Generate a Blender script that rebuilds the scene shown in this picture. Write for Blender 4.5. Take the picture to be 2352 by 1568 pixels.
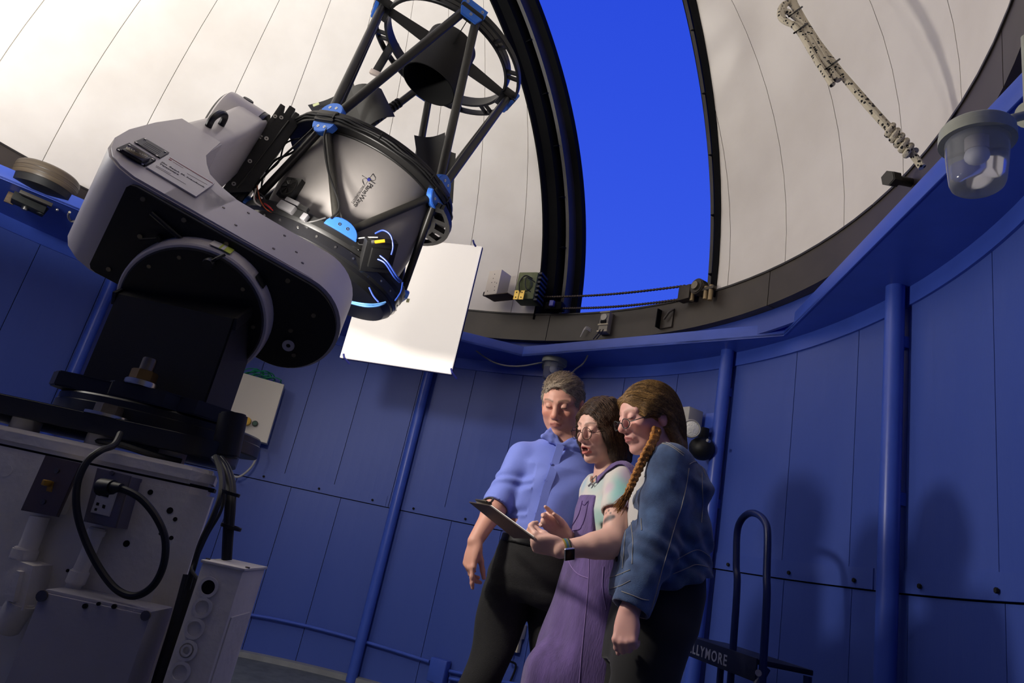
import bpy, bmesh, math, random
import numpy as np
from mathutils import Vector, Matrix
random.seed(7)
for o in list(bpy.data.objects): bpy.data.objects.remove(o)
scene = bpy.context.scene
col = scene.collection
PI = math.pi
# ------------------------------------------------------------------ camera
F_PX, PITCH, ROLL = 1519.5, 0.3101, 0.2128      # focal length in pixels of a 2352 wide frame
RD = 2.6                                        # inner radius of the dome
EYE = 0.3969 * RD                               # camera height
CX, CY = -0.4431 * RD, 0.9692 * RD              # dome axis, camera stands at x=y=0
ZR = EYE + 0.6869 * RD                          # spring line of the dome
RW = 1.0725 * RD                                # wall radius
c_F = Vector((0, math.cos(PITCH), math.sin(PITCH)))
c_U0 = Vector((0, -math.sin(PITCH), math.cos(PITCH)))
c_R0 = Vector((1, 0, 0))
c_R = c_R0 * math.cos(ROLL) + c_U0 * math.sin(ROLL)
c_U = -c_R0 * -math.sin(ROLL) * -1 + c_U0 * math.cos(ROLL)
CAM = Vector((0, 0, EYE))
cd = bpy.data.cameras.new('camera'); cam = bpy.data.objects.new('camera', cd); col.objects.link(cam)
cd.sensor_width = 36; cd.lens = F_PX / 2352 * 36; cd.clip_start = 0.01
m = Matrix.Identity(4)
for i, v in enumerate((c_R, c_U, -c_F)):
    for j in range(3): m[j][i] = v[j]
m.translation = CAM; cam.matrix_world = m
scene.camera = cam
# ------------------------------------------------------------------ exposure, sky, lights
vs = scene.view_settings
vs.view_transform = 'Standard'; vs.look = 'None'; vs.exposure = 0.0; vs.gamma = 1.0; vs.use_curve_mapping = False
w = bpy.data.worlds.new('twilight_sky'); scene.world = w; w.use_nodes = True
nt = w.node_tree; nt.nodes.clear()
out = nt.nodes.new('ShaderNodeOutputWorld'); bg = nt.nodes.new('ShaderNodeBackground')
tc = nt.nodes.new('ShaderNodeTexCoord'); sx = nt.nodes.new('ShaderNodeSeparateXYZ'); cr = nt.nodes.new('ShaderNodeValToRGB')
cr.color_ramp.elements[0].position = 0.25; cr.color_ramp.elements[0].color = (0.046, 0.115, 0.83, 1)
cr.color_ramp.elements[1].position = 0.85; cr.color_ramp.elements[1].color = (0.018, 0.060, 0.70, 1)
nt.links.new(tc.outputs['Generated'], sx.inputs[0]); nt.links.new(sx.outputs['Z'], cr.inputs[0])
nt.links.new(cr.outputs[0], bg.inputs[0]); nt.links.new(bg.outputs[0], out.inputs[0])
bg.inputs[1].default_value = 1.0
def spot(name, loc, target, energy, size, blend, rad, color):
    l = bpy.data.lights.new(name, 'SPOT'); l.energy = energy; l.spot_size = math.radians(size); l.spot_blend = blend
    l.shadow_soft_size = rad; l.color = color
    o = bpy.data.objects.new(name, l); col.objects.link(o); o.location = loc
    o.rotation_euler = (Vector(target) - Vector(loc)).to_track_quat('-Z', 'Y').to_euler()
    return o
def area(name, loc, target, energy, sx, sy, color, spread=180):
    l = bpy.data.lights.new(name, 'AREA'); l.energy = energy; l.shape = 'RECTANGLE'; l.size = sx; l.size_y = sy; l.color = color
    l.spread = math.radians(spread)
    o = bpy.data.objects.new(name, l); col.objects.link(o); o.location = loc
    o.rotation_euler = (Vector(target) - Vector(loc)).to_track_quat('-Z', 'Y').to_euler()
    return o
# the photographer's flash heads: a small one tucked behind the fork of the mount, aimed at the people, and a bare one out of frame on the left, mostly bounced off the dome
spot('hidden_flash', (-1.00, 2.10, EYE + 0.86), (0.9, 3.1, EYE + 0.45), 76, 165, 0.4, 0.07, (1.0, 0.93, 0.85))
area('bounce_flash', (-2.5, 1.75, EYE + 1.15), (-2.7, 2.35, EYE + 2.9), 98, 0.35, 0.35, (1.0, 0.98, 0.95), 140)
fl_ = bpy.data.lights.new('bare_flash', 'POINT'); fl_.energy = 22; fl_.shadow_soft_size = 0.12; fl_.color = (1.0, 0.96, 0.90)
flo = bpy.data.objects.new('bare_flash', fl_); col.objects.link(flo); flo.location = (-2.42, 1.80, EYE + 1.20)
# ------------------------------------------------------------------ pixel helpers (photo pixel -> real point)
def ray(px, py):
    return (c_R * ((px - 1176) / F_PX) - c_U * ((py - 784) / F_PX) + c_F)
def atY(px, py, y):
    d = ray(px, py); return CAM + d * (y / d.y)
def atZ(px, py, z):
    d = ray(px, py); return CAM + d * ((z - EYE) / d.z)
def atD(px, py, depth):
    return CAM + ray(px, py) * depth
def atC(px, py, rad):
    d = ray(px, py); a = d.x * d.x + d.y * d.y; b = -2 * (d.x * CX + d.y * CY); c = CX * CX + CY * CY - rad * rad
    t = (-b + math.sqrt(max(b * b - 4 * a * c, 0))) / (2 * a); return CAM + d * t
def atS(px, py, rad):
    d = ray(px, py); C = Vector((CX, CY, ZR)) - CAM
    a = d.dot(d); b = -2 * d.dot(C); c = C.dot(C) - rad * rad
    t = (-b + math.sqrt(max(b * b - 4 * a * c, 0))) / (2 * a); return CAM + d * t
def atP(px, py, p, n):
    d = ray(px, py); return CAM + d * ((Vector(p) - CAM).dot(n) / d.dot(n))
def az_of(p): return math.degrees(math.atan2(p.y - CY, p.x - CX))
def pol(az, rad, z): return Vector((CX + rad * math.cos(math.radians(az)), CY + rad * math.sin(math.radians(az)), z))
# ------------------------------------------------------------------ materials
def srgb(r, g, b):
    f = lambda c: (c / 255 / 12.92) if c / 255 <= 0.04045 else ((c / 255 + 0.055) / 1.055) ** 2.4
    return (f(r), f(g), f(b))
MATS = {}
def mat(name, rgb, rough=0.5, metal=0.0, var=0.0, vscale=8.0, bump=0.0, bscale=60.0, spec=0.5, coat=0.0, rgb2=None, stretch=None, emit=None, trans=0.0, ior=1.45, alpha=1.0, sheen=0.0):
    if name in MATS: return MATS[name]
    m = bpy.data.materials.new(name); m.use_nodes = True; nt = m.node_tree
    p = nt.nodes['Principled BSDF']; c = srgb(*rgb)
    p.inputs['Base Color'].default_value = (*c, 1); p.inputs['Roughness'].default_value = rough; p.inputs['Metallic'].default_value = metal
    p.inputs['Specular IOR Level'].default_value = spec; p.inputs['Coat Weight'].default_value = coat
    p.inputs['Transmission Weight'].default_value = trans; p.inputs['IOR'].default_value = ior; p.inputs['Alpha'].default_value = alpha
    p.inputs['Sheen Weight'].default_value = sheen
    if emit: p.inputs['Emission Color'].default_value = (*srgb(*emit[0]), 1); p.inputs['Emission Strength'].default_value = emit[1]
    if var > 0 or bump > 0 or rgb2:
        tc = nt.nodes.new('ShaderNodeTexCoord'); mp = nt.nodes.new('ShaderNodeMapping'); nt.links.new(tc.outputs['Object'], mp.inputs[0])
        if stretch: mp.inputs['Scale'].default_value = stretch
        if var > 0 or rgb2:
            n = nt.nodes.new('ShaderNodeTexNoise'); n.inputs['Scale'].default_value = vscale; n.inputs['Detail'].default_value = 5
            nt.links.new(mp.outputs[0], n.inputs['Vector'])
            r = nt.nodes.new('ShaderNodeValToRGB'); r.color_ramp.elements[0].position = 0.35; r.color_ramp.elements[1].position = 0.68
            c2 = srgb(*rgb2) if rgb2 else tuple(min(1, x * (1 + var)) for x in c)
            c1 = c if rgb2 else tuple(x * (1 - var) for x in c)
            r.color_ramp.elements[0].color = (*c1, 1); r.color_ramp.elements[1].color = (*c2, 1)
            nt.links.new(n.outputs['Fac'], r.inputs[0]); nt.links.new(r.outputs[0], p.inputs['Base Color'])
        if bump > 0:
            n2 = nt.nodes.new('ShaderNodeTexNoise'); n2.inputs['Scale'].default_value = bscale; n2.inputs['Detail'].default_value = 4
            nt.links.new(mp.outputs[0], n2.inputs['Vector'])
            b = nt.nodes.new('ShaderNodeBump'); b.inputs['Strength'].default_value = bump; b.inputs['Distance'].default_value = 0.01
            nt.links.new(n2.outputs['Fac'], b.inputs['Height']); nt.links.new(b.outputs[0], p.inputs['Normal'])
    MATS[name] = m; return m
def attr_mat(name, rough=0.6, bump=0.0, bscale=200.0, sheen=0.0, spec=0.4, sss=0.0, var=0.0, vscale=60, stretch=None):
    """material whose colour is the mesh's own painted colour (dye, print, lips)"""
    if name in MATS: return MATS[name]
    m = bpy.data.materials.new(name); m.use_nodes = True; nt = m.node_tree; p = nt.nodes['Principled BSDF']
    a = nt.nodes.new('ShaderNodeAttribute'); a.attribute_name = 'Col'
    src = a.outputs['Color']
    tc = nt.nodes.new('ShaderNodeTexCoord'); mp = nt.nodes.new('ShaderNodeMapping'); nt.links.new(tc.outputs['Object'], mp.inputs[0])
    if stretch: mp.inputs['Scale'].default_value = stretch
    if var > 0:
        n = nt.nodes.new('ShaderNodeTexNoise'); n.inputs['Scale'].default_value = vscale; n.inputs['Detail'].default_value = 3
        nt.links.new(mp.outputs[0], n.inputs['Vector'])
        mr = nt.nodes.new('ShaderNodeMapRange'); mr.inputs[1].default_value = 0.3; mr.inputs[2].default_value = 0.7; mr.inputs[3].default_value = 1 - var; mr.inputs[4].default_value = 1 + var
        nt.links.new(n.outputs['Fac'], mr.inputs[0])
        mx = nt.nodes.new('ShaderNodeVectorMath'); mx.operation = 'SCALE'; nt.links.new(src, mx.inputs[0]); nt.links.new(mr.outputs[0], mx.inputs['Scale']); src = mx.outputs[0]
    nt.links.new(src, p.inputs['Base Color'])
    p.inputs['Roughness'].default_value = rough; p.inputs['Specular IOR Level'].default_value = spec; p.inputs['Sheen Weight'].default_value = sheen
    if sss: p.inputs['Subsurface Weight'].default_value = sss; p.inputs['Subsurface Scale'].default_value = 0.006; p.inputs['Subsurface Radius'].default_value = (1, .35, .2)
    if bump > 0:
        n2 = nt.nodes.new('ShaderNodeTexNoise'); n2.inputs['Scale'].default_value = bscale; n2.inputs['Detail'].default_value = 3
        nt.links.new(mp.outputs[0], n2.inputs['Vector'])
        b = nt.nodes.new('ShaderNodeBump'); b.inputs['Strength'].default_value = bump; b.inputs['Distance'].default_value = 0.005
        nt.links.new(n2.outputs['Fac'], b.inputs['Height']); nt.links.new(b.outputs[0], p.inputs['Normal'])
    MATS[name] = m; return m
BLUE = mat('blue_paint', (58, 80, 166), 0.42, var=0.10, vscale=3, bump=0.05, bscale=120)
BLUE2 = mat('blue_paint_gloss', (60, 86, 180), 0.35, var=0.06, vscale=6)
DOME = mat('dome_panel', (226, 220, 210), 0.55, rgb2=(214, 207, 196), vscale=2.2, bump=0.03, bscale=90)
BROWN = mat('dome_ring_brown', (62, 55, 48), 0.45, var=0.15, vscale=5)
BLACK = mat('black_anodised', (20, 20, 20), 0.42, var=0.1)
BLACK2 = mat('black_powder_coat', (13, 13, 14), 0.55, bump=0.05, bscale=300)
CARBON = mat('carbon_tube', (40, 39, 36), 0.38, var=0.12, vscale=90)
GREY = mat('light_grey_cover', (190, 184, 184), 0.38, var=0.02)
GREY2 = mat('grey_shroud', (138, 134, 131), 0.5, var=0.03)
TBLUE = mat('anodised_blue', (62, 118, 214), 0.3, metal=0.35)
STEEL = mat('bright_steel', (190, 188, 182), 0.28, metal=1.0)
DSTEEL = mat('dull_steel', (120, 112, 100), 0.4, metal=0.9, var=0.15, vscale=40)
WHITE = mat('white_paint', (205, 200, 192), 0.5, var=0.05)
PIERM = mat('white_concrete_paint', (228, 223, 214), 0.6, rgb2=(214, 208, 200), vscale=7, bump=0.22, bscale=45)
DARK = mat('joint_shadow_gap', (10, 10, 12), 0.9)
RUBBER = mat('black_rubber', (17, 17, 18), 0.5)
# ------------------------------------------------------------------ object helpers
WL = {}
def link(o, parent=None, wl=None):
    col.objects.link(o)
    wl = Vector(wl) if wl is not None else Vector((0, 0, 0)); WL[o.name] = wl
    if parent is not None: o.parent = parent; o.location = wl - WL[parent.name]
    else: o.location = wl
    return o
def tag(o, label=None, cat=None, group=None, kind=None):
    if label: o['label'] = label
    if cat: o['category'] = cat
    if group: o['group'] = group
    if kind: o['kind'] = kind
    return o
def thing(name, loc, label, cat, group=None, kind=None):
    o = bpy.data.objects.new(name, None); o.empty_display_size = 0.05; link(o, None, loc)
    return tag(o, label, cat, group, kind)
def from_np(name, V, Fc, material, parent=None, smooth=True, colors=None, flip=False):
    """numpy verts / faces in world space -> object"""
    V = np.asarray(V, float); o0 = np.array([(V[:, 0].min() + V[:, 0].max()) / 2, (V[:, 1].min() + V[:, 1].max()) / 2, V[:, 2].min()])
    me = bpy.data.meshes.new(name)
    me.from_pydata((V - o0).tolist(), [], [list(f)[::-1] for f in Fc] if flip else [list(f) for f in Fc])
    me.materials.append(material)
    if smooth: me.polygons.foreach_set('use_smooth', [True] * len(me.polygons))
    if colors is not None:
        ca = me.color_attributes.new('Col', 'FLOAT_COLOR', 'POINT')
        c4 = np.ones((len(V), 4), np.float32); c4[:, :3] = colors; ca.data.foreach_set('color', c4.ravel())
    me.update()
    o = bpy.data.objects.new(name, me); return link(o, parent, o0)
class MB:
    """collects shapes in world space and links them as ONE mesh object"""
    def __init__(s): s.bm = bmesh.new()
    def _xf(s, vs, M):
        for v in vs: v.co = M @ v.co
    def box(s, c, size, B=None, bev=0.0, seg=2):
        M = Matrix.Identity(4)
        if B is not None:
            for i in range(3):
                for j in range(3): M[j][i] = B[i][j]
        M.translation = Vector(c)
        bm = bmesh.new(); bmesh.ops.create_cube(bm, size=1)
        for v in bm.verts: v.co = Vector((v.co.x * size[0], v.co.y * size[1], v.co.z * size[2]))
        if bev > 0: bmesh.ops.bevel(bm, geom=bm.edges[:], offset=bev, segments=seg, affect='EDGES', profile=0.6)
        s._xf(bm.verts, M); s._merge(bm); return s
    def _merge(s, bm):
        bmesh.ops.recalc_face_normals(bm, faces=bm.faces[:])
        me = bpy.data.meshes.new('t'); bm.to_mesh(me); bm.free(); s.bm.from_mesh(me); bpy.data.meshes.remove(me)
    def cyl(s, a, b, r0, r1=None, n=24, bev=0.0):
        r1 = r0 if r1 is None else r1; a = Vector(a); b = Vector(b); d = b - a; L = d.length
        bm = bmesh.new(); bmesh.ops.create_cone(bm, cap_ends=True, segments=n, radius1=r0, radius2=r1, depth=L)
        if bev > 0:
            es = [e for e in bm.edges if abs(e.verts[0].co.z - e.verts[1].co.z) < 1e-6]
            bmesh.ops.bevel(bm, geom=es, offset=bev, segments=2, affect='EDGES')
        M = d.to_track_quat('Z', 'Y').to_matrix().to_4x4(); M.translation = (a + b) / 2
        s._xf(bm.verts, M); s._merge(bm); return s
    def sph(s, c, r, n=16, sc=(1, 1, 1)):
        bm = bmesh.new(); bmesh.ops.create_uvsphere(bm, u_segments=n, v_segments=max(6, n // 2), radius=r)
        for v in bm.verts: v.co = Vector((v.co.x * sc[0], v.co.y * sc[1], v.co.z * sc[2])) + Vector(c)
        s._merge(bm); return s
    def tube(s, pts, r, n=10, closed=False, rs=None):
        pts = [Vector(p) for p in pts]; N = len(pts); bm = bmesh.new(); rings = []
        up = None
        for i, p in enumerate(pts):
            if closed: t = pts[(i + 1) % N] - pts[i - 1]
            else: t = pts[min(i + 1, N - 1)] - pts[max(i - 1, 0)]
            t.normalize()
            if up is None:
                up = t.orthogonal().normalized()
            else:
                up = (up - t * up.dot(t)); up = up.normalized() if up.length > 1e-6 else t.orthogonal().normalized()
            sd = t.cross(up); rr = rs[i] if rs else r
            rings.append([bm.verts.new(p + (up * math.cos(2 * PI * k / n) + sd * math.sin(2 * PI * k / n)) * rr) for k in range(n)])
        for i in range(N if closed else N - 1):
            A, Bq = rings[i], rings[(i + 1) % N]
            if closed and i == N - 1:
                k0 = min(range(n), key=lambda k: (Bq[k].co - A[0].co).length); Bq = Bq[k0:] + Bq[:k0]
            for k in range(n):
                try: bm.faces.new((A[k], A[(k + 1) % n], Bq[(k + 1) % n], Bq[k]))
                except ValueError: pass
        if not closed:
            bm.faces.new(rings[0][::-1]); bm.faces.new(rings[-1])
        s._merge(bm); return s
    def lathe(s, prof, o, ax, n=40, closed=False):
        """prof [(r, z)] turned about axis ax through o"""
        ax = Vector(ax).normalized(); e1 = ax.orthogonal().normalized(); e2 = ax.cross(e1); o = Vector(o)
        bm = bmesh.new(); rings = []
        for r, z in prof:
            if r < 1e-6: rings.append([bm.verts.new(o + ax * z)])
            else: rings.append([bm.verts.new(o + ax * z + (e1 * math.cos(2 * PI * k / n) + e2 * math.sin(2 * PI * k / n)) * r) for k in range(n)])
        prs = list(zip(rings[:-1], rings[1:]))
        if closed: prs.append((rings[-1], rings[0]))
        for A, Bq in prs:
            for k in range(n):
                q = []
                for v in (A[k % len(A)], A[(k + 1) % len(A)], Bq[(k + 1) % len(Bq)], Bq[k % len(Bq)]):
                    if v not in q: q.append(v)
                if len(q) > 2:
                    try: bm.faces.new(q)
                    except ValueError: pass
        s._merge(bm); return s
    def prism(s, poly, o, ex, ey, ez, d0, d1, bev=0.0):
        """polygon (x, y) in the ex, ey plane extruded along ez from d0 to d1"""
        o = Vector(o); bm = bmesh.new()
        A = [bm.verts.new(o + ex * x + ey * y + ez * d0) for x, y in poly]; Bq = [bm.verts.new(o + ex * x + ey * y + ez * d1) for x, y in poly]
        n = len(poly); fa = bm.faces.new(A); fb = bm.faces.new(Bq[::-1])
        for k in range(n): bm.faces.new((A[k], Bq[k], Bq[(k + 1) % n], A[(k + 1) % n]))
        if bev > 0:
            es = list(fa.edges) + list(fb.edges)
            bmesh.ops.bevel(bm, geom=es, offset=bev, segments=2, affect='EDGES')
        s._merge(bm); return s
    def strip(s, P, Q):
        """quad strip between two point lists"""
        bm = bmesh.new(); A = [bm.verts.new(Vector(p)) for p in P]; Bq = [bm.verts.new(Vector(p)) for p in Q]
        for k in range(len(A) - 1): bm.faces.new((A[k], A[k + 1], Bq[k + 1], Bq[k]))
        s._merge(bm); return s
    def sweep(s, secs, closed=False, caps=True):
        """list of rings (lists of points) skinned together"""
        bm = bmesh.new(); R = [[bm.verts.new(Vector(p)) for p in r] for r in secs]; n = len(R[0])
        for i in range(len(R) if closed else len(R) - 1):
            A, Bq = R[i], R[(i + 1) % len(R)]
            for k in range(n): bm.faces.new((A[k], A[(k + 1) % n], Bq[(k + 1) % n], Bq[k]))
        if caps and not closed: bm.faces.new(R[0][::-1]); bm.faces.new(R[-1])
        s._merge(bm); return s
    def build(s, name, material, parent=None, smooth=True, angle=35, base=True):
        bm = s.bm
        V = [v.co for v in bm.verts]
        mn = [min(v[i] for v in V) for i in range(3)]; mx = [max(v[i] for v in V) for i in range(3)]
        o0 = Vector(((mn[0] + mx[0]) / 2, (mn[1] + mx[1]) / 2, mn[2] if base else (mn[2] + mx[2]) / 2))
        for v in bm.verts: v.co -= o0
        me = bpy.data.meshes.new(name); bm.to_mesh(me); bm.free(); me.materials.append(material)
        if smooth:
            me.polygons.foreach_set('use_smooth', [True] * len(me.polygons)); me.set_sharp_from_angle(angle=math.radians(angle))
        o = bpy.data.objects.new(name, me); return link(o, parent, o0)
def dup(o, parent, wl, M=None):
    c = o.copy(); link(c, parent, wl)
    if M is not None: c.rotation_euler = M.to_euler()
    return c
def text_obj(name, s, size, o, ex, ey, material, parent, depth=0.0006, align='LEFT', spacing=1.0, shear=0.0, bold=0.0):
    cu = bpy.data.curves.new(name, 'FONT'); cu.body = s; cu.size = size; cu.extrude = depth; cu.align_x = align; cu.space_character = spacing; cu.shear = shear; cu.offset = bold
    cu.resolution_u = 3
    t = bpy.data.objects.new('tmp_text', cu); col.objects.link(t)
    dg = bpy.context.evaluated_depsgraph_get(); me = bpy.data.meshes.new_from_object(t.evaluated_get(dg)); bpy.data.objects.remove(t)
    ex = Vector(ex).normalized(); ey = Vector(ey).normalized(); ez = ex.cross(ey); o = Vector(o)
    for v in me.vertices: v.co = ex * v.co.x + ey * v.co.y + ez * v.co.z
    me.materials.clear(); me.materials.append(material)
    ob = bpy.data.objects.new(name, me); return link(ob, parent, o)
def catmull(P, n=8, closed=False):
    P = [Vector(p) for p in P]; N = len(P); out = []
    for i in range(N if closed else N - 1):
        p0 = P[i - 1] if (i > 0 or closed) else P[0]; p1 = P[i]; p2 = P[(i + 1) % N]; p3 = P[(i + 2) % N] if (closed or i + 2 < N) else P[-1]
        for k in range(n):
            t = k / n; out.append(0.5 * ((2 * p1) + (p2 - p0) * t + (2 * p0 - 5 * p1 + 4 * p2 - p3) * t * t + (3 * p1 - p0 - 3 * p2 + p3) * t ** 3))
    if not closed: out.append(P[-1])
    return out
def arc(az0, az1, rad, z, step=2.0):
    n = max(2, int(abs(az1 - az0) / step) + 1); return [pol(az0 + (az1 - az0) * k / (n - 1), rad, z) for k in range(n)]
def ring_seg(mb, az0, az1, r0, r1, z0, z1, step=2.0):
    n = max(2, int(abs(az1 - az0) / step) + 1); secs = []
    for k in range(n):
        a = az0 + (az1 - az0) * k / (n - 1); secs.append([pol(a, r0, z0), pol(a, r1, z0), pol(a, r1, z1), pol(a, r0, z1)])
    mb.sweep(secs); return mb
# ================================================================== THE BUILDING
ZS = EYE + 0.55 * RD                       # underside of the ledge
# floor
mb = MB(); mb.lathe([(0, -0.12), (RW + 0.25, -0.12), (RW + 0.25, 0), (0, 0)], (CX, CY, 0), (0, 0, 1), 64)
fl = mb.build('floor', mat('floor_grey', (92, 98, 104), 0.7, rgb2=(74, 80, 86), vscale=14, bump=0.15, bscale=80)); tag(fl, 'grey painted concrete floor under the blue wall', 'floor', kind='structure')
# vestibule behind the camera (the photographer stands in the doorway); unseen, white to reflect neutral light
caz = math.degrees(math.atan2(-CY, -CX)); d_out = Vector((math.cos(math.radians(caz)), math.sin(math.radians(caz)), 0)); d_sd = Vector((-d_out.y, d_out.x, 0))
C0 = Vector((CX, CY, 0))
DOORH = 15.5
def alc(name, ctr, size, m):
    mb = MB(); mb.box(ctr, size, (d_out, d_sd, Vector((0, 0, 1)))); o = mb.build(name, m, None, False); return tag(o, 'vestibule ' + name.replace('_', ' ') + ' behind the doorway', 'wall', kind='structure')
hw = RW * math.sin(math.radians(DOORH)); rd0 = RW * math.cos(math.radians(DOORH))
alc('wall_vestibule_end', C0 + d_out * (rd0 + 1.7) + Vector((0, 0, 1.25)), (0.1, 2 * hw + 0.3, 2.5), WHITE)
alc('wall_vestibule_side', C0 + d_out * (rd0 + 0.95) + d_sd * (hw + 0.06) + Vector((0, 0, 1.25)), (1.45, 0.1, 2.5), WHITE)
alc('wall_vestibule_side', C0 + d_out * (rd0 + 0.95) - d_sd * (hw + 0.06) + Vector((0, 0, 1.25)), (1.45, 0.1, 2.5), WHITE)
alc('ceiling_vestibule', C0 + d_out * (rd0 + 0.95) + Vector((0, 0, 2.50)), (1.7, 2 * hw + 0.3, 0.1), WHITE)
alc('floor_vestibule', C0 + d_out * (rd0 + 0.95) + Vector((0, 0, -0.06)), (1.7, 2 * hw + 0.3, 0.1), MATS['floor_grey'])
# round wall: dark backing shell, sheet panels as parts
mb = MB(); ring_seg(mb, caz + DOORH, caz + 360 - DOORH, RW + 0.012, RW + 0.10, 0, ZS + 0.02, 3)
wall = mb.build('wall_round', DARK); tag(wall, 'round observatory wall sheeted in blue painted metal panels', 'wall', kind='structure')
ZSEAM = EYE + 0.0662 * RD
up_seams = [caz + DOORH, -38, -29, -20, -10.4, 0.5, 7.5, 16.6, 26.5, 35.5, 44.5, 53.5, 62.3, 70.7, 79.8, 89.2, 97.2, 105.5, 114, 122.5, 131, 140, 149, 158, 167, 176, 185, 194, 203, 212, 221, 230, 239, 248, 257, 266, caz + 360 - DOORH]
up_seams = sorted(up_seams)
lo_seams = [a - (1.6 if 60 < a < 110 else 0.4) for a in up_seams]; lo_seams[0] = caz + DOORH; lo_seams[-1] = caz + 360 - DOORH
BLUEP = mat('blue_wall_sheet', (58, 80, 160), 0.42, rgb2=(68, 88, 164), vscale=1.6, bump=0.04, bscale=100, stretch=(1, 1, 0.25))
def panels(seams, z0, z1, r_in, name):
    for a0, a1 in zip(seams[:-1], seams[1:]):
        mb = MB(); ring_seg(mb, a0 + 0.045, a1 - 0.045, r_in, r_in + 0.010, z0, z1, 1.5); mb.build(name, BLUEP, wall, False)
panels(up_seams, ZSEAM + 0.002, ZS, RW - 0.004, 'wall_panel')
panels(lo_seams, 0.0, ZSEAM - 0.004, RW, 'wall_panel')
# lapped batten along the horizontal joint, with bolts
bolt_proto = None
for a0, a1 in ((-48, 1.0), (4.2, 26.3), (29.4, 77.6), (80.3, 128.6), (131.6, 190)):
    mb = MB(); ring_seg(mb, a0, a1, RW - 0.010, RW - 0.004, ZSEAM + 0.002, ZSEAM + 0.085, 1.5); mb.build('joint_batten', BLUEP, wall, False)
    a = a0 + 2.2
    while a < a1 - 1:
        p = pol(a, RW - 0.014, ZSEAM + 0.03)
        if bolt_proto is None:
            mb = MB(); mb.cyl(p + Vector((0, 0, 0)), p + Vector((CX - p.x, CY - p.y, 0)).normalized() * 0.008, 0.009, n=6); bolt_proto = mb.build('batten_bolt', DARK, wall, False); bolt_az = a
        else:
            q = WL[bolt_proto.name]; M = Matrix.Rotation(math.radians(a - bolt_az), 3, 'Z'); off = M @ (q - Vector((CX, CY, q.z)))
            dup(bolt_proto, wall, Vector((CX, CY, q.z)) + off, M)
        a += 8.8
# kerb at the foot of the wall
mb = MB(); ring_seg(mb, caz + DOORH, caz + 360 - DOORH, RW - 0.07, RW + 0.02, 0, 0.035, 2)
tag(mb.build('baseboard_round', mat('kerb_grey', (128, 130, 134), 0.7, var=0.1, bump=0.2)), 'low grey concrete kerb along the foot of the blue wall', 'kerb', kind='structure')
# upper trim strip where wall meets ledge
mb = MB(); ring_seg(mb, caz + DOORH, caz + 360 - DOORH, RW - 0.016, RW - 0.004, ZS - 0.085, ZS + 0.001, 2)
tag(mb.build('trim_1', BLUE2), 'blue curved trim strip under the ledge', 'trim', kind='structure')
# ---- blue steel ledge (polygon of channels)
K1 = atZ(1800, 770, ZS); K2 = atZ(1199, 817, ZS)
L0 = atZ(0, 408, ZS); L1 = atZ(175, 480, ZS); S0 = atZ(1062, 783, ZS)
def isect(a, b, c, d):
    r = b - a; s = d - c; t = ((c.x - a.x) * s.y - (c.y - a.y) * s.x) / (r.x * s.y - r.y * s.x); return a + r * t
K3 = isect(K2, S0, L1, L0)
R1 = atZ(2352, 215, ZS)
K0 = K1 + (R1 - K1) * 1.75
K4 = L1 + (L0 - L1) * 4.2
corners = [pol(az_of(K0) - 42, 2.5, ZS), K0, K1, K2, K3, K4, pol(az_of(K4) + 40, 2.3, ZS), pol(az_of(K4) + 85, 2.4, ZS), pol(az_of(K4) + 125, 2.5, ZS)]
corners.append(corners[0])
mb = MB(); 
azs = [az_of(c) for c in corners[:-1]]
for i in range(1, len(azs)):
    while azs[i] < azs[i - 1]: azs[i] += 360
inner, outer = [], []
for i in range(len(corners) - 1):
    a, b = corners[i], corners[i + 1]; n = 14
    for k in range(n):
        p = a + (b - a) * (k / n); q = Vector((p.x - CX, p.y - CY, 0)).normalized(); inner.append(p); outer.append(Vector((CX, CY, ZS)) + q * (RW + 0.06))
secs = [[p + Vector((0, 0, 0.0)), o, o + Vector((0, 0, 0.012)), p + Vector((0, 0, 0.012))] for p, o in zip(inner, outer)]
mb.sweep(secs, closed=True)
ledge = mb.build('trim_2', BLUE2, None, False); tag(ledge, 'blue painted steel ledge around the top of the wall', 'ledge', kind='structure')
for a, b in zip(corners[:-1], corners[1:]):
    d = (b - a).normalized(); nrm = Vector((-d.y, d.x, 0))
    if nrm.dot(Vector((CX, CY, 0)) - Vector((a.x, a.y, 0))) > 0: nrm = -nrm   # outward
    mb = MB(); mb.box((a + b) / 2 + nrm * 0.004 + Vector((0, 0, 0.036)), ((b - a).length + 0.004, 0.008, 0.078), (d, nrm, Vector((0, 0, 1))), 0.003)
    mb.box((a + b) / 2 + nrm * 0.05 + Vector((0, 0, 0.071)), ((b - a).length - 0.03, 0.09, 0.008), (d, nrm, Vector((0, 0, 1))), 0.002)
    mb.build('ledge_fascia', BLUE2, ledge)
# blue upstand behind the ledge and brown rotating ring of the dome
mb = MB(); ring_seg(mb, 0, 360, RD + 0.055, RD + 0.075, ZS + 0.02, ZR - 0.15, 3)
tag(mb.build('trim_3', BLUE), 'blue upstand between ledge and dome ring', 'trim', kind='structure')
ZB = ZR - 0.215
rg = thing('trim_4', (CX, CY, ZB), 'dark brown steel ring at the foot of the dome', 'ring', kind='structure')
js = [17.5 + 40 * k for k in range(10)]
for a0, a1 in zip(js[:-1], js[1:]):
    mb = MB(); ring_seg(mb, a0 + 0.06, a1 - 0.06, RD - 0.004, RD + 0.05, ZB, ZR, 2); mb.build('ring_segment', BROWN, rg, True, 30)
mb = MB(); ring_seg(mb, 0, 359.9, RD - 0.010, RD + 0.06, ZR - 0.008, ZR + 0.004, 3); mb.build('ring_lip', mat('ring_lip_dark', (40, 36, 32), 0.5), rg)
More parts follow.
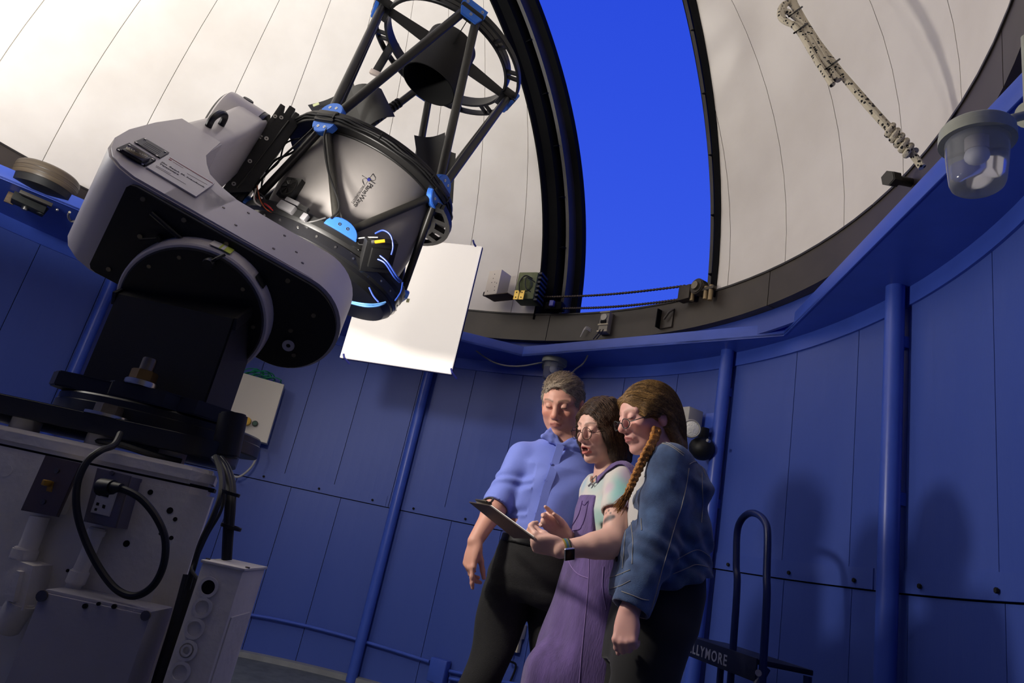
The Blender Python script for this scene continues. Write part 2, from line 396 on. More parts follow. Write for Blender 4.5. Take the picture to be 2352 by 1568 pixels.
# ---- dome: ten degree gores, slit cut out
SL = 43.8; sdir = Vector((math.cos(math.radians(SL)), math.sin(math.radians(SL)), 0)); snrm = Vector((-sdir.y, sdir.x, 0)); HWS = 0.288 * RD
DC = Vector((CX, CY, ZR))
dome = thing('ceiling', (CX, CY, ZR), 'cream hemispherical dome lined with tapering gore panels', 'dome', kind='structure')
def gore(a0, a1, r0, r1):
    bm = bmesh.new(); ne, na = 22, 5; lay = []
    for r in (r0, r1):
        g = []
        for i in range(ne + 1):
            e = math.radians(90 * i / ne * 0.985)
            g.append([bm.verts.new(DC + Vector((math.cos(math.radians(a0 + (a1 - a0) * k / na)) * math.cos(e), math.sin(math.radians(a0 + (a1 - a0) * k / na)) * math.cos(e), math.sin(e))) * r) for k in range(na + 1)])
        lay.append(g)
    for g, fl in zip(lay, (True, False)):
        for i in range(ne):
            for k in range(na):
                q = (g[i][k], g[i][k + 1], g[i + 1][k + 1], g[i + 1][k]); bm.faces.new(q[::-1] if fl else q)
    for k in range(na): bm.faces.new((lay[0][0][k], lay[0][0][k + 1], lay[1][0][k + 1], lay[1][0][k]))
    for i in range(ne):
        bm.faces.new((lay[0][i][0], lay[1][i][0], lay[1][i + 1][0], lay[0][i + 1][0])[::-1]); bm.faces.new((lay[0][i][na], lay[1][i][na], lay[1][i + 1][na], lay[0][i + 1][na]))
    return bm
def cut_slit(bm, hw=HWS, back=-0.35 * RD):
    for sg in (1, -1):
        bmesh.ops.bisect_plane(bm, geom=bm.verts[:] + bm.edges[:] + bm.faces[:], plane_co=DC + snrm * hw * sg, plane_no=snrm, dist=1e-5)
    bmesh.ops.bisect_plane(bm, geom=bm.verts[:] + bm.edges[:] + bm.faces[:], plane_co=DC + sdir * back, plane_no=sdir, dist=1e-5)
    kill = [f for f in bm.faces if abs((f.calc_center_median() - DC).dot(snrm)) < hw - 1e-4 and (f.calc_center_median() - DC).dot(sdir) > back + 1e-4]
    bmesh.ops.delete(bm, geom=kill, context='FACES')
def put(bm, name, m, parent, smooth=True):
    for v in bm.verts: v.co -= DC
    me = bpy.data.meshes.new(name); bm.to_mesh(me); bm.free(); me.materials.append(m)
    if smooth: me.polygons.foreach_set('use_smooth', [True] * len(me.polygons)); me.set_sharp_from_angle(angle=math.radians(40))
    o = bpy.data.objects.new(name, me); return link(o, parent, DC)
for k in range(36):
    a = 5.1 + 10 * k
    bm = gore(a + 0.05, a + 9.95, RD, RD + 0.012); cut_slit(bm)
    if len(bm.faces): put(bm, 'dome_panel', DOME, dome)
    else: bm.free()
for k in range(6):
    bm = gore(5.1 + 60 * k, 65.1 + 60 * k, RD + 0.014, RD + 0.022) if False else None
bm = bmesh.new()
g = []
for i in range(31):
    e = math.radians(3 * i * 0.999); g.append([bm.verts.new(DC + Vector((math.cos(math.radians(5 * k)) * math.cos(e), math.sin(math.radians(5 * k)) * math.cos(e), math.sin(e))) * (RD + 0.016)) for k in range(72)])
for i in range(30):
    for k in range(72): bm.faces.new((g[i][k], g[i][(k + 1) % 72], g[i + 1][(k + 1) % 72], g[i + 1][k]))
cut_slit(bm); put(bm, 'dome_outer_skin', mat('dome_backing', (70, 60, 50), 0.8), dome)
# ---- arched jambs of the slit
def arch(mb, off0, off1, r0, r1, e0=-1.0, e1=118, n=60):
    secs = []
    for k in range(n + 1):
        e = math.radians(e0 + (e1 - e0) * k / n); row = []
        for off, r in ((off0, r0), (off1, r0), (off1, r1), (off0, r1)):
            rp = math.sqrt(max(r * r - off * off, 0.01)); row.append(DC + snrm * off + sdir * rp * math.cos(e) + Vector((0, 0, 1)) * rp * math.sin(e))
        secs.append(row)
    mb.sweep(secs); return mb
JAMB = mat('slit_jamb_dark', (9, 9, 10), 0.85, var=0.2, spec=.15); JAMB2 = mat('slit_rail_brown', (46, 41, 38), 0.45, var=0.15)
for nm, sg, lab in (('trim_5', 1, 'dark left jamb arch of the open dome slit with brown rail'), ('trim_6', -1, 'thin dark right jamb arch of the open dome slit')):
    mb = MB(); arch(mb, sg * HWS, sg * (HWS - 0.012), RD - 0.012, RD + 0.30); jb = mb.build(nm, JAMB); tag(jb, lab, 'jamb', kind='structure')
    mb = MB(); arch(mb, sg * HWS, sg * 0.262 * RD, RD + 0.05, RD + 0.075); mb.build('jamb_plate', JAMB, jb)
    mb = MB(); arch(mb, sg * 0.262 * RD, sg * 0.256 * RD, RD + 0.05, RD + 0.16); mb.build('jamb_web', JAMB, jb)
    mb = MB(); arch(mb, sg * 0.242 * RD, sg * 0.232 * RD, RD + 0.10, RD + 0.20); mb.build('slit_rail', JAMB2, jb)
    mb = MB(); arch(mb, sg * 0.256 * RD, sg * 0.212 * RD, RD + 0.19, RD + 0.24); mb.build('jamb_flange', JAMB, jb)
    for e in range(4, 100, 9):
        mb = MB(); er = math.radians(e); t = Vector((0, 0, 1)) * math.cos(er) - sdir * math.sin(er); rr = sdir * math.cos(er) + Vector((0, 0, 1)) * math.sin(er)
        off = sg * 0.249 * RD; rp = math.sqrt((RD + 0.13) ** 2 - off * off)
        mb.box(DC + snrm * off + rr * rp, (0.018 * RD, 0.12, 0.006), (snrm, rr, t)); mb.build('jamb_stiffener', JAMB, jb, False)
# ---- wall posts (round pipes with a gap to the wall)
def post(px, py, lab, ztop=None):
    p = atC(px, py, RW - 0.06); zt = ZS if ztop is None else ztop
    t = thing('wall_post', (p.x, p.y, 0), lab, 'post', 'blue posts along the wall')
    mb = MB(); mb.cyl((p.x, p.y, 0), (p.x, p.y, zt), 0.038, n=28); mb.build('pipe', BLUE2, t)
    dr = Vector((p.x - CX, p.y - CY, 0)).normalized()
    for z in (0.25, ZSEAM + 0.35, zt - 0.25):
        mb = MB(); mb.box((p.x + dr.x * 0.045, p.y + dr.y * 0.045, z), (0.05, 0.03, 0.05), (dr, Vector((-dr.y, dr.x, 0)), Vector((0, 0, 1))))
        mb.build('wall_bracket', BLUE2, t, False)
    return t
post(208, 763, 'blue pipe post left of the black telescope base')
post(962, 947, 'blue pipe post below the white screen, left of the man')
post(1650, 1000, 'blue pipe post behind the person in the denim jacket')
post(2045, 1100, 'wide blue pipe post to the right of the people, standing alone')
# ================================================================== TELESCOPE
def V3(*a): return Vector(a)
eL = V3(.9047, .3746, -.2031).normalized(); uO = V3(.2189, .0004, .9757); uO = (uO - eL * uO.dot(eL)).normalized(); e2 = uO.cross(eL)
PO = V3(-.8234, 2.8449, 1.5693 + EYE)
eT = V3(-.1705, .755, .6332); eT = (eT - eL * eT.dot(eL)).normalized(); eW = eL.cross(eT)
if eW.z < 0: eW = -eW
OM = PO - uO * .2
def M3(l, w_, t): return OM + eL * l + eW * w_ + eT * t          # mount frame
def mpx(px, py, w_):                                             # pixel -> point on the arm's side face
    return atP(px, py, OM + eW * w_, eW)
def OT(ang, r, z): return PO + (eL * math.cos(math.radians(ang)) + e2 * math.sin(math.radians(ang))) * r + uO * z
def rad_dir(ang): return eL * math.cos(math.radians(ang)) + e2 * math.sin(math.radians(ang))
# ---------------- fork mount
fm = thing('telescope_mount', (-0.81, 1.70, 1.098), 'black and light grey single-arm equatorial fork mount bolted on the concrete pier', 'telescope mount')
W0, W1 = -.100, .180; WC = .04
mb = MB()
prof = [(-.30, -1.475), (-.475, -1.475), (-.520, -1.455), (-.556, -1.42), (-.580, -1.375), (-.600, -1.30), (-.615, -1.18), (-.617, -1.0), (-.613, -.80), (-.468, -.80), (-.461, -.93), (-.450, -1.02), (-.430, -1.09), (-.395, -1.16), (-.345, -1.205), (-.28, -1.225)]
mb.prism(prof, OM, eL, eT, eW, W0, W1, 0.006)
st = [(-.40, W0), (0, W0)] + [(0.0 + .14 * math.sin(PI * k / 20), WC - .14 * math.cos(PI * k / 20)) for k in range(1, 20)] + [(0, W1), (-.40, W1)]
mb.prism(st, OM, eL, eW, eT, -1.475, -1.225, 0.006)
secs = []
for t, l0, l1, hw in ((-.82, -.613, -.466, .139), (-.6, -.611, -.468, .138), (-.4, -.612, -.472, .136), (-.2, -.625, -.485, .133), (0.0, -.640, -.50, .126), (.08, -.635, -.52, .09)):
    rr = .03; ring_ = []
    for cx_, cw_, a0 in ((l1 - rr, WC - .01 + hw - rr, 0), (l0 + rr, WC - .01 + hw - rr, 90), (l0 + rr, WC - .01 - hw + rr, 180), (l1 - rr, WC - .01 - hw + rr, 270)):
        for k in range(4): a = math.radians(a0 + 30 * k); ring_.append(M3(cx_ + rr * math.cos(a), cw_ + rr * math.sin(a), t))
    secs.append(ring_)
mb.sweep(secs)
mb.build('fork_arm_cover', GREY, fm, True, 50)
mb = MB(); mb.lathe([(0, -.700), (.132, -.700), (.150, -.688), (.154, -.67), (.154, -.535), (0, -.535)], M3(0, .022, 0), eL, 48); mb.build('declination_hub', GREY, fm, True, 40)
mb = MB(); mb.lathe([(0, -.706), (.122, -.706), (.134, -.700), (.150, -.684)], M3(0, .022, 0), eL, 48); mb.build('hub_end_cap', BLACK2, fm, True, 40)
mb = MB(); q = M3(-.62, .022, 0) + eW * .148 + eT * .035; mb.lathe([(0, .008), (.022, .008), (.024, 0)], q, eW, 24); mb.build('hub_plug', BLACK2, fm)
mb = MB(); mb.lathe([(.150, -.536), (.153, -.53), (.153, -.515), (.12, -.512), (0, -.512)], M3(0, .022, 0), eL, 48); mb.build('declination_bearing', BLACK, fm, True, 40)
# black bottom plate of the arm
bp = [(-.455, W0 + .012)] + [(0.0 + .130 * math.sin(PI * k / 24), WC - .130 * math.cos(PI * k / 24)) for k in range(0, 25)] + [(-.455, W1 - .012), (-.468, W1 - .016), (-.474, W1 - .026), (-.474, W0 + .026), (-.468, W0 + .016)]
mb = MB(); mb.prism(bp, OM, eL, eW, eT, -1.492, -1.45, 0.002); mb.build('arm_bottom_plate', BLACK2, fm, True, 30)
def bolt_on(name, p, n, r, h, m, parent, seg=6):
    mb = MB(); mb.cyl(p, p + n * h, r, n=seg); return mb.build(name, m, parent, False)
b0 = bolt_on('plate_screw', M3(-.43, .15, -1.492), -eT, .006, .004, DSTEEL, fm, 12)
for l, w_ in ((-.33, .155), (-.22, .155), (-.05, .15), (.05, .10), (.06, -.03), (-.43, -.06), (.02, .03), (-.40, .06)): dup(b0, fm, WL[b0.name] + eL * (l + .43) + eW * (w_ - .15))
mb = MB(); mb.lathe([(.006, 0), (.016, 0), (.016, .003), (.006, .003)], M3(.035, -.012, -1.497), eT, 20, True); mb.build('grommet', GREY, fm)
mb = MB(); mb.tube([M3(-.40, .13, -1.497), M3(-.33, .115, -1.503), M3(-.26, .10, -1.503)], .006, 8); mb.build('plate_cable_clip', BLACK, fm)
# drum of the polar axis
DCN = (-.205, -.037)
mb = MB(); mb.lathe([(0, -1.49), (.187, -1.49), (.187, -1.512), (.184, -1.535), (.180, -1.54), (.172, -1.541), (.172, -1.53), (0, -1.53)], M3(DCN[0], DCN[1], 0), eT, 64); mb.build('polar_drum_rim', GREY, fm, True, 30)
mb = MB(); mb.lathe([(0, -1.546), (.170, -1.546), (.174, -1.542), (.174, -1.52), (0, -1.52)], M3(DCN[0], DCN[1], 0), eT, 64); drum = mb.build('polar_drum_face', BLACK2, fm, True, 30)
for a in (95, 60, 125, 20, 155): bolt_on('drum_screw', M3(DCN[0] + .15 * math.cos(math.radians(a)), DCN[1] + .15 * math.sin(math.radians(a)), -1.546), -eT, .005, .003, DSTEEL, fm, 12)
for a, wd, m_ in ((58, .035, BLACK2), (92, .03, mat('green_tape', (178, 190, 70), .7)), (98, .035, WHITE)):
    c_ = M3(DCN[0] + .1885 * math.cos(math.radians(a)), DCN[1] + .1885 * math.sin(math.radians(a)), -1.512); rn = eL * math.cos(math.radians(a)) + eW * math.sin(math.radians(a)); tn = rn.cross(eT)
    mb = MB(); mb.box(c_, (.002, wd, .036), (rn, tn, eT), .0005); mb.build('rim_label', m_, fm, False)
mb = MB(); q = M3(DCN[0] - .02, DCN[1] + .155, -1.546); mb.cyl(q, q - eT * .02, .011, n=16); mb.cyl(q - eT * .02, q - eT * .03, .014, .012, 16); mb.tube([q - eT * .02, q - eT * .02 + eW * .02 + eL * .01, q + eW * .032 + eL * .02], .004, 8); mb.build('clamp_knob', BLACK, fm)
# wedge column below the drum
ex_, ey_, ez_ = V3(1, 0, 0), V3(0, 1, 0), V3(0, 0, 1)
mb = MB(); mb.prism([(1.555, 1.215), (1.555, 1.437), (1.68, 1.545), (1.72, 1.50), (1.72, 1.215)], (0, 0, 0), ey_, ez_, ex_, -.962, -.668, .004); mb.build('wedge_column', BLACK2, fm, True, 30)
for x0 in (-.968, -.668):
    mb = MB(); mb.prism([(1.548, 1.437), (1.71, 1.575), (1.73, 1.56), (1.56, 1.41)], (0, 0, 0), ey_, ez_, ex_, x0, x0 + .008); mb.build('wedge_side_rail', BLACK, fm, False)
fl = [(-1.01, 1.53), (-.98, 1.50), (-.86, 1.50), (-.84, 1.47), (-.72, 1.47), (-.70, 1.50), (-.66, 1.50), (-.60, 1.58), (-.635, 1.72), (-.70, 1.80), (-1.01, 1.80)]
mb = MB(); mb.prism(fl, (0, 0, 0), ex_, ey_, ez_, 1.187, 1.222, .003); mb.build('wedge_flange', BLACK, fm, True, 30)
mb = MB(); mb.lathe([(0, 1.137), (.235, 1.137), (.238, 1.14), (.238, 1.166), (.235, 1.168), (.235, 1.182), (.232, 1.186), (0, 1.186)], (-.81, 1.70, 0), ez_, 64); mb.build('azimuth_turntable', BLACK, fm, True, 30)
pl = [(-1.35, 1.40)] + [(-.635 + .09 * math.sin(PI / 2 * k / 6), 1.49 - .09 * math.cos(PI / 2 * k / 6)) for k in range(7)] + [(-.55, 1.54), (-.61, 1.72), (-.72, 1.92), (-1.35, 1.95)]
mb = MB(); mb.prism(pl, (0, 0, 0), ex_, ey_, ez_, 1.098, 1.137, .002); mb.build('base_plate', BLACK, fm, True, 30)
# big hex bolts and washers
def hexbolt(p, r, h, nm='hex_bolt', dz=0):
    b = MB(); b.cyl(p, p + ez_ * h, r, n=6, bev=.002); o = b.build(nm, DSTEEL, fm, False); b = MB(); b.cyl(p - ez_ * .001, p + ez_ * .005, r * 1.55, n=28); b.build('washer', STEEL, o); return o
p = V3(-.79, 1.488, 1.222); mb = MB(); mb.cyl(p, p + ez_ * .012, .034, n=32, bev=.002); mb.build('washer', STEEL, fm)
mb = MB(); mb.cyl(p + ez_ * .012, p + ez_ * .036, .028, n=6, bev=.002); mb.build('hex_nut', mat('brass_nut', (120, 96, 60), .4, metal=.8, var=.2), fm, False)
mb = MB(); mb.cyl(p + ez_ * .036, p + ez_ * .066, .015, n=24, bev=.002); mb.build('threaded_stud', DSTEEL, fm)
hexbolt(V3(-.80, 1.425, 1.137), .027, .026)
for x, y in ((-.96, 1.44), (-.80, 1.44), (-.66, 1.47), (-1.2, 1.45)):
    mb = MB(); mb.cyl((x, y, 1.070), (x, y, 1.099), .028, n=24); mb.build('levelling_foot', mat('zinc', (150, 148, 146), .5, metal=.4, var=.1), fm)
# dark cable drum at the right end of the base plate
p = atY(537, 950, 1.47); q = atY(516, 1050, 1.47)
mb = MB(); mb.cyl(p, q, .030, n=28, bev=.004); mb.build('cable_gland', RUBBER, fm)
# lock lever on the slab, U handle, plates and sign on the arm's side face
mb = MB(); a = M3(-.36, .085, -1.494); mb.cyl(a, a - eT * .02, .008, n=12); mb.tube([a - eT * .02, a - eT * .03 - eL * .03 - eW * .02], .004, 8); mb.tube([a - eT * .01, a - eT * .012 + eL * .03 - eW * .03], .005, 8); mb.build('lock_lever', BLACK, fm)
WS = W1 + .001
hd = [mpx(470, 303, .150), mpx(478, 285, .150)]
h0 = mpx(474, 300, .152); h1 = mpx(502, 297, .150)
mb = MB(); mb.tube(catmull([h0, h0 + eW * .050, (h0 + h1) / 2 + eW * .068, h1 + eW * .052, h1], 6), .012, 10); mb.build('carry_handle', BLACK, fm)
def plate4(name, pts, w_, th, m_, bev=0):
    P4 = [mpx(x, y, w_) for x, y in pts]; mb = MB(); mb.sweep([[p for p in P4], [p + eW * th for p in P4]]); return mb.build(name, m_, fm, False)
PLATE = mat('black_name_plate', (44, 40, 38), .45, var=.15, vscale=120)
pa = plate4('data_plate', [(308, 327), (330, 318), (388, 352), (367, 364)], WS, .003, PLATE)
for x, y in ((313, 328), (333, 320), (379, 349), (360, 358)): bolt_on('plate_rivet', mpx(x, y, WS + .003), eW, .003, .002, STEEL, fm, 10)
for k in range(5):
    a = mpx(335 + k * 2, 333 - k * 1.5 + 4, WS + .0031); mb = MB(); mb.box(mpx(348 - k * 3.5 + 6, 340 + k * 2.2 - 3, WS + .0032), (.045, .0012, .0004), (eL, eT, eW)); mb.build('engraved_line', mat('engraving', (92, 86, 80), .6), pa, False)
pa = plate4('fan_grille_plate', [(267, 344), (295, 332), (357, 370), (332, 383)], WS, .006, BLACK2)
gc = mpx(312, 356, WS + .010)
mb = MB(); mb.box(gc, (.052, .052, .010), (eL, eT, eW), .003); mb.build('fan_frame', BLACK, pa)
for r in (.007, .013, .019, .024):
    mb = MB(); mb.tube([gc + eW * .008 + (eL * math.cos(2 * PI * k / 24) + eT * math.sin(2 * PI * k / 24)) * r for k in range(24)], .0012, 6, closed=True); mb.build('guard_ring', DSTEEL, pa)
for x, y in ((272, 345), (297, 334), (350, 366), (327, 378)): bolt_on('plate_rivet', mpx(x, y, WS + .006), eW, .003, .002, STEEL, fm, 10)
sg = plate4('dedication_sign', [(335, 386), (385, 358), (492, 423), (449, 454)], WS, .004, mat('sign_face', (196, 192, 190), .4))
def sgp(x, y): return mpx(x, y, WS + .0045)
rd = sgp(390, 362); re = sgp(489, 421); mb = MB(); mb.box((rd + re) / 2, ((re - rd).length, .0022, .001), ((re - rd).normalized(), eW.cross((re - rd).normalized()), eW)); mb.build('red_rule', mat('sign_red', (150, 30, 40), .5), sg, False)
te = (re - rd).normalized(); tu = eW.cross(te)
if tu.dot(eT) < 0: tu = -tu
tp = mat('sign_print', (40, 38, 40), .6)
text_obj('sign_lettering', 'Dr. Ralph M. Newbuck', .0128, sgp(369.5, 372), te, tu, tp, sg, .0002, bold=.0002)
text_obj('sign_lettering', 'Telescope', .0128, sgp(365, 375.5), te, tu, tp, sg, .0002, bold=.0002)
mb = MB(); mb.lathe([(.0022, 0), (.0042, 0), (.0042, .0004), (.0022, .0004)], sgp(391, 367), eW, 16, True); mb.build('sign_emblem', MATS['sign_red'], sg)
for (xa, ya, xb, yb, m_) in ((397, 371, 421, 386, MATS['sign_red']), (359, 380, 392, 399, tp), (358, 382.5, 427, 423, tp), (430, 398, 476, 424, mat('sign_line', (140, 120, 120), .6))):
    a, b = sgp(xa, ya), sgp(xb, yb); mb = MB(); mb.box((a + b) / 2, ((b - a).length, .0012, .0004), ((b - a).normalized(), eW.cross((b - a).normalized()), eW)); mb.build('fine_print_line', m_, sg, False)
for x, y in ((513, 478), (570, 490), (541, 518), (653, 542), (628, 572), (680, 580), (600, 455), (694, 605)): bolt_on('cover_screw', mpx(x, y, W1 - .001), eW, .004, .003, DSTEEL, fm, 10)
# ---------------- optical tube
tl = thing('telescope', OT(0, 0, -.60), 'large open truss telescope tube with grey shroud, pointing up at the dome', 'telescope')
R_ = .38; LA, LB = .809, .476
def ringpart(name, r0, r1, z0, z1, m_, n=72, bev=.003):
    mb = MB(); mb.lathe([(r0, z0), (r1 - bev, z0), (r1, z0 + bev), (r1, z1 - bev), (r1 - bev, z1), (r0, z1)], PO, uO, n, True); return mb.build(name, m_, tl, True, 30)
def spoke(a, r0, r1, z0, z1, wd, m_, name='ring_web'):
    d = rad_dir(a); t = uO.cross(d); mb = MB(); mb.box(PO + d * (r0 + r1) / 2 + uO * (z0 + z1) / 2, (r1 - r0, wd, z1 - z0), (d, t, uO)); return mb.build(name, m_, tl, False)
ringpart('upper_ring_inner', .335, .352, LA - .012, LA + .012, BLACK); ringpart('upper_ring_outer', .405, .418, LA - .012, LA + .018, BLACK)
ringpart('upper_ring_lip', .338, .35, LA + .012, LA + .045, BLACK)
for q in range(4):
    for da in (27, 33, 57, 63): spoke(q * 90 + da, .350, .407, LA - .008, LA + .010, .012, BLACK)
def plate_node(ang, z, sgn, rr=.062, r=R_ + .028, hgt=.055, th=.03, name='truss_bracket', wide=1.0):
    """half-round blue plate facing outward; sgn +1 stands above z, -1 hangs below"""
    d = rad_dir(ang); t = uO.cross(d); n = 12
    poly = [(rr * wide * math.cos(PI * k / n), sgn * hgt * math.sin(PI * k / n)) for k in range(n + 1)]
    mb = MB(); mb.prism(poly, PO + uO * z, t, uO, d, r - th, r, .003); o = mb.build(name, TBLUE, tl, True, 30)
    for x in (-.018, .018):
        p = PO + uO * (z + sgn * .026) + t * x + d * r; b = MB(); b.lathe([(.0028, 0), (.0066, 0), (.0066, .0015), (.0028, .0015)], p, d, 14, True); b.build('bracket_screw', STEEL, o)
    return o
for q, a in enumerate((180, 270, 0, 90)):
    d = rad_dir(a); t = uO.cross(d)
    mb = MB(); mb.box(PO + d * .378 + uO * (LA + .002), (.085, .12, .05), (d, t, uO), .008); mb.build('ring_node', BLACK, tl)
    d2 = (d - uO * .25).normalized(); u2 = (uO + d * .25).normalized()
    poly = [(-.062, -.01), (-.040, -.052), (.040, -.052), (.062, -.01), (.062, .028), (-.062, .028)]
    mb = MB(); mb.prism(poly, PO + d * .405 + uO * (LA + .0), t, u2, d2, -.004, .016, .003); o = mb.build('truss_bracket', TBLUE, tl, True, 30)
    for x, zz in ((-.04, .01), (0, -.03), (.04, .01)):
        p = PO + d * .405 + uO * LA + t * x + u2 * zz + d2 * .016; b = MB(); b.lathe([(.003, 0), (.0066, 0), (.0066, .0015), (.003, .0015)], p, d2, 14, True); b.build('bracket_screw', STEEL, o)
# mid ring
for z0, z1 in ((-.030, -.012), (.012, .030)): ringpart('mid_ring_flange', .352, .415, z0, z1, BLACK)
ringpart('mid_ring_inner', .335, .362, -.035, .035, BLACK)
for a in (225, 315, 45, 135):
    plate_node(a, .026, 1); plate_node(a, -.026, -1)
    d = rad_dir(a); t = uO.cross(d); mb = MB(); mb.box(PO + d * .385, (.07, .11, .055), (d, t, uO), .006); mb.build('ring_node', BLACK, tl)
# wide web with lightening holes on the free side of the mid ring
for a0 in (338, 0, 22):
    secs = []
# upper truss poles
def pole(p, q, r, name='truss_pole', m_=None):
    mb = MB(); mb.cyl(p, q, r, n=20); return mb.build(name, m_ or CARBON, tl)
for a, nb in ((225, (180, 270)), (315, (270, 360)), (45, (0, 90)), (135, (90, 180))):
    for b in nb:
        s = 1 if ((b - a) % 360) < 180 else -1
        pole(OT(a + s * 3.2, .385, .045), OT(b - s * 5.0, .380, LA - .015), .0205)
# lower truss
for a, nb in ((225, (180, 270)), (315, (270, 360)), (45, (0, 90)), (135, (90, 180))):
    for b in nb:
        s = 1 if ((b - a) % 360) < 180 else -1
        o = pole(OT(a + s * 2.5, .385, -.045), OT(b - s * 3.5, .385, -LB + .045), .0175)
for a in (180, 270, 0, 90): plate_node(a, -LB + .02, 1, rr=.072, hgt=.058, r=.412)
# shroud, rear cell
mb = MB(); mb.lathe([(.350, -.020), (.350, -.03), (.346, -.2), (.335, -.36), (.318, -.462), (.315, -.47)], PO, uO, 80); shroud = mb.build('mirror_shroud', GREY2, tl)
RING2 = mat('polished_black', (22, 22, 24), .16, spec=.8)
mb = MB(); mb.lathe([(.30, -.445), (.40, -.445), (.404, -.450), (.404, -.482), (.396, -.490), (.390, -.50), (.30, -.50)], PO, uO, 80, True); mb.build('rear_ring', BLACK, tl, True, 30)
mb = MB(); mb.lathe([(.388, -.492), (.398, -.50), (.398, -.535), (.388, -.545), (.30, -.548), (.30, -.50)], PO, uO, 80, True); mb.build('rear_cell_rim', RING2, tl, True, 30)
mb = MB(); mb.lathe([(0, -.50), (.385, -.50), (.385, -.560), (.36, -.585), (.10, -.60), (.09, -.62), (0, -.62)], PO, uO, 72); mb.build('rear_cell', BLACK, tl, True, 30)
for a in range(200, 370, 12):
    d = rad_dir(a); b = MB(); b.cyl(PO + d * .398 + uO * -.518, PO + d * .401 + uO * -.518, .0045, n=10); b.build('cell_screw', STEEL, tl, False)
# secondary baffle, hub and spider vanes
mb = MB(); zb0, zb1 = LA - .205, LA + .075
mb.lathe([(.142, zb0), (.146, zb0), (.132, zb1), (.0, zb1), (0, zb1 - .01), (.127, zb1 - .01), (.140, zb0)], PO, uO, 48); mb.build('secondary_baffle', mat('matt_black_paint', (24, 23, 22), .75), tl, True, 40)
mb = MB(); mb.cyl(PO + uO * (zb1 - .02), PO + uO * (zb1 - .13), .085, n=32); mb.build('secondary_mirror_cell', MATS['matt_black_paint'], tl)
for a in (180, 0, 90, 270):
    d = rad_dir(a); t = uO.cross(d); mb = MB(); r0, r1 = .128, .352
    mb.prism([(r0, LA - .02), (r0, LA + .055), (r1, LA + .035), (r1, LA - .012)], PO, d, uO, t, -.0022, .0022); mb.build('spider_vane', BLACK, tl, False)
# saddle and dovetail on the hub side
for l0, wd, th, z0, z1 in ((-.425, .15, .022, -.50, .04), (-.458, .115, .030, -.47, .06), (-.492, .17, .024, -.45, .03)):
    mb = MB(); mb.box(PO + eL * l0 - e2 * .0 + uO * (z0 + z1) / 2, (th, wd, z1 - z0), (eL, e2, uO), .004); mb.build('saddle_plate', BLACK, tl)
for z in (-.40, -.28, -.16, -.04):
    p = PO + eL * -.492 - e2 * .0855 + uO * z; b = MB(); b.lathe([(.004, 0), (.009, 0), (.009, .002), (.004, .002)], p, -e2, 14, True); b.build('saddle_screw', STEEL, tl)
def spx(px, py): return atP(px, py, PO - e2 * .115, e2)
P4 = [spx(646, 255), spx(687, 283), spx(573, 440), spx(508, 443)]
mb = MB(); mb.sweep([[q_ for q_ in P4], [q_ + e2 * .03 for q_ in P4]]); sdp = mb.build('saddle_side_plate', BLACK2, tl, False)
mb = MB(); a_, b_ = spx(663, 278), spx(545, 432); mb.cyl(a_ - e2 * .002, b_ - e2 * .002, .004, n=8); mb.build('plate_edge_bead', CARBON, sdp)
for x, y in ((646, 270), (612, 318), (574, 370), (537, 422)):
    b = MB(); b.lathe([(.004, 0), (.009, 0), (.009, .002), (.004, .002)], spx(x, y), -e2, 14, True); b.build('saddle_screw', STEEL, sdp)
# lightening web on the free side of the mid ring
for a0, a1, r0, r1 in ((318, 402, .425, .448), (318, 402, .352, .372)):
    secs = []
    for k in range(15):
        a = a0 + (a1 - a0) * k / 14; secs.append([OT(a, r0, -.075), OT(a, r1, -.075), OT(a, r1, -.050), OT(a, r0, -.050)])
    mb = MB(); mb.sweep(secs); mb.build('ring_web', BLACK, tl, True, 40)
for a in (320, 337, 354, 371, 388, 401): spoke(a, .365, .43, -.075, -.050, .045, BLACK)
# mirror cover petals
PET = mat('petal_grey_black', (52, 51, 48), .5, var=.05)
def petal(pts, y, m_, curve=.04, dy=0.0):
    (x0, y0), (x1, y1), (x2, y2), (x3, y3) = pts; secs = []
    n = 10; A = atY(x0, y0, y); Bq = atY(x1, y1, y + dy); Cq = atY(x2, y2, y + dy); D = atY(x3, y3, y); nrm = (Bq - A).cross(D - A).normalized()
    for k in range(n + 1):
        t = k / n; bu = nrm * curve * math.sin(PI * t); p = A.lerp(Bq, t) + bu; q = D.lerp(Cq, t) + bu; secs.append([p, q, q + nrm * .004, p + nrm * .004])
    mb = MB(); mb.sweep(secs); return mb.build('mirror_cover_petal', m_, tl, True, 30)
petal([(707, 241), (812, 190), (842, 288), (752, 306)], 3.08, PET, .03)
petal([(806, 200), (876, 204), (907, 267), (836, 300)], 3.00, PET, -.035)
petal([(951, 310), (1022, 304), (1032, 440), (968, 432)], 3.16, mat('petal_black', (22, 22, 24), .5), .03)
petal([(1018, 330), (1047, 352), (1040, 466), (1004, 456)], 2.96, MATS['petal_black'], .02)
mb = MB(); d = ray(725, 241); mb.box(atY(726, 240, 3.07), (.035, .004, .014), ((c_R * .93 + c_U * .36).normalized(), c_F, (c_U * .93 - c_R * .36).normalized()), .002); mb.build('petal_sticker', mat('sticker_yellow', (196, 200, 150), .7), tl, False)
# hump of the open petal seen over the mid ring
mb = MB(); mb.lathe([(.205, .03), (.24, .05), (.24, .075), (.20, .095), (0, .10)], PO + e2 * .10, uO, 40); mb.build('primary_baffle', MATS['petal_black'], tl)
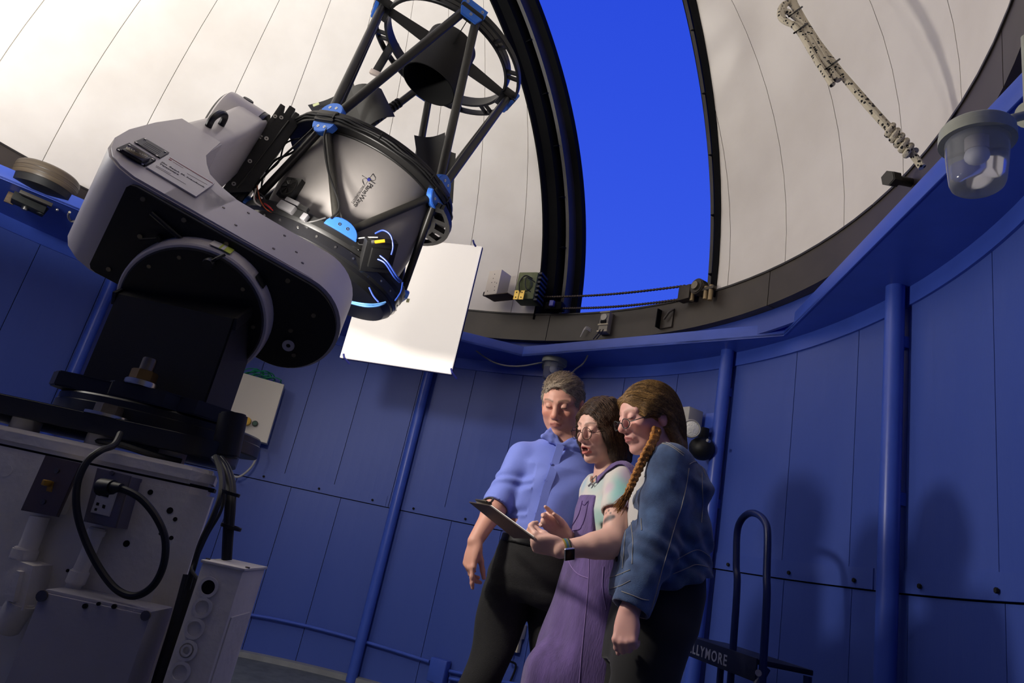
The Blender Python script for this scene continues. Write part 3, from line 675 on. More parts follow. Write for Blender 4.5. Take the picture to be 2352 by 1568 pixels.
# cable harness clipped to the mid ring and poles
for k, (r, dz) in enumerate(((.420, .006), (.424, -.004), (.418, -.012))):
    mb = MB(); mb.tube([OT(150 + 4 * i, r + .002 * math.sin(i * 1.7 + k), dz + .003 * math.sin(i * .9 + k)) for i in range(52)], .0055, 8); mb.build('ring_cable', RUBBER, tl)
for a, b, nm in ((225 + 4.5, 270 - 8, 0), (225 - 5, 180 + 10, 1)):
    mb = MB(); mb.tube(catmull([OT(a, .40, -.02), OT(a + (2 if nm == 0 else -2), .408, -.10), OT((a + b) / 2, .405, -.24), OT(b, .41, -.36), OT(b, .42, -.43)], 8), .0045, 8); mb.build('pole_cable', RUBBER, tl)
for a in (232, 262, 300, 322): 
    mb = MB(); mb.box(OT(a, .424, .0), (.012, .006, .03), (rad_dir(a), uO.cross(rad_dir(a)), uO), .002); mb.build('cable_tie', BLACK, tl)
# knurled cable wrap on the far pole
pA = OT(135, .385, .045); pB = OT(94, .38, LA)
for k in range(9):
    c_ = pA.lerp(pB, .50 + .032 * k); dd = (pB - pA).normalized(); mb = MB(); mb.cyl(c_ - dd * .006, c_ + dd * .006, .027, n=14); mb.build('cable_wrap', RUBBER, tl)
# thin bracket arm hanging from the upper ring (counterweight bar)
a = atY(902, 100, 3.0); b = atY(862, 168, 3.0); mb = MB(); dd = (b - a).normalized(); sd = dd.cross(c_F).normalized(); mb.box((a + b) / 2, ((b - a).length, .04, .02), (dd, sd, dd.cross(sd)), .003); mb.build('counterweight_bar', BLACK, tl)
for c_, s_ in ((a, (.075, .05, .016)), (b, (.055, .03, .03))): 
    mb = MB(); mb.box(c_, s_, (sd, c_F, dd), .003); mb.build('bar_clamp', mat('brushed_aluminium', (200, 186, 176), .45, metal=.6), tl)
# fan, power brick, electronics on the shroud
def shroud_frame(px, py, dr=0.0):
    """pixel -> point on the conical shroud plus local frame"""
    d = ray(px, py); best = None; bd = 9
    for k in range(400):
        s = 2.0 + k * .004; p = CAM + d * s; v = p - PO; z = v.dot(uO); rr = (v - uO * z).length
        rt = .350 if z > -.03 else .350 + (z + .03) / .17 * .004 if z > -.2 else .346 + (z + .2) / .16 * .011 if z > -.36 else .335 + (z + .36) / .10 * .017
        if abs(rr - rt - dr) < bd: bd = abs(rr - rt - dr); best = p
        if rr <= rt + dr: break
    v = best - PO; z = v.dot(uO); n = (v - uO * z).normalized(); return best, n, uO.cross(n)
p, n, t = shroud_frame(672, 437)
mb = MB(); mb.box(p + n * .012, (.096, .096, .028), (t, uO, n), .005); fan = mb.build('cooling_fan', BLACK, tl)
mb = MB(); mb.lathe([(.038, 0), (.044, 0), (.044, .003), (.038, .003)], p + n * .026, n, 24, True); mb.build('fan_rim', CARBON, fan)
for k in range(7):
    a = 2 * PI * k / 7; dd = t * math.cos(a) + uO * math.sin(a); d3 = t * math.cos(a + .6) + uO * math.sin(a + .6)
    mb = MB(); mb.sweep([[p + n * .026 + dd * .012, p + n * .029 + d3 * .013, p + n * .0295 + d3 * .037, p + n * .0265 + dd * .037], [p + n * .027 + dd * .012, p + n * .030 + d3 * .013, p + n * .0305 + d3 * .037, p + n * .0275 + dd * .037]]); mb.build('fan_blade', CARBON, fan, False)
p2, n2, t2 = shroud_frame(668, 488, .05)
dx = (shroud_frame(705, 507)[0] - shroud_frame(640, 475)[0]).normalized(); dy = n2.cross(dx).normalized()
mb = MB(); mb.box(p2 + n2 * .035, (.085, .036, .03), (dx, dy, n2), .006); mb.build('power_module', mat('module_grey', (96, 95, 97), .4), tl)
mb = MB(); mb.box(p2 + n2 * .03 + dy * .034 + dx * .0, (.075, .020, .018), (dx, dy, n2), .005); mb.build('power_module', MATS['module_grey'], tl)
mb = MB(); mb.box(p2 + n2 * .03 + dy * .030 + dx * .066, (.05, .018, .018), (dx, dy, n2), .003); mb.build('connector_block', BLACK, tl)
mb = MB(); mb.box(p2 + n2 * .035 + dx * .105 - dy * .004, (.026, .03, .022), (dx, dy, n2), .003); mb.build('connector_block', MATS['module_grey'], tl)
cols = [(170, 40, 40), (40, 50, 140), (190, 90, 40), (20, 20, 20), (20, 20, 20), (60, 60, 60), (210, 205, 190), (20, 20, 20), (20, 20, 20)]
rnd = random.Random(3)
for k, c_ in enumerate(cols):
    m_ = mat('wire_%d_%d_%d' % c_, c_, .5)
    pts = [(586 + rnd.uniform(-6, 6), 428 + rnd.uniform(-10, 8)), (590 + rnd.uniform(-8, 14), 455 + rnd.uniform(-6, 6)), (612 + rnd.uniform(-14, 10), 476 + rnd.uniform(-6, 8)), (645 + rnd.uniform(-8, 8), 486 + rnd.uniform(-6, 6))]
    if k > 4: pts += [(700, 505 + rnd.uniform(-8, 8)), (745 + rnd.uniform(-10, 5), 505 + rnd.uniform(-6, 14))]
    mb = MB(); mb.tube(catmull([shroud_frame(x, y, .06 + rnd.uniform(0, .03))[0] for x, y in pts], 6), rnd.uniform(.0022, .0045), 6); mb.build('loose_wire', m_, tl)
mb = MB(); mb.tube(catmull([shroud_frame(x, y, .02)[0] for x, y in ((610, 395), (632, 368), (668, 352), (700, 330))], 6), .005, 8); mb.build('loose_wire', RUBBER, tl)
mb = MB(); mb.tube(catmull([shroud_frame(x, y, .03)[0] for x, y in ((600, 440), (606, 405), (640, 372), (655, 330), (690, 318))], 6), .004, 8); mb.build('loose_wire', RUBBER, tl)
# maker's mark on the shroud: orbit emblem, rule and two lines of lettering
INK = mat('logo_ink', (34, 32, 32), .6)
pc, nc, tcg = shroud_frame(838, 448); pA, pB = shroud_frame(845.5, 420)[0], shroud_frame(811, 470)[0]
te = (pB - pA); te = (te - nc * te.dot(nc)).normalized(); tu = nc.cross(te)
if tu.dot(c_R) < 0: tu = -tu
if te.cross(tu).dot(nc) < 0: pass
pl0 = shroud_frame(849, 421)[0] + nc * .004
def on_sh(o):
    """wrap a flat print onto the shroud"""
    me = o.data; b = WL[o.name]
    for v in me.vertices:
        p = b + v.co; vv = p - PO; z = vv.dot(uO); n = (vv - uO * z).normalized(); rt = .350 if z > -.03 else .350 + (z + .03) / .17 * .004 if z > -.2 else .346 + (z + .2) / .16 * .011 if z > -.36 else .335 + (z + .36) / .10 * .017
        v.co = PO + n * (rt + .0012) + uO * z - b
o = text_obj('logo_lettering', 'PlaneWave', .0300, shroud_frame(848, 419)[0], te, tu, INK, shroud, 0, spacing=.92); on_sh(o)
o = text_obj('logo_lettering', 'INSTRUMENTS', .0128, shroud_frame(832.5, 426)[0], te, tu, INK, shroud, 0, spacing=1.12); on_sh(o)
def ink(name, pxs, r=.0011, closed=False):
    mb = MB(); mb.tube([shroud_frame(x, y, .0008)[0] for x, y in pxs], r, 5, closed=closed); mb.build(name, INK, shroud)
ink('logo_rule', [(856, 399), (850, 408), (846, 414), (838, 427), (829, 442), (820, 456), (811, 469)])
ink('logo_orbit', [(838, 427), (833, 418), (833, 412), (838, 410), (845, 411), (853, 414), (858, 415), (862, 413), (862, 408), (856, 399)])
ink('logo_orbit', [(831, 403), (838, 407), (850, 415), (861, 422)])
q, nq, tq = shroud_frame(847, 412.5); mb = MB(); mb.box(q + nq * .001, (.0125, .0125, .002), (te, tu, nq)); mb.build('logo_square', mat('logo_blue', (40, 48, 130), .5), shroud, False)
# guide electronics box between the lower poles, with cables
bc = OT(300, .425, -.40); d = rad_dir(300); bn = (d * .8 - uO * .5).normalized(); bx = uO.cross(bn).normalized(); bx = (bx * .82 + bn.cross(bx) * .57).normalized(); by = bn.cross(bx)
bc = atP(868, 586, bc - c_F * .05, c_F)
mb = MB(); mb.box(bc, (.135, .14, .04), (bx, by, bn), .003); ebx = mb.build('focuser_electronics', BLACK2, tl)
mb = MB(); mb.box(bc + bn * .022, (.085, .09, .02), (bx, by, bn), .006); mb.build('electronics_body', BLACK, ebx)
a = atP(860, 556, bc + bn * .04, bn); b = atP(884, 553, bc + bn * .05, bn)
mb = MB(); mb.cyl(a, b, .007, n=14); mb.build('connector_plug', mat('plug_yellow', (222, 170, 30), .4), ebx)
mb = MB(); mb.cyl(a + (a - b).normalized() * .012, a, .008, n=14); mb.build('connector_sleeve', STEEL, ebx)
NB = mat('network_cable_blue', (38, 66, 150), .4); LBm = mat('network_cable_light_blue', (84, 132, 190), .4)
def bcab(pts, m_, r=.0038, nm='data_cable'):
    mb = MB(); mb.tube(catmull([atP(x, y, bc + c_F * dz, c_F) for x, y, dz in pts], 8), r, 8); return mb.build(nm, m_, tl)
bcab([(862, 536, -.03), (880, 529, -.05), (897, 540, -.06), (903, 565, -.06), (899, 585, -.05)], NB)
bcab([(868, 595, -.05), (885, 605, -.06), (905, 635, -.05), (918, 648, -.02)], NB)
bcab([(873, 587, -.05), (890, 602, -.06), (910, 632, -.05), (922, 646, -.02)], NB)
bcab([(925, 648, -.02), (921, 670, .0), (908, 690, .03)], NB)
bcab([(800, 692, -.0), (835, 698, -.03), (862, 699, -.02), (886, 694, .0)], LBm, .0045); bcab([(800, 694, .0), (838, 703, -.03), (866, 703, -.02), (884, 696, .0)], LBm, .0045)
bcab([(848, 660, .02), (858, 680, .01), (870, 694, .0)], NB)
bcab([(805, 555, .0), (820, 548, -.03), (845, 545, -.05), (868, 545, -.05)], WHITE, .0022); bcab([(800, 560, .0), (815, 566, -.02), (825, 575, -.03)], RUBBER, .003); bcab([(822, 548, -.02), (824, 560, -.03), (838, 562, -.04)], RUBBER, .003)
# ================================================================== PIER AND WHAT IS FIXED TO IT
YP = 1.30
def quad_slab(pts, y, depth, bev=.0):
    """pixel quad on the plane Y=y, extruded backwards"""
    P4 = [atY(a, b, y) for a, b in pts]; mb = MB(); bm = bmesh.new(); A = [bm.verts.new(p) for p in P4]; B_ = [bm.verts.new(p + V3(0, depth, 0)) for p in P4]; n = len(A)
    fa = bm.faces.new(A); bm.faces.new(B_[::-1])
    for k in range(n): bm.faces.new((A[k], B_[k], B_[(k + 1) % n], A[(k + 1) % n]))
    if bev: bmesh.ops.bevel(bm, geom=list(fa.edges), offset=bev, segments=2, affect='EDGES')
    mb._merge(bm); return mb
pier = thing('telescope_pier', (-1.05, 1.7, 0), 'chunky white painted concrete pier carrying the telescope mount', 'pier')
plan = [(-1.65, YP), (-.530, YP), (-.500, YP + .04), (-.66, 1.78), (-.80, 1.95), (-1.65, 1.95)]
mb = MB(); mb.prism(plan, (0, 0, 0), ex_, ey_, ez_, 0, 1.036, .012); mb.build('pier_body', PIERM, pier, True, 30)
plan2 = [(-1.65, YP + .004), (-.54, YP + .004), (-.508, YP + .044), (-.666, 1.78), (-.81, 1.94), (-1.65, 1.94)]
mb = MB(); mb.prism(plan2, (0, 0, 0), ex_, ey_, ez_, 1.040, 1.073, .008); mb.build('pier_cap', PIERM, pier, True, 30)
mb = MB(); mb.prism([(x * .999, y + .012) for x, y in plan2], (0, 0, 0), ex_, ey_, ez_, 1.034, 1.042); mb.build('cap_joint', DARK, pier, False)
for x, y, r in ((290, 1248, .006), (345, 1130, .005), (390, 1172, .006), (402, 1192, .004), (393, 1235, .004), (12, 1080, .012), (155, 1310, .003), (368, 1225, .003)):
    p = atY(x, y, YP - .001); mb = MB(); mb.cyl(p, p + V3(0, .006, 0), r, n=10); mb.build('anchor_hole' if r < .01 else 'anchor_stub', DARK if r < .01 else PIERM, pier)
# light switch
PL1 = mat('brown_steel_plate', (112, 98, 90), .42, metal=.5, var=.08)
pts = [(103, 1045), (186, 1064), (131, 1187), (46, 1171)]
sw = thing('light_switch', atY(90, 1180, 1.27), 'brown steel switch plate with a yellow toggle on the white pier', 'light switch')
quad_slab(pts, 1.262, .006, .002).build('switch_plate', PL1, sw)
quad_slab([(110, 1052), (180, 1068), (128, 1180), (55, 1166)], 1.268, .034).build('back_box', PIERM, sw, False)
quad_slab([(111, 1103), (123, 1106), (118, 1130), (105, 1127)], 1.2605, .004, .001).build('toggle_slot', mat('toggle_yellow', (170, 130, 50), .5), sw)
p = atY(115, 1114, 1.262); mb = MB(); mb.box(p + V3(0, -.012, .003), (.006, .022, .010), None, .002); mb.build('toggle', MATS['toggle_yellow'], sw)
for x, y in ((131, 1081), (100, 1152)): p = atY(x, y, 1.262); mb = MB(); mb.cyl(p, p - V3(0, .003, 0), .0045, n=14); mb.build('plate_screw', DSTEEL, sw)
# power outlet
ot = thing('power_outlet', atY(230, 1210, 1.27), 'white duplex power outlet in a steel plate with a black plug in it', 'power outlet')
quad_slab([(222, 1074), (301, 1093), (266, 1213), (190, 1197)], 1.256, .005, .002).build('outlet_plate', mat('grey_steel_plate', (128, 120, 118), .42, metal=.5, var=.08), ot)
quad_slab([(226, 1078), (302, 1095), (268, 1213), (193, 1196)], 1.261, .042).build('back_box', mat('steel_box', (104, 102, 120), .5, metal=.3), ot, False)
IV = mat('outlet_white', (205, 200, 194), .4)
quad_slab([(233, 1102), (275, 1112), (250, 1186), (207, 1176)], 1.2535, .004, .001).build('receptacle', IV, ot)
for q in ([(222, 1153), (228, 1154.5), (226, 1161), (220, 1160)], [(218, 1166), (223, 1167), (221, 1173), (216, 1172)], [(236, 1158), (242, 1160), (240, 1168), (234, 1166)], [(232, 1132), (250, 1136), (248, 1142), (230, 1138)]):
    quad_slab(q, 1.2528, .003).build('slot', DARK, ot, False)
p = atY(258, 1086, 1.256); mb = MB(); mb.cyl(p, p - V3(0, .003, 0), .004, n=14); mb.build('plate_screw', DSTEEL, ot)
# power cord
cord = thing('power_cable', atY(270, 1370, 1.26), 'thick black power cord looping over the pier from the outlet up to the mount', 'cord')
path = [(262, 1119, 1.222), (290, 1126, 1.216), (325, 1146, 1.215), (358, 1186, 1.215), (379, 1236, 1.215), (376, 1295, 1.216), (352, 1344, 1.220), (312, 1368, 1.226), (270, 1355, 1.232), (232, 1310, 1.236), (198, 1245, 1.236), (177, 1175, 1.234), (178, 1110, 1.236), (200, 1060, 1.245), (232, 1034, 1.262), (262, 1022, 1.30), (276, 996, 1.36)]
cpts = catmull([atY(x, y, d) for x, y, d in path], 8)
mb = MB(); mb.tube(cpts, .0062, 10); mb.build('cable', RUBBER, cord)
mb = MB(); a = atY(231, 1118, 1.236); b = atY(262, 1119, 1.222); mb.cyl(a, b, .016, .012, 14, .003); mb.cyl(b, b + (b - a).normalized() * .018, .010, .007, 12); mb.build('plug', RUBBER, cord)
# conduits
def conduit(name, pts, y, r, lab, fittings=()):
    P = [atY(a, b, y) for a, b in pts]; t = thing(name, P[-1], lab, 'conduit'); mb = MB(); mb.tube(P, r, 14); mb.build('pipe', PIERM, t)
    for (x, yy, rr, h) in fittings:
        p = atY(x, yy, y); d = (P[-1] - P[0]).normalized(); mb = MB(); mb.cyl(p - d * h, p + d * h, rr, n=16, bev=.002); mb.build('coupling', PIERM, t)
    return t
conduit('conduit', [(226, 1212), (196, 1285), (166, 1352)], 1.280, .0125, 'white painted conduit running down from the power outlet', ((178, 1325, .016, .012), (221, 1222, .015, .007)))
t = conduit('conduit', [(92, 1186), (72, 1240), (54, 1282)], 1.278, .016, 'white painted conduit running down from the light switch', ((56, 1272, .021, .010), (60, 1262, .019, .004)))
mb = quad_slab([(36, 1290), (66, 1300), (42, 1404), (-14, 1392), (-6, 1330)], 1.232, .068, .012); mb.build('conduit_body', PIERM, t)
mb = MB(); p = atY(40, 1408, 1.262); mb.cyl(p + V3(0, 0, .02), p - V3(0.012, 0, .03), .024, n=16, bev=.003); mb.build('coupling', PIERM, t)
# junction box at the lower left
ZB_ = .83; f0, f1, b1, b0_ = atZ(92, 1352, ZB_), atZ(357, 1402, ZB_), atZ(374, 1387, ZB_), atZ(122, 1343, ZB_)
jb = thing('junction_box', (f0.x + .12, 1.25, .0), 'large white painted metal box at the foot of the pier below the cord loop', 'junction box')
mb = MB(); yf = (f0.y + f1.y) / 2; xl, xr = f0.x, f1.x
mb.box(((xl + xr) / 2, (yf + 1.305) / 2, ZB_ / 2), (xr - xl, 1.305 - yf, ZB_), None, .004); mb.build('box_body', mat('box_paint', (158, 156, 164), .55, var=.05, bump=.1, bscale=50), jb)
mb = MB(); mb.box(((xl + xr) / 2, yf - .002, ZB_ / 2 - .004), (xr - xl + .004, .004, ZB_ - .004), None, .0015); mb.build('box_lid', MATS['box_paint'], jb)
for x, y, r in ((98, 1368, .009), (336, 1413, .008), (197, 1391, .004), (228, 1386, .003), (264, 1392, .004)):
    p = atY(x, y, yf - .004); mb = MB(); mb.cyl(p, p - V3(0, .004, 0), r, n=12); mb.build('lid_screw' if r > .007 else 'knock_hole', DSTEEL if r > .007 else DARK, jb)
# cable trunk box
ZT = .92; FL, FR, BRr = atZ(463, 1291, ZT), atZ(560, 1311, ZT), atZ(595, 1296, ZT)
tr = thing('cable_duct', (FL.x + .07, FL.y + .08, 0), 'tall white metal cable duct with round knock-outs beside the pier', 'cable duct')
wx = FR.x - FL.x; yf = (FL.y + FR.y) / 2; dpt = .13
mb = MB(); mb.box((FL.x + wx / 2, yf + dpt / 2, ZT / 2), (wx, dpt, ZT), None, .003); mb.build('duct_body', PIERM, tr)
mb = MB(); mb.box((FL.x + wx / 2, yf + dpt / 2, ZT + .002), (wx + .006, dpt + .006, .005), None, .002); mb.build('duct_lid', PIERM, tr)
mb = MB(); mb.box((FR.x + .001, yf + .06, ZT / 2 - .03), (.003, .10, ZT - .09), None, .001); mb.build('side_cover', PIERM, tr, False)
for i, (x, y) in enumerate(((479, 1348), (465, 1395), (447, 1443), (430, 1493), (414, 1543))):
    p = atY(x, y, yf - .001)
    if i == 0: mb = MB(); mb.cyl(p, p + V3(0, .002, 0), .0115, n=24); mb.build('knockout_hole', DARK, tr)
    mb = MB(); mb.lathe([(.0115, 0), (.0165, 0), (.0165, .003), (.0115, .003)], p, V3(0, -1, 0), 28, True); mb.build('knockout_ring', PIERM, tr)
    if i == 3: mb = MB(); mb.lathe([(.006, 0), (.009, 0), (.009, .004), (.006, .004)], p, V3(0, -1, 0), 20, True); mb.build('knockout_ring', PIERM, tr)
for x in (-.035, .035): p = V3(FL.x + wx / 2 + x, yf + .02, ZT + .0045); mb = MB(); mb.cyl(p, p + V3(0, 0, .002), .004, n=10); mb.build('lid_screw', DSTEEL, tr)
# cable bundle rising from the trunk to the mount
cb = thing('cable_bundle', atY(522, 1285, 1.29), 'bundle of black cables rising from the white duct to the mount', 'cables')
for k, (dx, r) in enumerate(((0, .0075), (7, .006), (-6, .0055), (3, .005))):
    P = [atY(x + dx * s, y, yy) for x, y, yy, s in ((520, 1286, 1.29, .7), (523, 1230, 1.29, .8), (528, 1160, 1.30, .9), (527, 1110, 1.33, 1), (516, 1075, 1.36, 1), (498, 1052, 1.40, 1.4))]
    mb = MB(); mb.tube(catmull(P, 7), r, 9); mb.build('cable', RUBBER if k != 2 else mat('cable_dark_blue', (26, 34, 66), .5), cb)
for x, y in ((528, 1132), (531, 1210)): p = atY(x, y, 1.30); mb = MB(); mb.lathe([(.016, -.003), (.019, -.003), (.019, .003), (.016, .003)], p, V3(.1, 0, 1), 16, True); mb.build('cable_tie', BLACK, cb)
mb = MB(); mb.tube(catmull([atY(x, y, d) for x, y, d in ((495, 1048, 1.38), (508, 1090, 1.32), (507, 1135, 1.285), (490, 1185, 1.27), (462, 1245, 1.265), (442, 1310, 1.262), (430, 1352, 1.262))], 7), .0052, 8); mb.build('cable', RUBBER, cb)
mb = MB(); mb.tube(catmull([atY(x, y, d) for x, y, d in ((500, 1052, 1.38), (514, 1096, 1.32), (510, 1165, 1.29), (475, 1230, 1.27), (448, 1290, 1.26), (440, 1308, 1.25), (455, 1330, 1.235), (474, 1350, 1.225))], 7), .0030, 8); mb.build('cable', RUBBER, cb)
mb = MB(); mb.tube(catmull([atY(x, y, d) for x, y, d in ((438, 1320, 1.29), (405, 1440, 1.285), (365, 1568, 1.28), (340, 1660, 1.28))], 6), .013, 10); mb.build('floor_cable', mat('dark_hose', (34, 33, 36), .6), cb)
# oddments lying on the pier cap under the plate
mb = MB(); mb.tube(catmull([V3(-.80, 1.42, 1.085), V3(-.74, 1.40, 1.088), V3(-.68, 1.40, 1.082), V3(-.62, 1.43, 1.081)], 6), .006, 8)
tag(mb.build('loose_cable', RUBBER), 'short black cable lying on the pier cap under the base plate', 'cable')
# ================================================================== THINGS ON THE WALL AND RING
def radial_frame(p):
    n = V3(CX - p.x, CY - p.y, 0).normalized(); return n, V3(0, 0, 1).cross(n).normalized(), ez_     # inward normal, tangent, up
# white flat-field screen; glow added, the flashes alone leave it grey
zb = EYE + .90; BL, BR = atZ(780, 820, zb), atZ(1035, 858, zb); sx_ = (BR - BL).normalized(); sn = V3(sx_.y, -sx_.x, 0)
TR = atP(1103, 565, BR, sn); hgt = TR.z - zb
sc = thing('flat_field_screen', (BL + BR) / 2, 'blank white flat panel with added glow hanging in front of the wall beside the telescope', 'screen')
mb = MB(); mb.box((BL + BR) / 2 + ez_ * hgt / 2 - sn * .008, ((BR - BL).length, .014, hgt), (sx_, sn, ez_), .002); mb.build('white_panel', mat('white_acrylic_added_glow', (226, 220, 212), .32, spec=.45, emit=((255, 244, 232), .62)), sc)
mb = MB(); mb.box((BL + BR) / 2 + ez_ * hgt / 2 - sn * .024, ((BR - BL).length + .004, .018, hgt + .004), (sx_, sn, ez_), .002); mb.build('backing_board', mat('dark_blue_backing', (34, 34, 92), .5), sc)
for x, y in ((1090, 562), (1040, 857), (793, 823)):
    p = atP(x, y, BR + sn * .0, sn); mb = MB(); mb.tube([p + sn * .012 + ez_ * .022 - sx_ * .012, p + sn * .016, p - sn * .03 - ez_ * .02 + sx_ * .02], .006, 10); mb.build('corner_clip', mat('clip_blue', (56, 62, 150), .4), sc)
p = atP(937, 690, BR, sn); mb = MB(); mb.box(p + sn * .001, (.018, .002, .024), (sx_, sn, ez_)); mb.build('tape_mark', mat('tape_olive', (168, 166, 120), .7), sc, False)
for k in (.3, .7):
    p = BL.lerp(BR, k) + ez_ * (hgt * .45) - sn * .03; q = p + V3(0, 0, 0); e = atC(905 + 80 * (k > .5), 745, RW - .01); mb = MB(); mb.tube([p, e], .014, 12); mb.build('support_arm', BLUE2, sc)
# white electrical cabinet
cp = atC(582, 940, RW - .20); n_, t_, _ = radial_frame(cp)
def onwall(px, py): return atP(px, py, cp, n_)
ec = thing('electrical_cabinet', onwall(562, 1010), 'off-white electrical cabinet on the blue wall behind the mount', 'cabinet')
P5 = [onwall(x, y) for x, y in ((548, 858), (557, 856), (653, 883), (613, 1018), (505, 990), (510, 968))]
mb = MB(); mb.sweep([[p for p in P5], [p - n_ * .14 for p in P5]]); mb.build('cabinet_body', mat('cabinet_cream', (212, 204, 188), .45), ec, True, 30)
pts_in = [p.lerp(sum(P5, V3(0, 0, 0)) / 6, .012) for p in P5]
mb = MB(); mb.sweep([[p + n_ * .006 for p in pts_in], [p - n_ * .002 for p in pts_in]]); mb.build('cabinet_door', MATS['cabinet_cream'], ec, True, 30)
p = onwall(567, 968); mb = MB(); mb.cyl(p, p + n_ * .05, .034, .030, 20, .004); mb.build('yellow_switch', mat('switch_yellow', (220, 170, 20), .4), ec)
p = onwall(586, 973); mb = MB(); mb.cyl(p, p + n_ * .03, .017, n=20, bev=.003); mb.build('green_button', mat('button_green', (20, 70, 50), .4), ec)
p = onwall(586, 973) ; mb = MB(); mb.lathe([(.017, 0), (.022, 0), (.022, .012), (.017, .012)], p + n_ * .006, n_, 20, True); mb.build('button_bezel', BLACK, ec)
for x, y in ((590, 1016), (530, 994)):
    pass
mb = MB(); mb.tube(catmull([onwall(x, y) - n_ * d for x, y, d in ((594, 1014, .04), (592, 1040, .02), (578, 1070, .03), (552, 1092, .05), (535, 1092, .06), (526, 1078, .06))], 7), .008, 8)
tag(mb.build('white_cable', mat('white_cable', (176, 172, 164), .5)), 'white cable hanging in a loop below the electrical cabinet', 'cable')
GC = mat('green_cable', (14, 128, 92), .5); rnd = random.Random(5)
gt = thing('green_cable_coil', onwall(600, 870) - n_ * .07, 'tangle of green cable lying on top of the electrical cabinet', 'cable coil')
for k in range(9):
    cxp, cyp = 585 + rnd.uniform(-14, 34), 864 + rnd.uniform(-4, 10); pts = []
    for i in range(14):
        a = 2 * PI * i / 14; pts.append(onwall(cxp + (26 + rnd.uniform(-6, 6)) * math.cos(a), cyp + (cxp - 590) * .14 - 4 + (8 + rnd.uniform(-3, 3)) * math.sin(a)) - n_ * (.05 + .04 * math.sin(a) + rnd.uniform(-.01, .01)))
    mb = MB(); mb.tube(catmull(pts, 3, True), .0042, 6, closed=True); mb.build('cable_turn', GC, gt)
# jelly-jar lights
CAP = mat('lamp_cap_grey', (150, 152, 138), .5, var=.1, vscale=20); GLASS = mat('ribbed_lamp_glass', (225, 228, 235), .14, trans=.85, ior=1.25, spec=.6)
def jar_lamp(top, rc, rg, hg, arm, lab):
    t = thing('jar_lamp', top - ez_ * (hg + rc * .55), lab, 'wall lamp', 'jar lamps under the ledge')
    mb = MB(); mb.lathe([(0, .0), (rc * .75, 0), (rc * .96, -rc * .10), (rc, -rc * .16), (rc, -rc * .30), (rc * 1.02, -rc * .32), (rc * 1.02, -rc * .60), (rc * .86, -rc * .60), (rc * .86, -rc * .5), (0, -rc * .5)], top, ez_, 40); mb.build('lamp_cap', CAP, t, True, 30)
    n = 72; secs = []
    for f, z in ((1.0, 0), (.99, -.1), (.93, -.5), (.86, -.84), (.80, -.93), (.70, -.97), (.0001, -.985)):
        secs.append([top + V3(math.cos(2 * PI * k / n), math.sin(2 * PI * k / n), 0) * rg * f * (1 + (.008 if (k % 2 and z > -.9) else 0)) + ez_ * (-rc * .5 + z * hg) for k in range(n)])
    mb = MB(); mb.sweep(secs, caps=False)
    mb.build('glass_jar', GLASS, t, True, 60)
    mb = MB(); mb.cyl(top - ez_ * rc * .5, top - ez_ * (rc * .5 + hg * .25), rg * .28, n=16); mb.build('lamp_socket', WHITE, t)
    mb = MB(); mb.sph(top - ez_ * (rc * .5 + hg * .36), rg * .30, 16, (1, 1, 1.25)); mb.build('bulb', mat('frosted_bulb', (220, 220, 222), .35), t)
    mb = MB(); mb.tube(arm, rc * .15, 12); mb.build('lamp_arm', CAP, t)
    e = arm[-1]; d = (arm[-1] - arm[-2]).normalized(); mb = MB(); mb.cyl(e - d * .01, e + d * rc * .25, rc * .42, n=20, bev=.004); mb.build('mounting_box', CAP, t)
    if e.z < ZS - .02: mb = MB(); mb.cyl(e, V3(e.x, e.y, ZS + .002), rc * .15, n=12); mb.build('drop_stem', CAP, t)
    return t
top = atD(2243, 292, 1.5)
jar_lamp(top, .073, .062, .128, [top - ez_ * .035 + c_R * .06, atD(2325, 272, 1.52), atD(2365, 262, 1.54)], 'large grey jar lamp with clear ribbed glass under the ledge on the right')
top = atC(1276, 820, RW - .17); n_, t_, _ = radial_frame(top)
jar_lamp(top, .092, .075, .14, [top - ez_ * .035, top - ez_ * .03 - n_ * .05 - t_ * .09, top - ez_ * .03 - n_ * .12 - t_ * .13], 'small grey jar lamp on the wall behind the man, over his head')
# wires by the rear lamp
mb = MB(); mb.tube(catmull([atC(x, y, RW - r) for x, y, r in ((1064, 770, .28), (1095, 806, .26), (1140, 834, .24), (1190, 841, .22), (1246, 832, .20))], 8), .006, 8)
tag(mb.build('sagging_wire', mat('grey_wire', (132, 130, 126), .5)), 'thin grey wire sagging from the white screen to the rear jar lamp', 'wire')
mb = MB(); mb.tube(catmull([atC(x, y, RW - r) for x, y, r in ((1352, 812, .26), (1340, 834, .22), (1320, 850, .18), (1305, 870, .16))], 8), .006, 8)
tag(mb.build('lamp_wire', MATS['grey_wire']), 'short wire running from the ledge down behind the man to the rear lamp', 'wire')
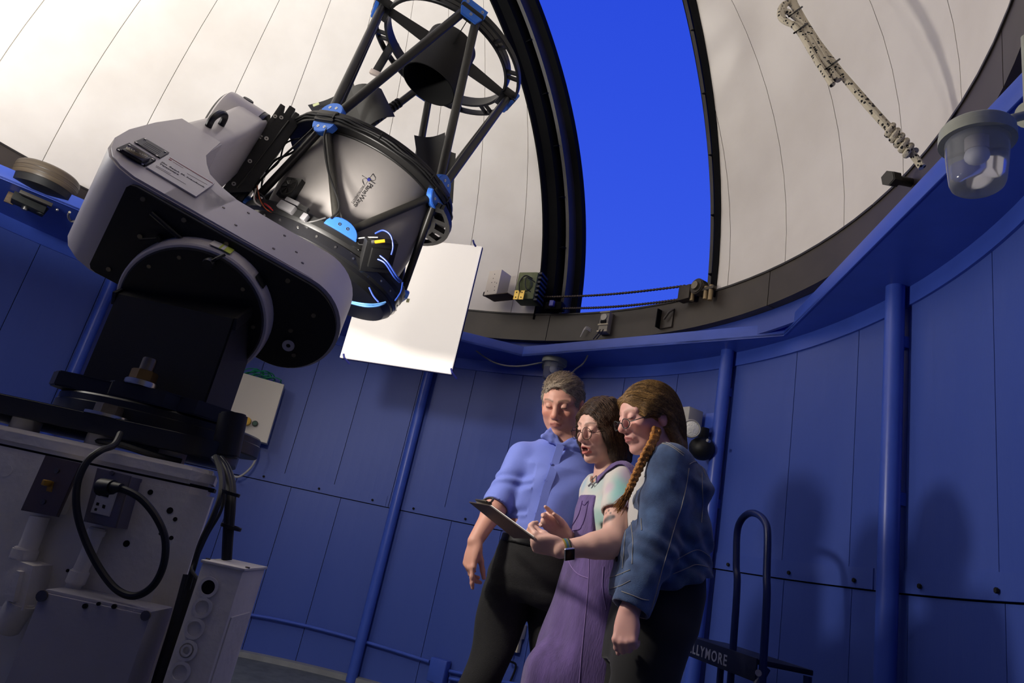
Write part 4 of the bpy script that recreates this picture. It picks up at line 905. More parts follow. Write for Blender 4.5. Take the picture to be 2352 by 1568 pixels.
# conduit along the foot of the wall with boxes
cw = thing('wall_conduit', atC(800, 1462, RW - .03), 'thin blue conduit running low along the wall to a square box', 'conduit')
P = [atC(x, y, RW - .035) for x, y in ((560, 1409), (620, 1419), (700, 1436), (770, 1454), (830, 1471), (900, 1492), (960, 1511), (986, 1519))]
mb = MB(); mb.tube(catmull(P, 5), .011, 10); mb.build('pipe', BLUE2, cw)
cp = atC(1008, 1540, RW - .055); n_, t_, _ = radial_frame(cp); mb = MB(); mb.box(cp, (.07, .125, .15), (n_, t_, ez_), .004); jb2 = mb.build('square_box', BLUE2, cw)
mb = MB(); mb.box(cp + n_ * .037, (.004, .118, .142), (n_, t_, ez_), .001); mb.build('box_cover', BLUE2, jb2)
for yy in (1540, 1557):
    P = [atC(x, yy + (x - 1030) * .2, RW - .035) for x in (1032, 1080, 1140, 1200, 1260)]
    mb = MB(); mb.tube(P, .011, 10); mb.build('pipe', BLUE2, cw)
cp = atC(1186, 1462, RW - .04); n_, t_, _ = radial_frame(cp)
wo = thing('wall_outlet', cp - ez_ * .1, 'cream outlet box with a black plug low on the wall behind the man', 'power outlet')
mb = MB(); mb.box(cp + ez_ * .04, (.06, .095, .09), (n_, t_, ez_), .004); mb.build('outlet_box', mat('outlet_cream', (200, 190, 168), .5), wo)
mb = MB(); mb.box(cp - ez_ * .045, (.04, .075, .09), (n_, t_, ez_), .004); mb.build('outlet_face', MATS['outlet_cream'], wo)
mb = MB(); mb.cyl(cp + n_ * .02 - ez_ * .04, cp + n_ * .05 - ez_ * .06, .03, .02, 14); mb.build('black_plug', RUBBER, wo)
mb = MB(); mb.tube(catmull([cp + n_ * .05 - ez_ * .06, cp + n_ * .05 - ez_ * .14 + t_ * .0, atC(1185, 1530, RW - .03), atC(1160, 1590, RW - .03)], 7), .007, 8); mb.build('plug_cable', RUBBER, wo)
# emergency light behind the person in denim
ep = atC(1572, 965, RW - .16); n_, t_, _ = radial_frame(ep)
em = thing('emergency_light', ep, 'grey emergency light with a round clear lamp head beside the post', 'emergency light')
mb = MB(); mb.box(ep + t_ * .0, (.12, .17, .13), (n_, t_, ez_), .006); mb.build('light_housing', mat('housing_grey', (168, 164, 156), .5), em)
hp = atC(1588, 984, RW - .26); ax = (V3(-.15, -1, -.25)).normalized()
mb = MB(); mb.lathe([(0, -.06), (.038, -.05), (.052, -.02), (.054, .0), (.049, .010), (.044, .004), (.0, .004)], hp, ax, 32); mb.build('lamp_head', MATS['housing_grey'], em, True, 35)
mb = MB(); mb.lathe([(0, .014), (.025, .012), (.042, .006), (.044, .0), (0, 0)], hp, ax, 24); mb.build('lamp_lens', mat('lens_clear', (235, 232, 220), .15, bump=.6, bscale=90, spec=.8), em)
bp_ = atC(1625, 972, RW - .06); n2_, t2_, _ = radial_frame(bp_); mb = MB(); mb.box(bp_, (.02, .20, .12), (n2_, t2_, ez_), .003); mb.build('mounting_plate', BLUE2, em)
p = atC(1612, 1030, RW - .14); mb = MB(); mb.sph(p, .075, 18, (1, 1, .9)); mb.cyl(p + ez_ * .02, p + ez_ * .12, .03, n=14); mb.build('lower_lamp_head', BLACK2, em)
p = atC(1630, 1013, RW - .2); mb = MB(); mb.cyl(p, p + n_ * .02, .009, n=10); mb.build('clamp_bolt', STEEL, em)
# ---- dome ring equipment
def ringbox(px, py, rad, s, lab_name, m_, parent, bev=.003, tilt=None):
    p = atC(px, py, rad); n, t, u = radial_frame(p); mb = MB(); mb.box(p, s, (n, t, u), bev); return mb.build(lab_name, m_, parent)
mo = thing('shutter_controller', atC(1145, 705, RD - .16), 'white drilled control box on a bracket at the left foot of the slit', 'control box')
p = atC(1143, 656, RD - .16); n, t, u = radial_frame(p); yaw = -18; n = Matrix.Rotation(math.radians(yaw), 3, 'Z') @ n; t = u.cross(n)
mb = MB(); mb.box(p, (.12, .125, .21), (n, t, u), .002); cbx = mb.build('box_body', mat('box_white', (212, 202, 188), .45), mo)
for a, b in ((0, .07), (-.005, .035), (-.012, .0), (.035, -.07), (-.035, -.07), (.04, -.01), (.03, -.04), (.02, .0)): q = p + n * .061 + t * a + u * b; mb = MB(); mb.cyl(q, q - n * .002, .0035, n=8); mb.build('drilled_hole', DARK, mo)
mb = MB(); q = p - u * .10 + t * .05; mb.sweep([[q + n * .06 + t * .12, q + n * .06 - t * .12, q - n * .06 - t * .10, q - n * .06 + t * .14], [v - u * .006 for v in (q + n * .06 + t * .12, q + n * .06 - t * .12, q - n * .06 - t * .10, q - n * .06 + t * .14)]]); mb.build('support_bracket', mat('bracket_brown', (66, 46, 32), .6), mo, False)
for k in range(4): 
    mb = MB(); mb.tube(catmull([p - t * .05 + u * .02 * k, p - t * .09 - u * (.03 - .008 * k), p - t * .13 - u * (.05 + .006 * k), p - t * .08 - u * (.075 + .003 * k)], 6), .004, 6); mb.build('cable_tail', RUBBER, mo)
gm = thing('shutter_gearbox', atC(1212, 700, RD - .10), 'green gearbox housing with brass hinges at the left foot of the slit', 'gearbox')
p = atC(1216, 664, RD - .12); n, t, u = radial_frame(p)
GRN = mat('gearbox_green', (98, 106, 66), .5, var=.15, vscale=30)
mb = MB(); mb.box(p, (.14, .165, .225), (n, t, u), .012); mb.cyl(p + n * .07, p + n * .095 - u * .01, .062, .05, 24, .004); mb.build('gear_housing', GRN, gm)
for k in range(7): mb = MB(); mb.box(p + t * .096 + u * (-.11 + .036 * k), (.12, .03, .018), (n, t, u), .003); mb.build('cooling_fin', mat('fin_dark', (36, 36, 46), .4, metal=.4), gm)
for dx in (.045, .0):
    q = p + n * .10 - u * .095 - t * dx; mb = MB(); mb.box(q, (.006, .04, .075), (n, t, u), .001); h = mb.build('hinge_leaf', mat('brass', (190, 160, 84), .35, metal=.8), gm)
    for zz in (-.02, .02): b = MB(); b.cyl(q + n * .003 + u * zz, q + n * .005 + u * zz, .005, n=10); b.build('hinge_screw', DARK, h)
mb = MB(); mb.tube(catmull([p + n * .08 + t * .05 + u * .05, p + n * .11 + u * .06, p + n * .12 - t * .03 + u * .0, p + n * .11 - t * .02 - u * .07], 7), .005, 8); mb.build('motor_wire', RUBBER, gm)
mb = MB(); mb.tube(catmull([p + n * .08 + t * .08 + u * .02, p + n * .12 + t * .02 + u * .04, p + n * .12 + t * .03 - u * .04, p + n * .10 + t * .07 - u * .07], 7), .004, 8); mb.build('motor_wire', RUBBER, gm)
q = atC(1275, 705, RD - .06); n2, t2, u2 = radial_frame(q); mb = MB(); mb.box(q, (.07, .14, .06), (n2, t2, u2), .006); mb.build('drive_block', JAMB, gm)
q = atC(1268, 697, RD - .11); mb = MB(); mb.box(q, (.03, .035, .045), (n2, t2, u2), .004); mb.build('limit_switch', mat('switch_blue', (60, 60, 150), .4), gm)
# chains
CH = mat('chain_rust', (70, 60, 52), .5, metal=.6, var=.3, vscale=120)
for a, b, lab in (((1244, 682), (1575, 656), 'upper drive chain stretched across the foot of the slit'), ((1282, 708), (1580, 685), 'lower drive chain stretched across the foot of the slit')):
    A = atC(*a, RD - .06); B_ = atC(*b, RD - .06); N = 150; pts = [A.lerp(B_, k / N) - ez_ * .02 * math.sin(PI * k / N) for k in range(N + 1)]
    mb = MB(); mb.tube(pts, .008, 6, rs=[.0095 if k % 3 else .0055 for k in range(N + 1)]); tag(mb.build('drive_chain', CH), lab, 'chain', 'drive chains across the slit')
sp = thing('chain_sprocket', atC(1608, 690, RD - .06), 'rusty sprocket bracket at the right foot of the slit', 'sprocket')
p = atC(1606, 660, RD - .06); n, t, u = radial_frame(p)
mb = MB(); mb.cyl(p + n * .03, p - n * .03, .052, n=24, bev=.006); mb.build('sprocket_wheel', mat('sprocket_iron', (66, 60, 54), .5, metal=.6, var=.2), sp)
mb = MB(); mb.cyl(p + n * .045, p + n * .03, .026, n=16); mb.build('sprocket_hub', DSTEEL, sp)
mb = MB(); mb.box(p - t * .10 - u * .02, (.06, .10, .10), (n, t, u), .01); mb.build('bracket_arm', MATS['sprocket_iron'], sp)
for dx, hh in ((.10, .10), (.06, .085), (-.05, .07)):
    q = p + t * dx - u * .01; mb = MB(); mb.cyl(q, q - u * hh, .014, n=14); mb.build('spacer_post', mat('rusty_spacer', (150, 130, 96), .5, metal=.4, var=.2), sp)
mb = MB(); mb.box(p + t * .05 - u * .03, (.03, .16, .02), (n, t, u), .003); mb.build('bracket_arm', MATS['sprocket_iron'], sp)
# devices on the ring
ds = thing('limit_sensor', atC(1390, 765, RD - .02), 'small white sensor unit with two dark cables on the brown ring', 'sensor')
p = atC(1391, 742, RD - .03); n, t, u = radial_frame(p)
mb = MB(); mb.box(p, (.05, .075, .16), (n, t, u), .006); mb.build('sensor_case', mat('sensor_grey', (150, 144, 130), .5), ds)
for z_ in (.075, -.02, -.07): mb = MB(); mb.box(p + n * .026 + u * z_, (.012, .085, .012), (n, t, u), .002); mb.build('case_rib', mat('sensor_cream', (190, 178, 150), .5), ds)
mb = MB(); mb.cyl(p + n * .025 + u * .035, p + n * .036 + u * .035, .025, n=20); mb.build('sensor_dial', mat('dial_white', (196, 190, 176), .4), ds)
mb = MB(); mb.box(p + n * .03 - u * .0, (.012, .045, .02), (n, t, u), .002); mb.build('sensor_window', DARK, ds)
for dx in (.015, -.012): mb = MB(); mb.tube([p + n * .03 - u * .06 - t * dx, p + n * .05 - u * .10 - t * dx, p + n * .09 - u * .155 - t * dx], .004, 6); mb.build('sensor_cable', RUBBER, ds)
rb = thing('ring_bracket', atC(1528, 745, RD - .01), 'dark steel bracket with a bent rod on the brown ring below the slit', 'bracket')
p = atC(1532, 732, RD - .012); n, t, u = radial_frame(p); mb = MB(); mb.box(p, (.012, .10, .13), (n, t, u), .002); mb.build('bracket_plate', BROWN, rb)
mb = MB(); mb.box(p - t * .05 + n * .02, (.05, .008, .13), (n, t, u), .001); mb.build('bracket_plate', JAMB, rb)
mb = MB(); mb.tube([p + n * .02 + t * .06 + u * .05, p + n * .03 + t * .035 + u * .03, p + n * .03 - u * .015], .008, 8); mb.build('bent_rod', BROWN, rb)
wt = atC(1348, 765, RD - .005); n, t, u = radial_frame(wt); mb = MB()
for k in range(3): mb.tube(catmull([wt + t * .03 + u * (.01 + .01 * k), wt + n * .03 + u * (.02 + .008 * k), wt + n * .03 - t * .03 - u * .04], 5), .003, 6)
tag(mb.build('ring_wires', WHITE), 'three thin pale wires coming out of a hole in the brown ring', 'wires', kind=None)
# stud at the right of the ring
p = atC(2050, 411, RD - .10); q = atC(2095, 420, RD + .0); d = (q - p).normalized(); mb = MB(); mb.cyl(p, q, .018, n=14); st_ = mb.build('ring_stud', JAMB2); tag(st_, 'thick dark bolt sticking out above the ledge on the right', 'bolt')
mb = MB(); mb.cyl(p - d * .03, p + d * .02, .031, n=6, bev=.003); mb.build('bolt_head', JAMB2, st_, False)
# drive wheel and bracket on the left ledge
wp = atZ(103, 420, ZS + .10)
wc = Vector((wp.x, wp.y, 0)); rr_ = (atZ(178, 440, ZS + .10) - atZ(28, 385, ZS + .10)).length / 2
dw = thing('friction_roller', (wp.x, wp.y, ZS + .08), 'brown rubber-tyred drive wheel lying flat on the left ledge', 'wheel')
mb = MB(); mb.lathe([(0, .17), (rr_ * .92, .17), (rr_ * .985, .16), (rr_, .15), (rr_, .085), (rr_ * .985, .075), (rr_ * .9, .07), (0, .07)], wc + ez_ * ZS, ez_, 56); mb.build('tyre', mat('worn_rubber_brown', (88, 76, 60), .42, rgb2=(60, 50, 40), vscale=10, stretch=(.2, .2, 6)), dw, True, 30)
mb = MB(); mb.lathe([(0, .085), (rr_ * .97, .085), (rr_ * .95, .03), (rr_ * .5, .012), (0, .012)], wc + ez_ * ZS, ez_, 48); mb.build('wheel_hub', BLACK2, dw, True, 30)
for k in range(2): mb = MB(); mb.lathe([(rr_ * .999, .10 + .025 * k), (rr_ * 1.008, .104 + .025 * k), (rr_ * .999, .108 + .025 * k)], wc + ez_ * ZS, ez_, 56); mb.build('tread_ridge', MATS['worn_rubber_brown'], dw)
bk = thing('roller_bracket', atZ(60, 470, ZS - .06), 'rusty roller bracket with a bright bolt hanging under the left ledge', 'bracket')
RUST = mat('rusty_steel', (120, 100, 76), .6, rgb2=(60, 48, 40), vscale=30, metal=.3)
dl = (L1 - L0).normalized(); dn = V3(dl.y, -dl.x, 0)
def lp(x, y, z): return atZ(x, y, z)
p = atZ(25, 455, ZS - .04); mb = MB(); mb.box(p, (.05, .012, .07), (dl, dn, ez_), .004); mb.build('bracket_tab', RUST, bk)
a, b = atZ(45, 440, ZS - .03), atZ(120, 472, ZS - .03); mb = MB(); mb.box((a + b) / 2, ((b - a).length, .03, .022), ((b - a).normalized(), dn, ez_), .003); mb.build('bracket_bar', mat('dark_bar', (64, 60, 54), .5), bk)
a, b = atZ(30, 445, ZS - .05), atZ(105, 480, ZS - .05); mb = MB(); mb.box((a + b) / 2 - dn * .06, ((b - a).length, .10, .05), ((b - a).normalized(), dn, ez_), .004); mb.build('bracket_body', mat('dark_bracket', (40, 42, 40), .6, var=.2, vscale=30), bk)
p = atZ(57, 478, ZS - .08); mb = MB(); mb.cyl(p + ez_ * .03, p - ez_ * .012, .018, n=16, bev=.002); mb.build('bright_bolt', STEEL, bk)
p = atZ(92, 492, ZS - .08); mb = MB(); mb.cyl(p + ez_ * .05, p, .028, .018, 14); mb.build('bracket_boss', MATS['dark_bracket'], bk)
mb = MB(); mb.tube(catmull([atZ(x, y, ZS - .05) for x, y in ((160, 487), (157, 496), (162, 507), (170, 508))], 5), .007, 8); mb.build('hook', mat('hook_zinc', (190, 182, 160), .4, metal=.5), bk)
p = atZ(131, 482, ZS - .05); mb = MB(); mb.sph(p, .010, 10); mb.build('small_bolt', STEEL, bk)
# rope hanging inside the dome on the right
ROPE = mat('braided_rope', (206, 196, 172), .8, bump=.6, bscale=260)
nt = ROPE.node_tree; pb = nt.nodes['Principled BSDF']
vo = nt.nodes.new('ShaderNodeTexVoronoi'); vo.inputs['Scale'].default_value = 62; tcn = nt.nodes.new('ShaderNodeTexCoord'); nt.links.new(tcn.outputs['Object'], vo.inputs['Vector'])
rp = nt.nodes.new('ShaderNodeValToRGB'); rp.color_ramp.elements[0].position = .30; rp.color_ramp.elements[0].color = (.008, .008, .008, 1); rp.color_ramp.elements[1].position = .33; rp.color_ramp.elements[1].color = (*srgb(208, 198, 174), 1)
nt.links.new(vo.outputs['Distance'], rp.inputs[0]); nt.links.new(rp.outputs[0], pb.inputs['Base Color'])
E0 = atC(2112, 378, RD - .14); E1 = atS(1812, -10, RD * .82)
def rpx(px, py, off=0.0):
    """pixel -> point on the sloping plane of the rope"""
    side = (E1 - E0).cross(c_F).normalized(); nrm = (E1 - E0).cross(side).normalized(); return atP(px, py, E0 + nrm * off, nrm)
ro = thing('rope', E0, 'white rope with black flecks, coiled and tied, hanging against the cream dome', 'rope')
mb = MB(); mb.tube([rpx(2118, 384), rpx(2095, 352), rpx(2040, 290), rpx(1985, 228), rpx(1930, 165), rpx(1880, 100), rpx(1838, 35), rpx(1826, 10), rpx(1812, -30)], .0125, 10); mb.build('main_strand', ROPE, ro)
mb = MB(); mb.tube([rpx(2046, 302, .012), rpx(1990, 240, .012), rpx(1945, 186, .014), rpx(1890, 118, .014), rpx(1846, 46, .014), rpx(1828, 14, .01)], .0125, 10); mb.build('second_strand', ROPE, ro)
for k, (dx, dy) in enumerate(((-9, 6), (-18, 13), (-4, -2))):
    pts = [rpx(1930 + dx + 6 - k * 6, 180 + dy - 2 + k * 4, .02), rpx(1895 + dx, 128 + dy, .022), rpx(1850 + dx * .9, 60 + dy * .8, .022), rpx(1815 + dx * .6, 50 + dy * .5 - k * 10, .02), rpx(1792 + k * 4, 38 - k * 6, .02), rpx(1796 + k * 5, 14 - k * 3, .02), rpx(1816 + k * 4, 8, .015), rpx(1838 + dx * .2, 40, .015), rpx(1872 + dx * .4, 92 + dy * .4, .014)]
    mb = MB(); mb.tube(catmull(pts, 6), .0115, 9); mb.build('coil_strand', ROPE, ro)
for x, y in ((1838, 66), (1912, 148), (1826, 28)):
    a, b = rpx(x - 14, y + 10, .034), rpx(x + 16, y - 12, .034); a2, b2 = rpx(x - 14, y + 10, -.016), rpx(x + 16, y - 12, -.016); mb = MB(); mb.tube([a, (a + b) / 2 + (a - a2) * .08, b, b2, a2], .004, 6, closed=True); mb.build('cable_tie', BLACK, ro)
kn = [];
for i in range(46):
    t = i / 45; c0x, c0y = 2042 + 52 * t, 296 + 58 * t; a = t * 5 * 2 * PI
    kn.append(rpx(c0x + 12 * math.cos(a) * .72, c0y - 12 * math.cos(a) * .68, .02 * math.sin(a) + .004))
mb = MB(); mb.tube(kn, .011, 9); mb.build('knot', ROPE, ro)
# rolling ladder
lb = atC(1728, 1190, RW - .42); n, t, u = radial_frame(lb)
ld = thing('rolling_ladder', (lb.x, lb.y, 0), 'dark blue rolling step ladder with a tall hoop rail beside the people', 'ladder')
NAVY = mat('navy_enamel', (22, 34, 84), .35)
def ldp(px, py, off=0.0): return atP(px, py, lb + n * off, n)
hoop = [ldp(1690, 1500), ldp(1690, 1400), ldp(1691, 1300), ldp(1693, 1225), ldp(1702, 1195), ldp(1720, 1179), ldp(1740, 1181), ldp(1757, 1198), ldp(1763, 1228), ldp(1761, 1320), ldp(1758, 1440), ldp(1755, 1600)]
hoop[-1] = Vector((hoop[-1].x, hoop[-1].y, 0.02)); hoop[0] = Vector((hoop[0].x, hoop[0].y, .02))
mb = MB(); mb.tube(catmull(hoop, 6), .015, 12); mb.build('hoop_rail', NAVY, ld)
zt = ldp(1640, 1497).z; A, B_ = ldp(1572, 1470), ldp(1752, 1505)
A.z = B_.z = (A.z + B_.z) / 2; dx_ = (B_ - A).normalized()
nn = V3(dx_.y, -dx_.x, 0); nn = nn if nn.dot(n) > 0 else -nn
mb = MB(); mb.box((A + B_) / 2 - nn * .10 - u * .005, ((B_ - A).length, .25, .02), (dx_, nn, u), .004); mb.box((A + B_) / 2 + nn * .022 - u * .035, ((B_ - A).length, .008, .085), (dx_, nn, u), .002); top_ = mb.build('step_tread', mat('navy_dark', (16, 20, 44), .45), ld)
text_obj('tread_lettering', 'BALLYMORE', .060, A + dx_ * .050 + nn * .0265 - u * .060, dx_, u, mat('lettering_grey', (150, 154, 170), .5), ld, .0006, bold=.001, spacing=1.22)
mb = MB(); q = (A + B_) / 2 + nn * .17 - u * .25; mb.box(q, ((B_ - A).length, .22, .02), (dx_, nn, u), .004); mb.box(q + nn * .11 - u * .03, ((B_ - A).length, .008, .06), (dx_, nn, u), .002); mb.build('step_tread', MATS['navy_dark'], ld)
for s_ in (0, 1):
    e = A if s_ == 0 else B_
    mb = MB(); mb.tube([e - u * .02 - nn * .02, e + nn * .40 - u * (e.z - .03)], .016, 10); mb.build('front_rail', NAVY, ld)
    mb = MB(); mb.tube([e - u * .02 - nn * .2, Vector((e.x - nn.x * .22, e.y - nn.y * .22, .02))], .016, 10); mb.build('rear_leg', NAVY, ld)
mb = MB(); mb.cyl(ldp(1742, 1545, .06), ldp(1742, 1545, .08), .012, n=10); mb.build('frame_bolt', STEEL, ld)
# ================================================================== PEOPLE
from mathutils.bvhtree import BVHTree
def nv(v): return np.array(v, np.float32)
class SDF:
    """signed distance field on a grid, polygonised with surface nets"""
    def __init__(s, lo, hi, h):
        s.lo = np.array(lo, np.float32); s.h = h; s.n = np.ceil((np.array(hi) - np.array(lo)) / h).astype(int) + 1
        s.F = np.full(s.n, 0.5, np.float32)
    def reg(s, lo, hi):
        a = np.maximum(np.floor((np.array(lo) - s.lo) / s.h).astype(int), 0); b = np.minimum(np.ceil((np.array(hi) - s.lo) / s.h).astype(int) + 1, s.n)
        if (b <= a).any(): return None
        sl = tuple(slice(a[i], b[i]) for i in range(3))
        ax = [s.lo[i] + s.h * np.arange(a[i], b[i], dtype=np.float32) for i in range(3)]
        return sl, ax[0][:, None, None], ax[1][None, :, None], ax[2][None, None, :]
    def mix(s, sl, d, k, op):
        A = s.F[sl]
        if op == 'add':
            h = np.maximum(k - np.abs(A - d), 0) / k if k > 0 else 0
            s.F[sl] = np.minimum(A, d) - h * h * k * .25
        else:
            d = -d; h = np.maximum(k - np.abs(A - d), 0) / k
            s.F[sl] = np.maximum(A, d) + h * h * k * .25
    def cap(s, a, b, ra, rb=None, k=.012, op='add', flat=None):
        rb = ra if rb is None else rb; a = nv(a); b = nv(b); m = max(ra, rb) + k + .02
        R = s.reg(np.minimum(a, b) - m, np.maximum(a, b) + m)
        if R is None: return
        sl, x, y, z = R; ba = b - a; L2 = float(ba @ ba) + 1e-12
        px, py, pz = x - a[0], y - a[1], z - a[2]
        t = np.clip((px * ba[0] + py * ba[1] + pz * ba[2]) / L2, 0, 1)
        qx, qy, qz = px - t * ba[0], py - t * ba[1], pz - t * ba[2]
        if flat is not None:                                  # squash along a direction
            fd, fs = nv(flat[0]), flat[1]; fd = fd / np.linalg.norm(fd); c = qx * fd[0] + qy * fd[1] + qz * fd[2]; e = c * (1 / fs - 1)
            qx, qy, qz = qx + e * fd[0], qy + e * fd[1], qz + e * fd[2]
        d = np.sqrt(qx * qx + qy * qy + qz * qz) - (ra + (rb - ra) * t)
        if flat is not None and flat[1] < 1: d = d * .75
        s.mix(sl, d, k, op)
    def ell(s, c, r, ax=None, k=.012, op='add'):
        c = nv(c); r = nv(r); m = r.max() + k + .02; R = s.reg(c - m, c + m)
        if R is None: return
        sl, x, y, z = R; x, y, z = x - c[0], y - c[1], z - c[2]
        if ax is not None: a, b, g = (nv(v) for v in ax); u, v, w_ = x * a[0] + y * a[1] + z * a[2], x * b[0] + y * b[1] + z * b[2], x * g[0] + y * g[1] + z * g[2]
        else: u, v, w_ = x + 0 * y + 0 * z, y + 0 * x + 0 * z, z + 0 * x + 0 * y
        k0 = np.sqrt((u / r[0]) ** 2 + (v / r[1]) ** 2 + (w_ / r[2]) ** 2); k1 = np.sqrt((u / r[0] ** 2) ** 2 + (v / r[1] ** 2) ** 2 + (w_ / r[2] ** 2) ** 2) + 1e-6
        s.mix(sl, k0 * (k0 - 1) / k1, k, op)
    def loft(s, secs, f, k=.02, p=2.3, op='add', capr=.02):
        """vertical loft: secs = [(cx, cy, z, half width, half depth)] , f = facing direction (x, y)"""
        S_ = sorted(secs, key=lambda q: q[2]); zs = np.array([q[2] for q in S_], np.float32); A = np.array(S_, np.float32)
        m = max(A[:, 3].max(), A[:, 4].max()) + .06
        R = s.reg((A[:, 0].min() - m, A[:, 1].min() - m, zs[0] - .05), (A[:, 0].max() + m, A[:, 1].max() + m, zs[-1] + .05))
        if R is None: return
        sl, x, y, z = R; zz = z[0, 0]
        it = lambda c: np.interp(zz, zs, A[:, c]).astype(np.float32)[None, None, :]
        fx, fy = f[0] / math.hypot(*f), f[1] / math.hypot(*f); dx, dy = x - it(0), y - it(1)
        dep = dx * fx + dy * fy; wid = dx * -fy + dy * fx; rw, rdp = it(3), it(4)
        q = (np.abs(wid / rw) ** p + np.abs(dep / rdp) ** p) ** (1 / p); d = (q - 1) * np.minimum(rw, rdp) * .9
        vz = np.maximum(zs[0] - zz, zz - zs[-1])[None, None, :]
        d = np.maximum(d, vz + 0 * d); s.mix(sl, d, k, op)
    def noise(s, fn, lo, hi):
        R = s.reg(lo, hi)
        if R is None: return
        sl, x, y, z = R; fd = np.clip(np.minimum(z - lo[2], hi[2] - z) / .06, 0, 1); s.F[sl] += (fn(x, y, z) * fd * fd * (3 - 2 * fd)).astype(np.float32)
    def clip(s, p, n):
        """keep the side of the plane where (x-p).n < 0"""
        R = s.reg(s.lo, s.lo + s.h * s.n); sl, x, y, z = R; p, n = nv(p), nv(n)
        s.F[sl] = np.maximum(s.F[sl], (x - p[0]) * n[0] + (y - p[1]) * n[1] + (z - p[2]) * n[2])
    def cut(s, p, n, rad):
        """remove what lies beyond the plane (p, n) within rad of p: a clean cuff"""
        p, n = nv(p), nv(n); R = s.reg(p - rad - .02, p + rad + .02)
        if R is None: return
        sl, x, y, z = R; dx, dy, dz = x - p[0], y - p[1], z - p[2]
        d = np.maximum(-(dx * n[0] + dy * n[1] + dz * n[2]), np.sqrt(dx * dx + dy * dy + dz * dz) - rad); s.F[sl] = np.maximum(s.F[sl], -d)
    def mesh(s, smooth=1):
        F = s.F; I = F < 0
        cs = [(i, j, k) for i in (0, 1) for j in (0, 1) for k in (0, 1)]
        n = [d - 1 for d in F.shape]
        cnt = np.zeros(n, np.int8)
        for i, j, k in cs: cnt += I[i:i + n[0], j:j + n[1], k:k + n[2]]
        act = (cnt > 0) & (cnt < 8); idx = np.full(n, -1, np.int32); ii = np.argwhere(act); idx[act] = np.arange(len(ii))
        val = {c: F[ii[:, 0] + c[0], ii[:, 1] + c[1], ii[:, 2] + c[2]] for c in cs}
        acc = np.zeros((len(ii), 3), np.float64); num = np.zeros(len(ii))
        for a in cs:
            for ax in range(3):
                if a[ax] == 0:
                    b = list(a); b[ax] = 1; b = tuple(b); va, vb = val[a], val[b]; m = (va < 0) != (vb < 0)
                    t = np.where(m, va / np.where(m, va - vb, 1), 0); P = np.tile(np.array(a, np.float64), (len(ii), 1)); P[:, ax] += t
                    acc[m] += P[m]; num[m] += 1
        V = s.lo + s.h * (ii + acc / num[:, None])
        Fs = []
        for ax in range(3):
            o1, o2 = (ax + 1) % 3, (ax + 2) % 3
            sa = [slice(None)] * 3; sb = [slice(None)] * 3; sa[ax] = slice(0, -1); sb[ax] = slice(1, None)
            x = I[tuple(sa)] != I[tuple(sb)]; e = np.argwhere(x); ok = (e[:, o1] > 0) & (e[:, o2] > 0) & (e[:, o1] < n[o1]) & (e[:, o2] < n[o2]); e = e[ok]
            d1 = np.zeros(3, int); d1[o1] = 1; d2 = np.zeros(3, int); d2[o2] = 1
            g = lambda q: idx[q[:, 0], q[:, 1], q[:, 2]]
            Q = np.stack([g(e - d1 - d2), g(e - d2), g(e), g(e - d1)], 1)
            ins = I[e[:, 0], e[:, 1], e[:, 2]]; Q[~ins] = Q[~ins][:, ::-1]; Fs.append(Q)
        Q = np.concatenate(Fs); Q = Q[(Q >= 0).all(1)]
        for _ in range(smooth):
            acc = np.zeros_like(V); c = np.zeros(len(V))
            for a, b in ((0, 1), (1, 2), (2, 3), (3, 0)):
                np.add.at(acc, Q[:, a], V[Q[:, b]]); np.add.at(acc, Q[:, b], V[Q[:, a]]); np.add.at(c, Q[:, a], 1); np.add.at(c, Q[:, b], 1)
            V = V * .45 + .55 * acc / np.maximum(c, 1)[:, None]
        return V, Q
def bvh_of(V, Q): return BVHTree.FromPolygons([tuple(v) for v in V], [tuple(q) for q in Q])
def hit(bv, px, py, lift=0.0):
    d = ray(px, py).normalized(); r = bv.ray_cast(CAM, d)
    if r[0] is None:
        r = None; best = None
        for k in range(60):
            p = CAM + d * (1.8 + k * .025); q = bv.find_nearest(p)
            if best is None or q[3] < best[3]: best = q
        return best[0] + best[1] * lift, best[1]
    n = r[1] if r[1].dot(d) < 0 else -r[1]
    return r[0] + n * lift, n
def lines(name, bv, segs, r, m_, parent, lift=.0012, n=5, sub=3):
    mb = MB()
    for s_ in segs:
        c2 = catmull([(x, y, 0) for x, y in s_], 10) if len(s_) > 2 else [V3(s_[0][0] + (s_[1][0] - s_[0][0]) * k / 10, s_[0][1] + (s_[1][1] - s_[0][1]) * k / 10, 0) for k in range(11)]
        mb.tube([hit(bv, q.x, q.y, lift)[0] for q in c2], r, n)
    return mb.build(name, m_, parent)
def unit(v): v = np.array(v, float); return v / np.linalg.norm(v)
def frame_head(f, roll=0.0):
    f = unit(f); s_ = unit(np.cross([0, 0, 1], f)); h = np.cross(f, s_); c, sn = math.cos(roll), math.sin(roll)
    return f, s_ * c + h * sn, h * c - s_ * sn                 # forward, person's left, up
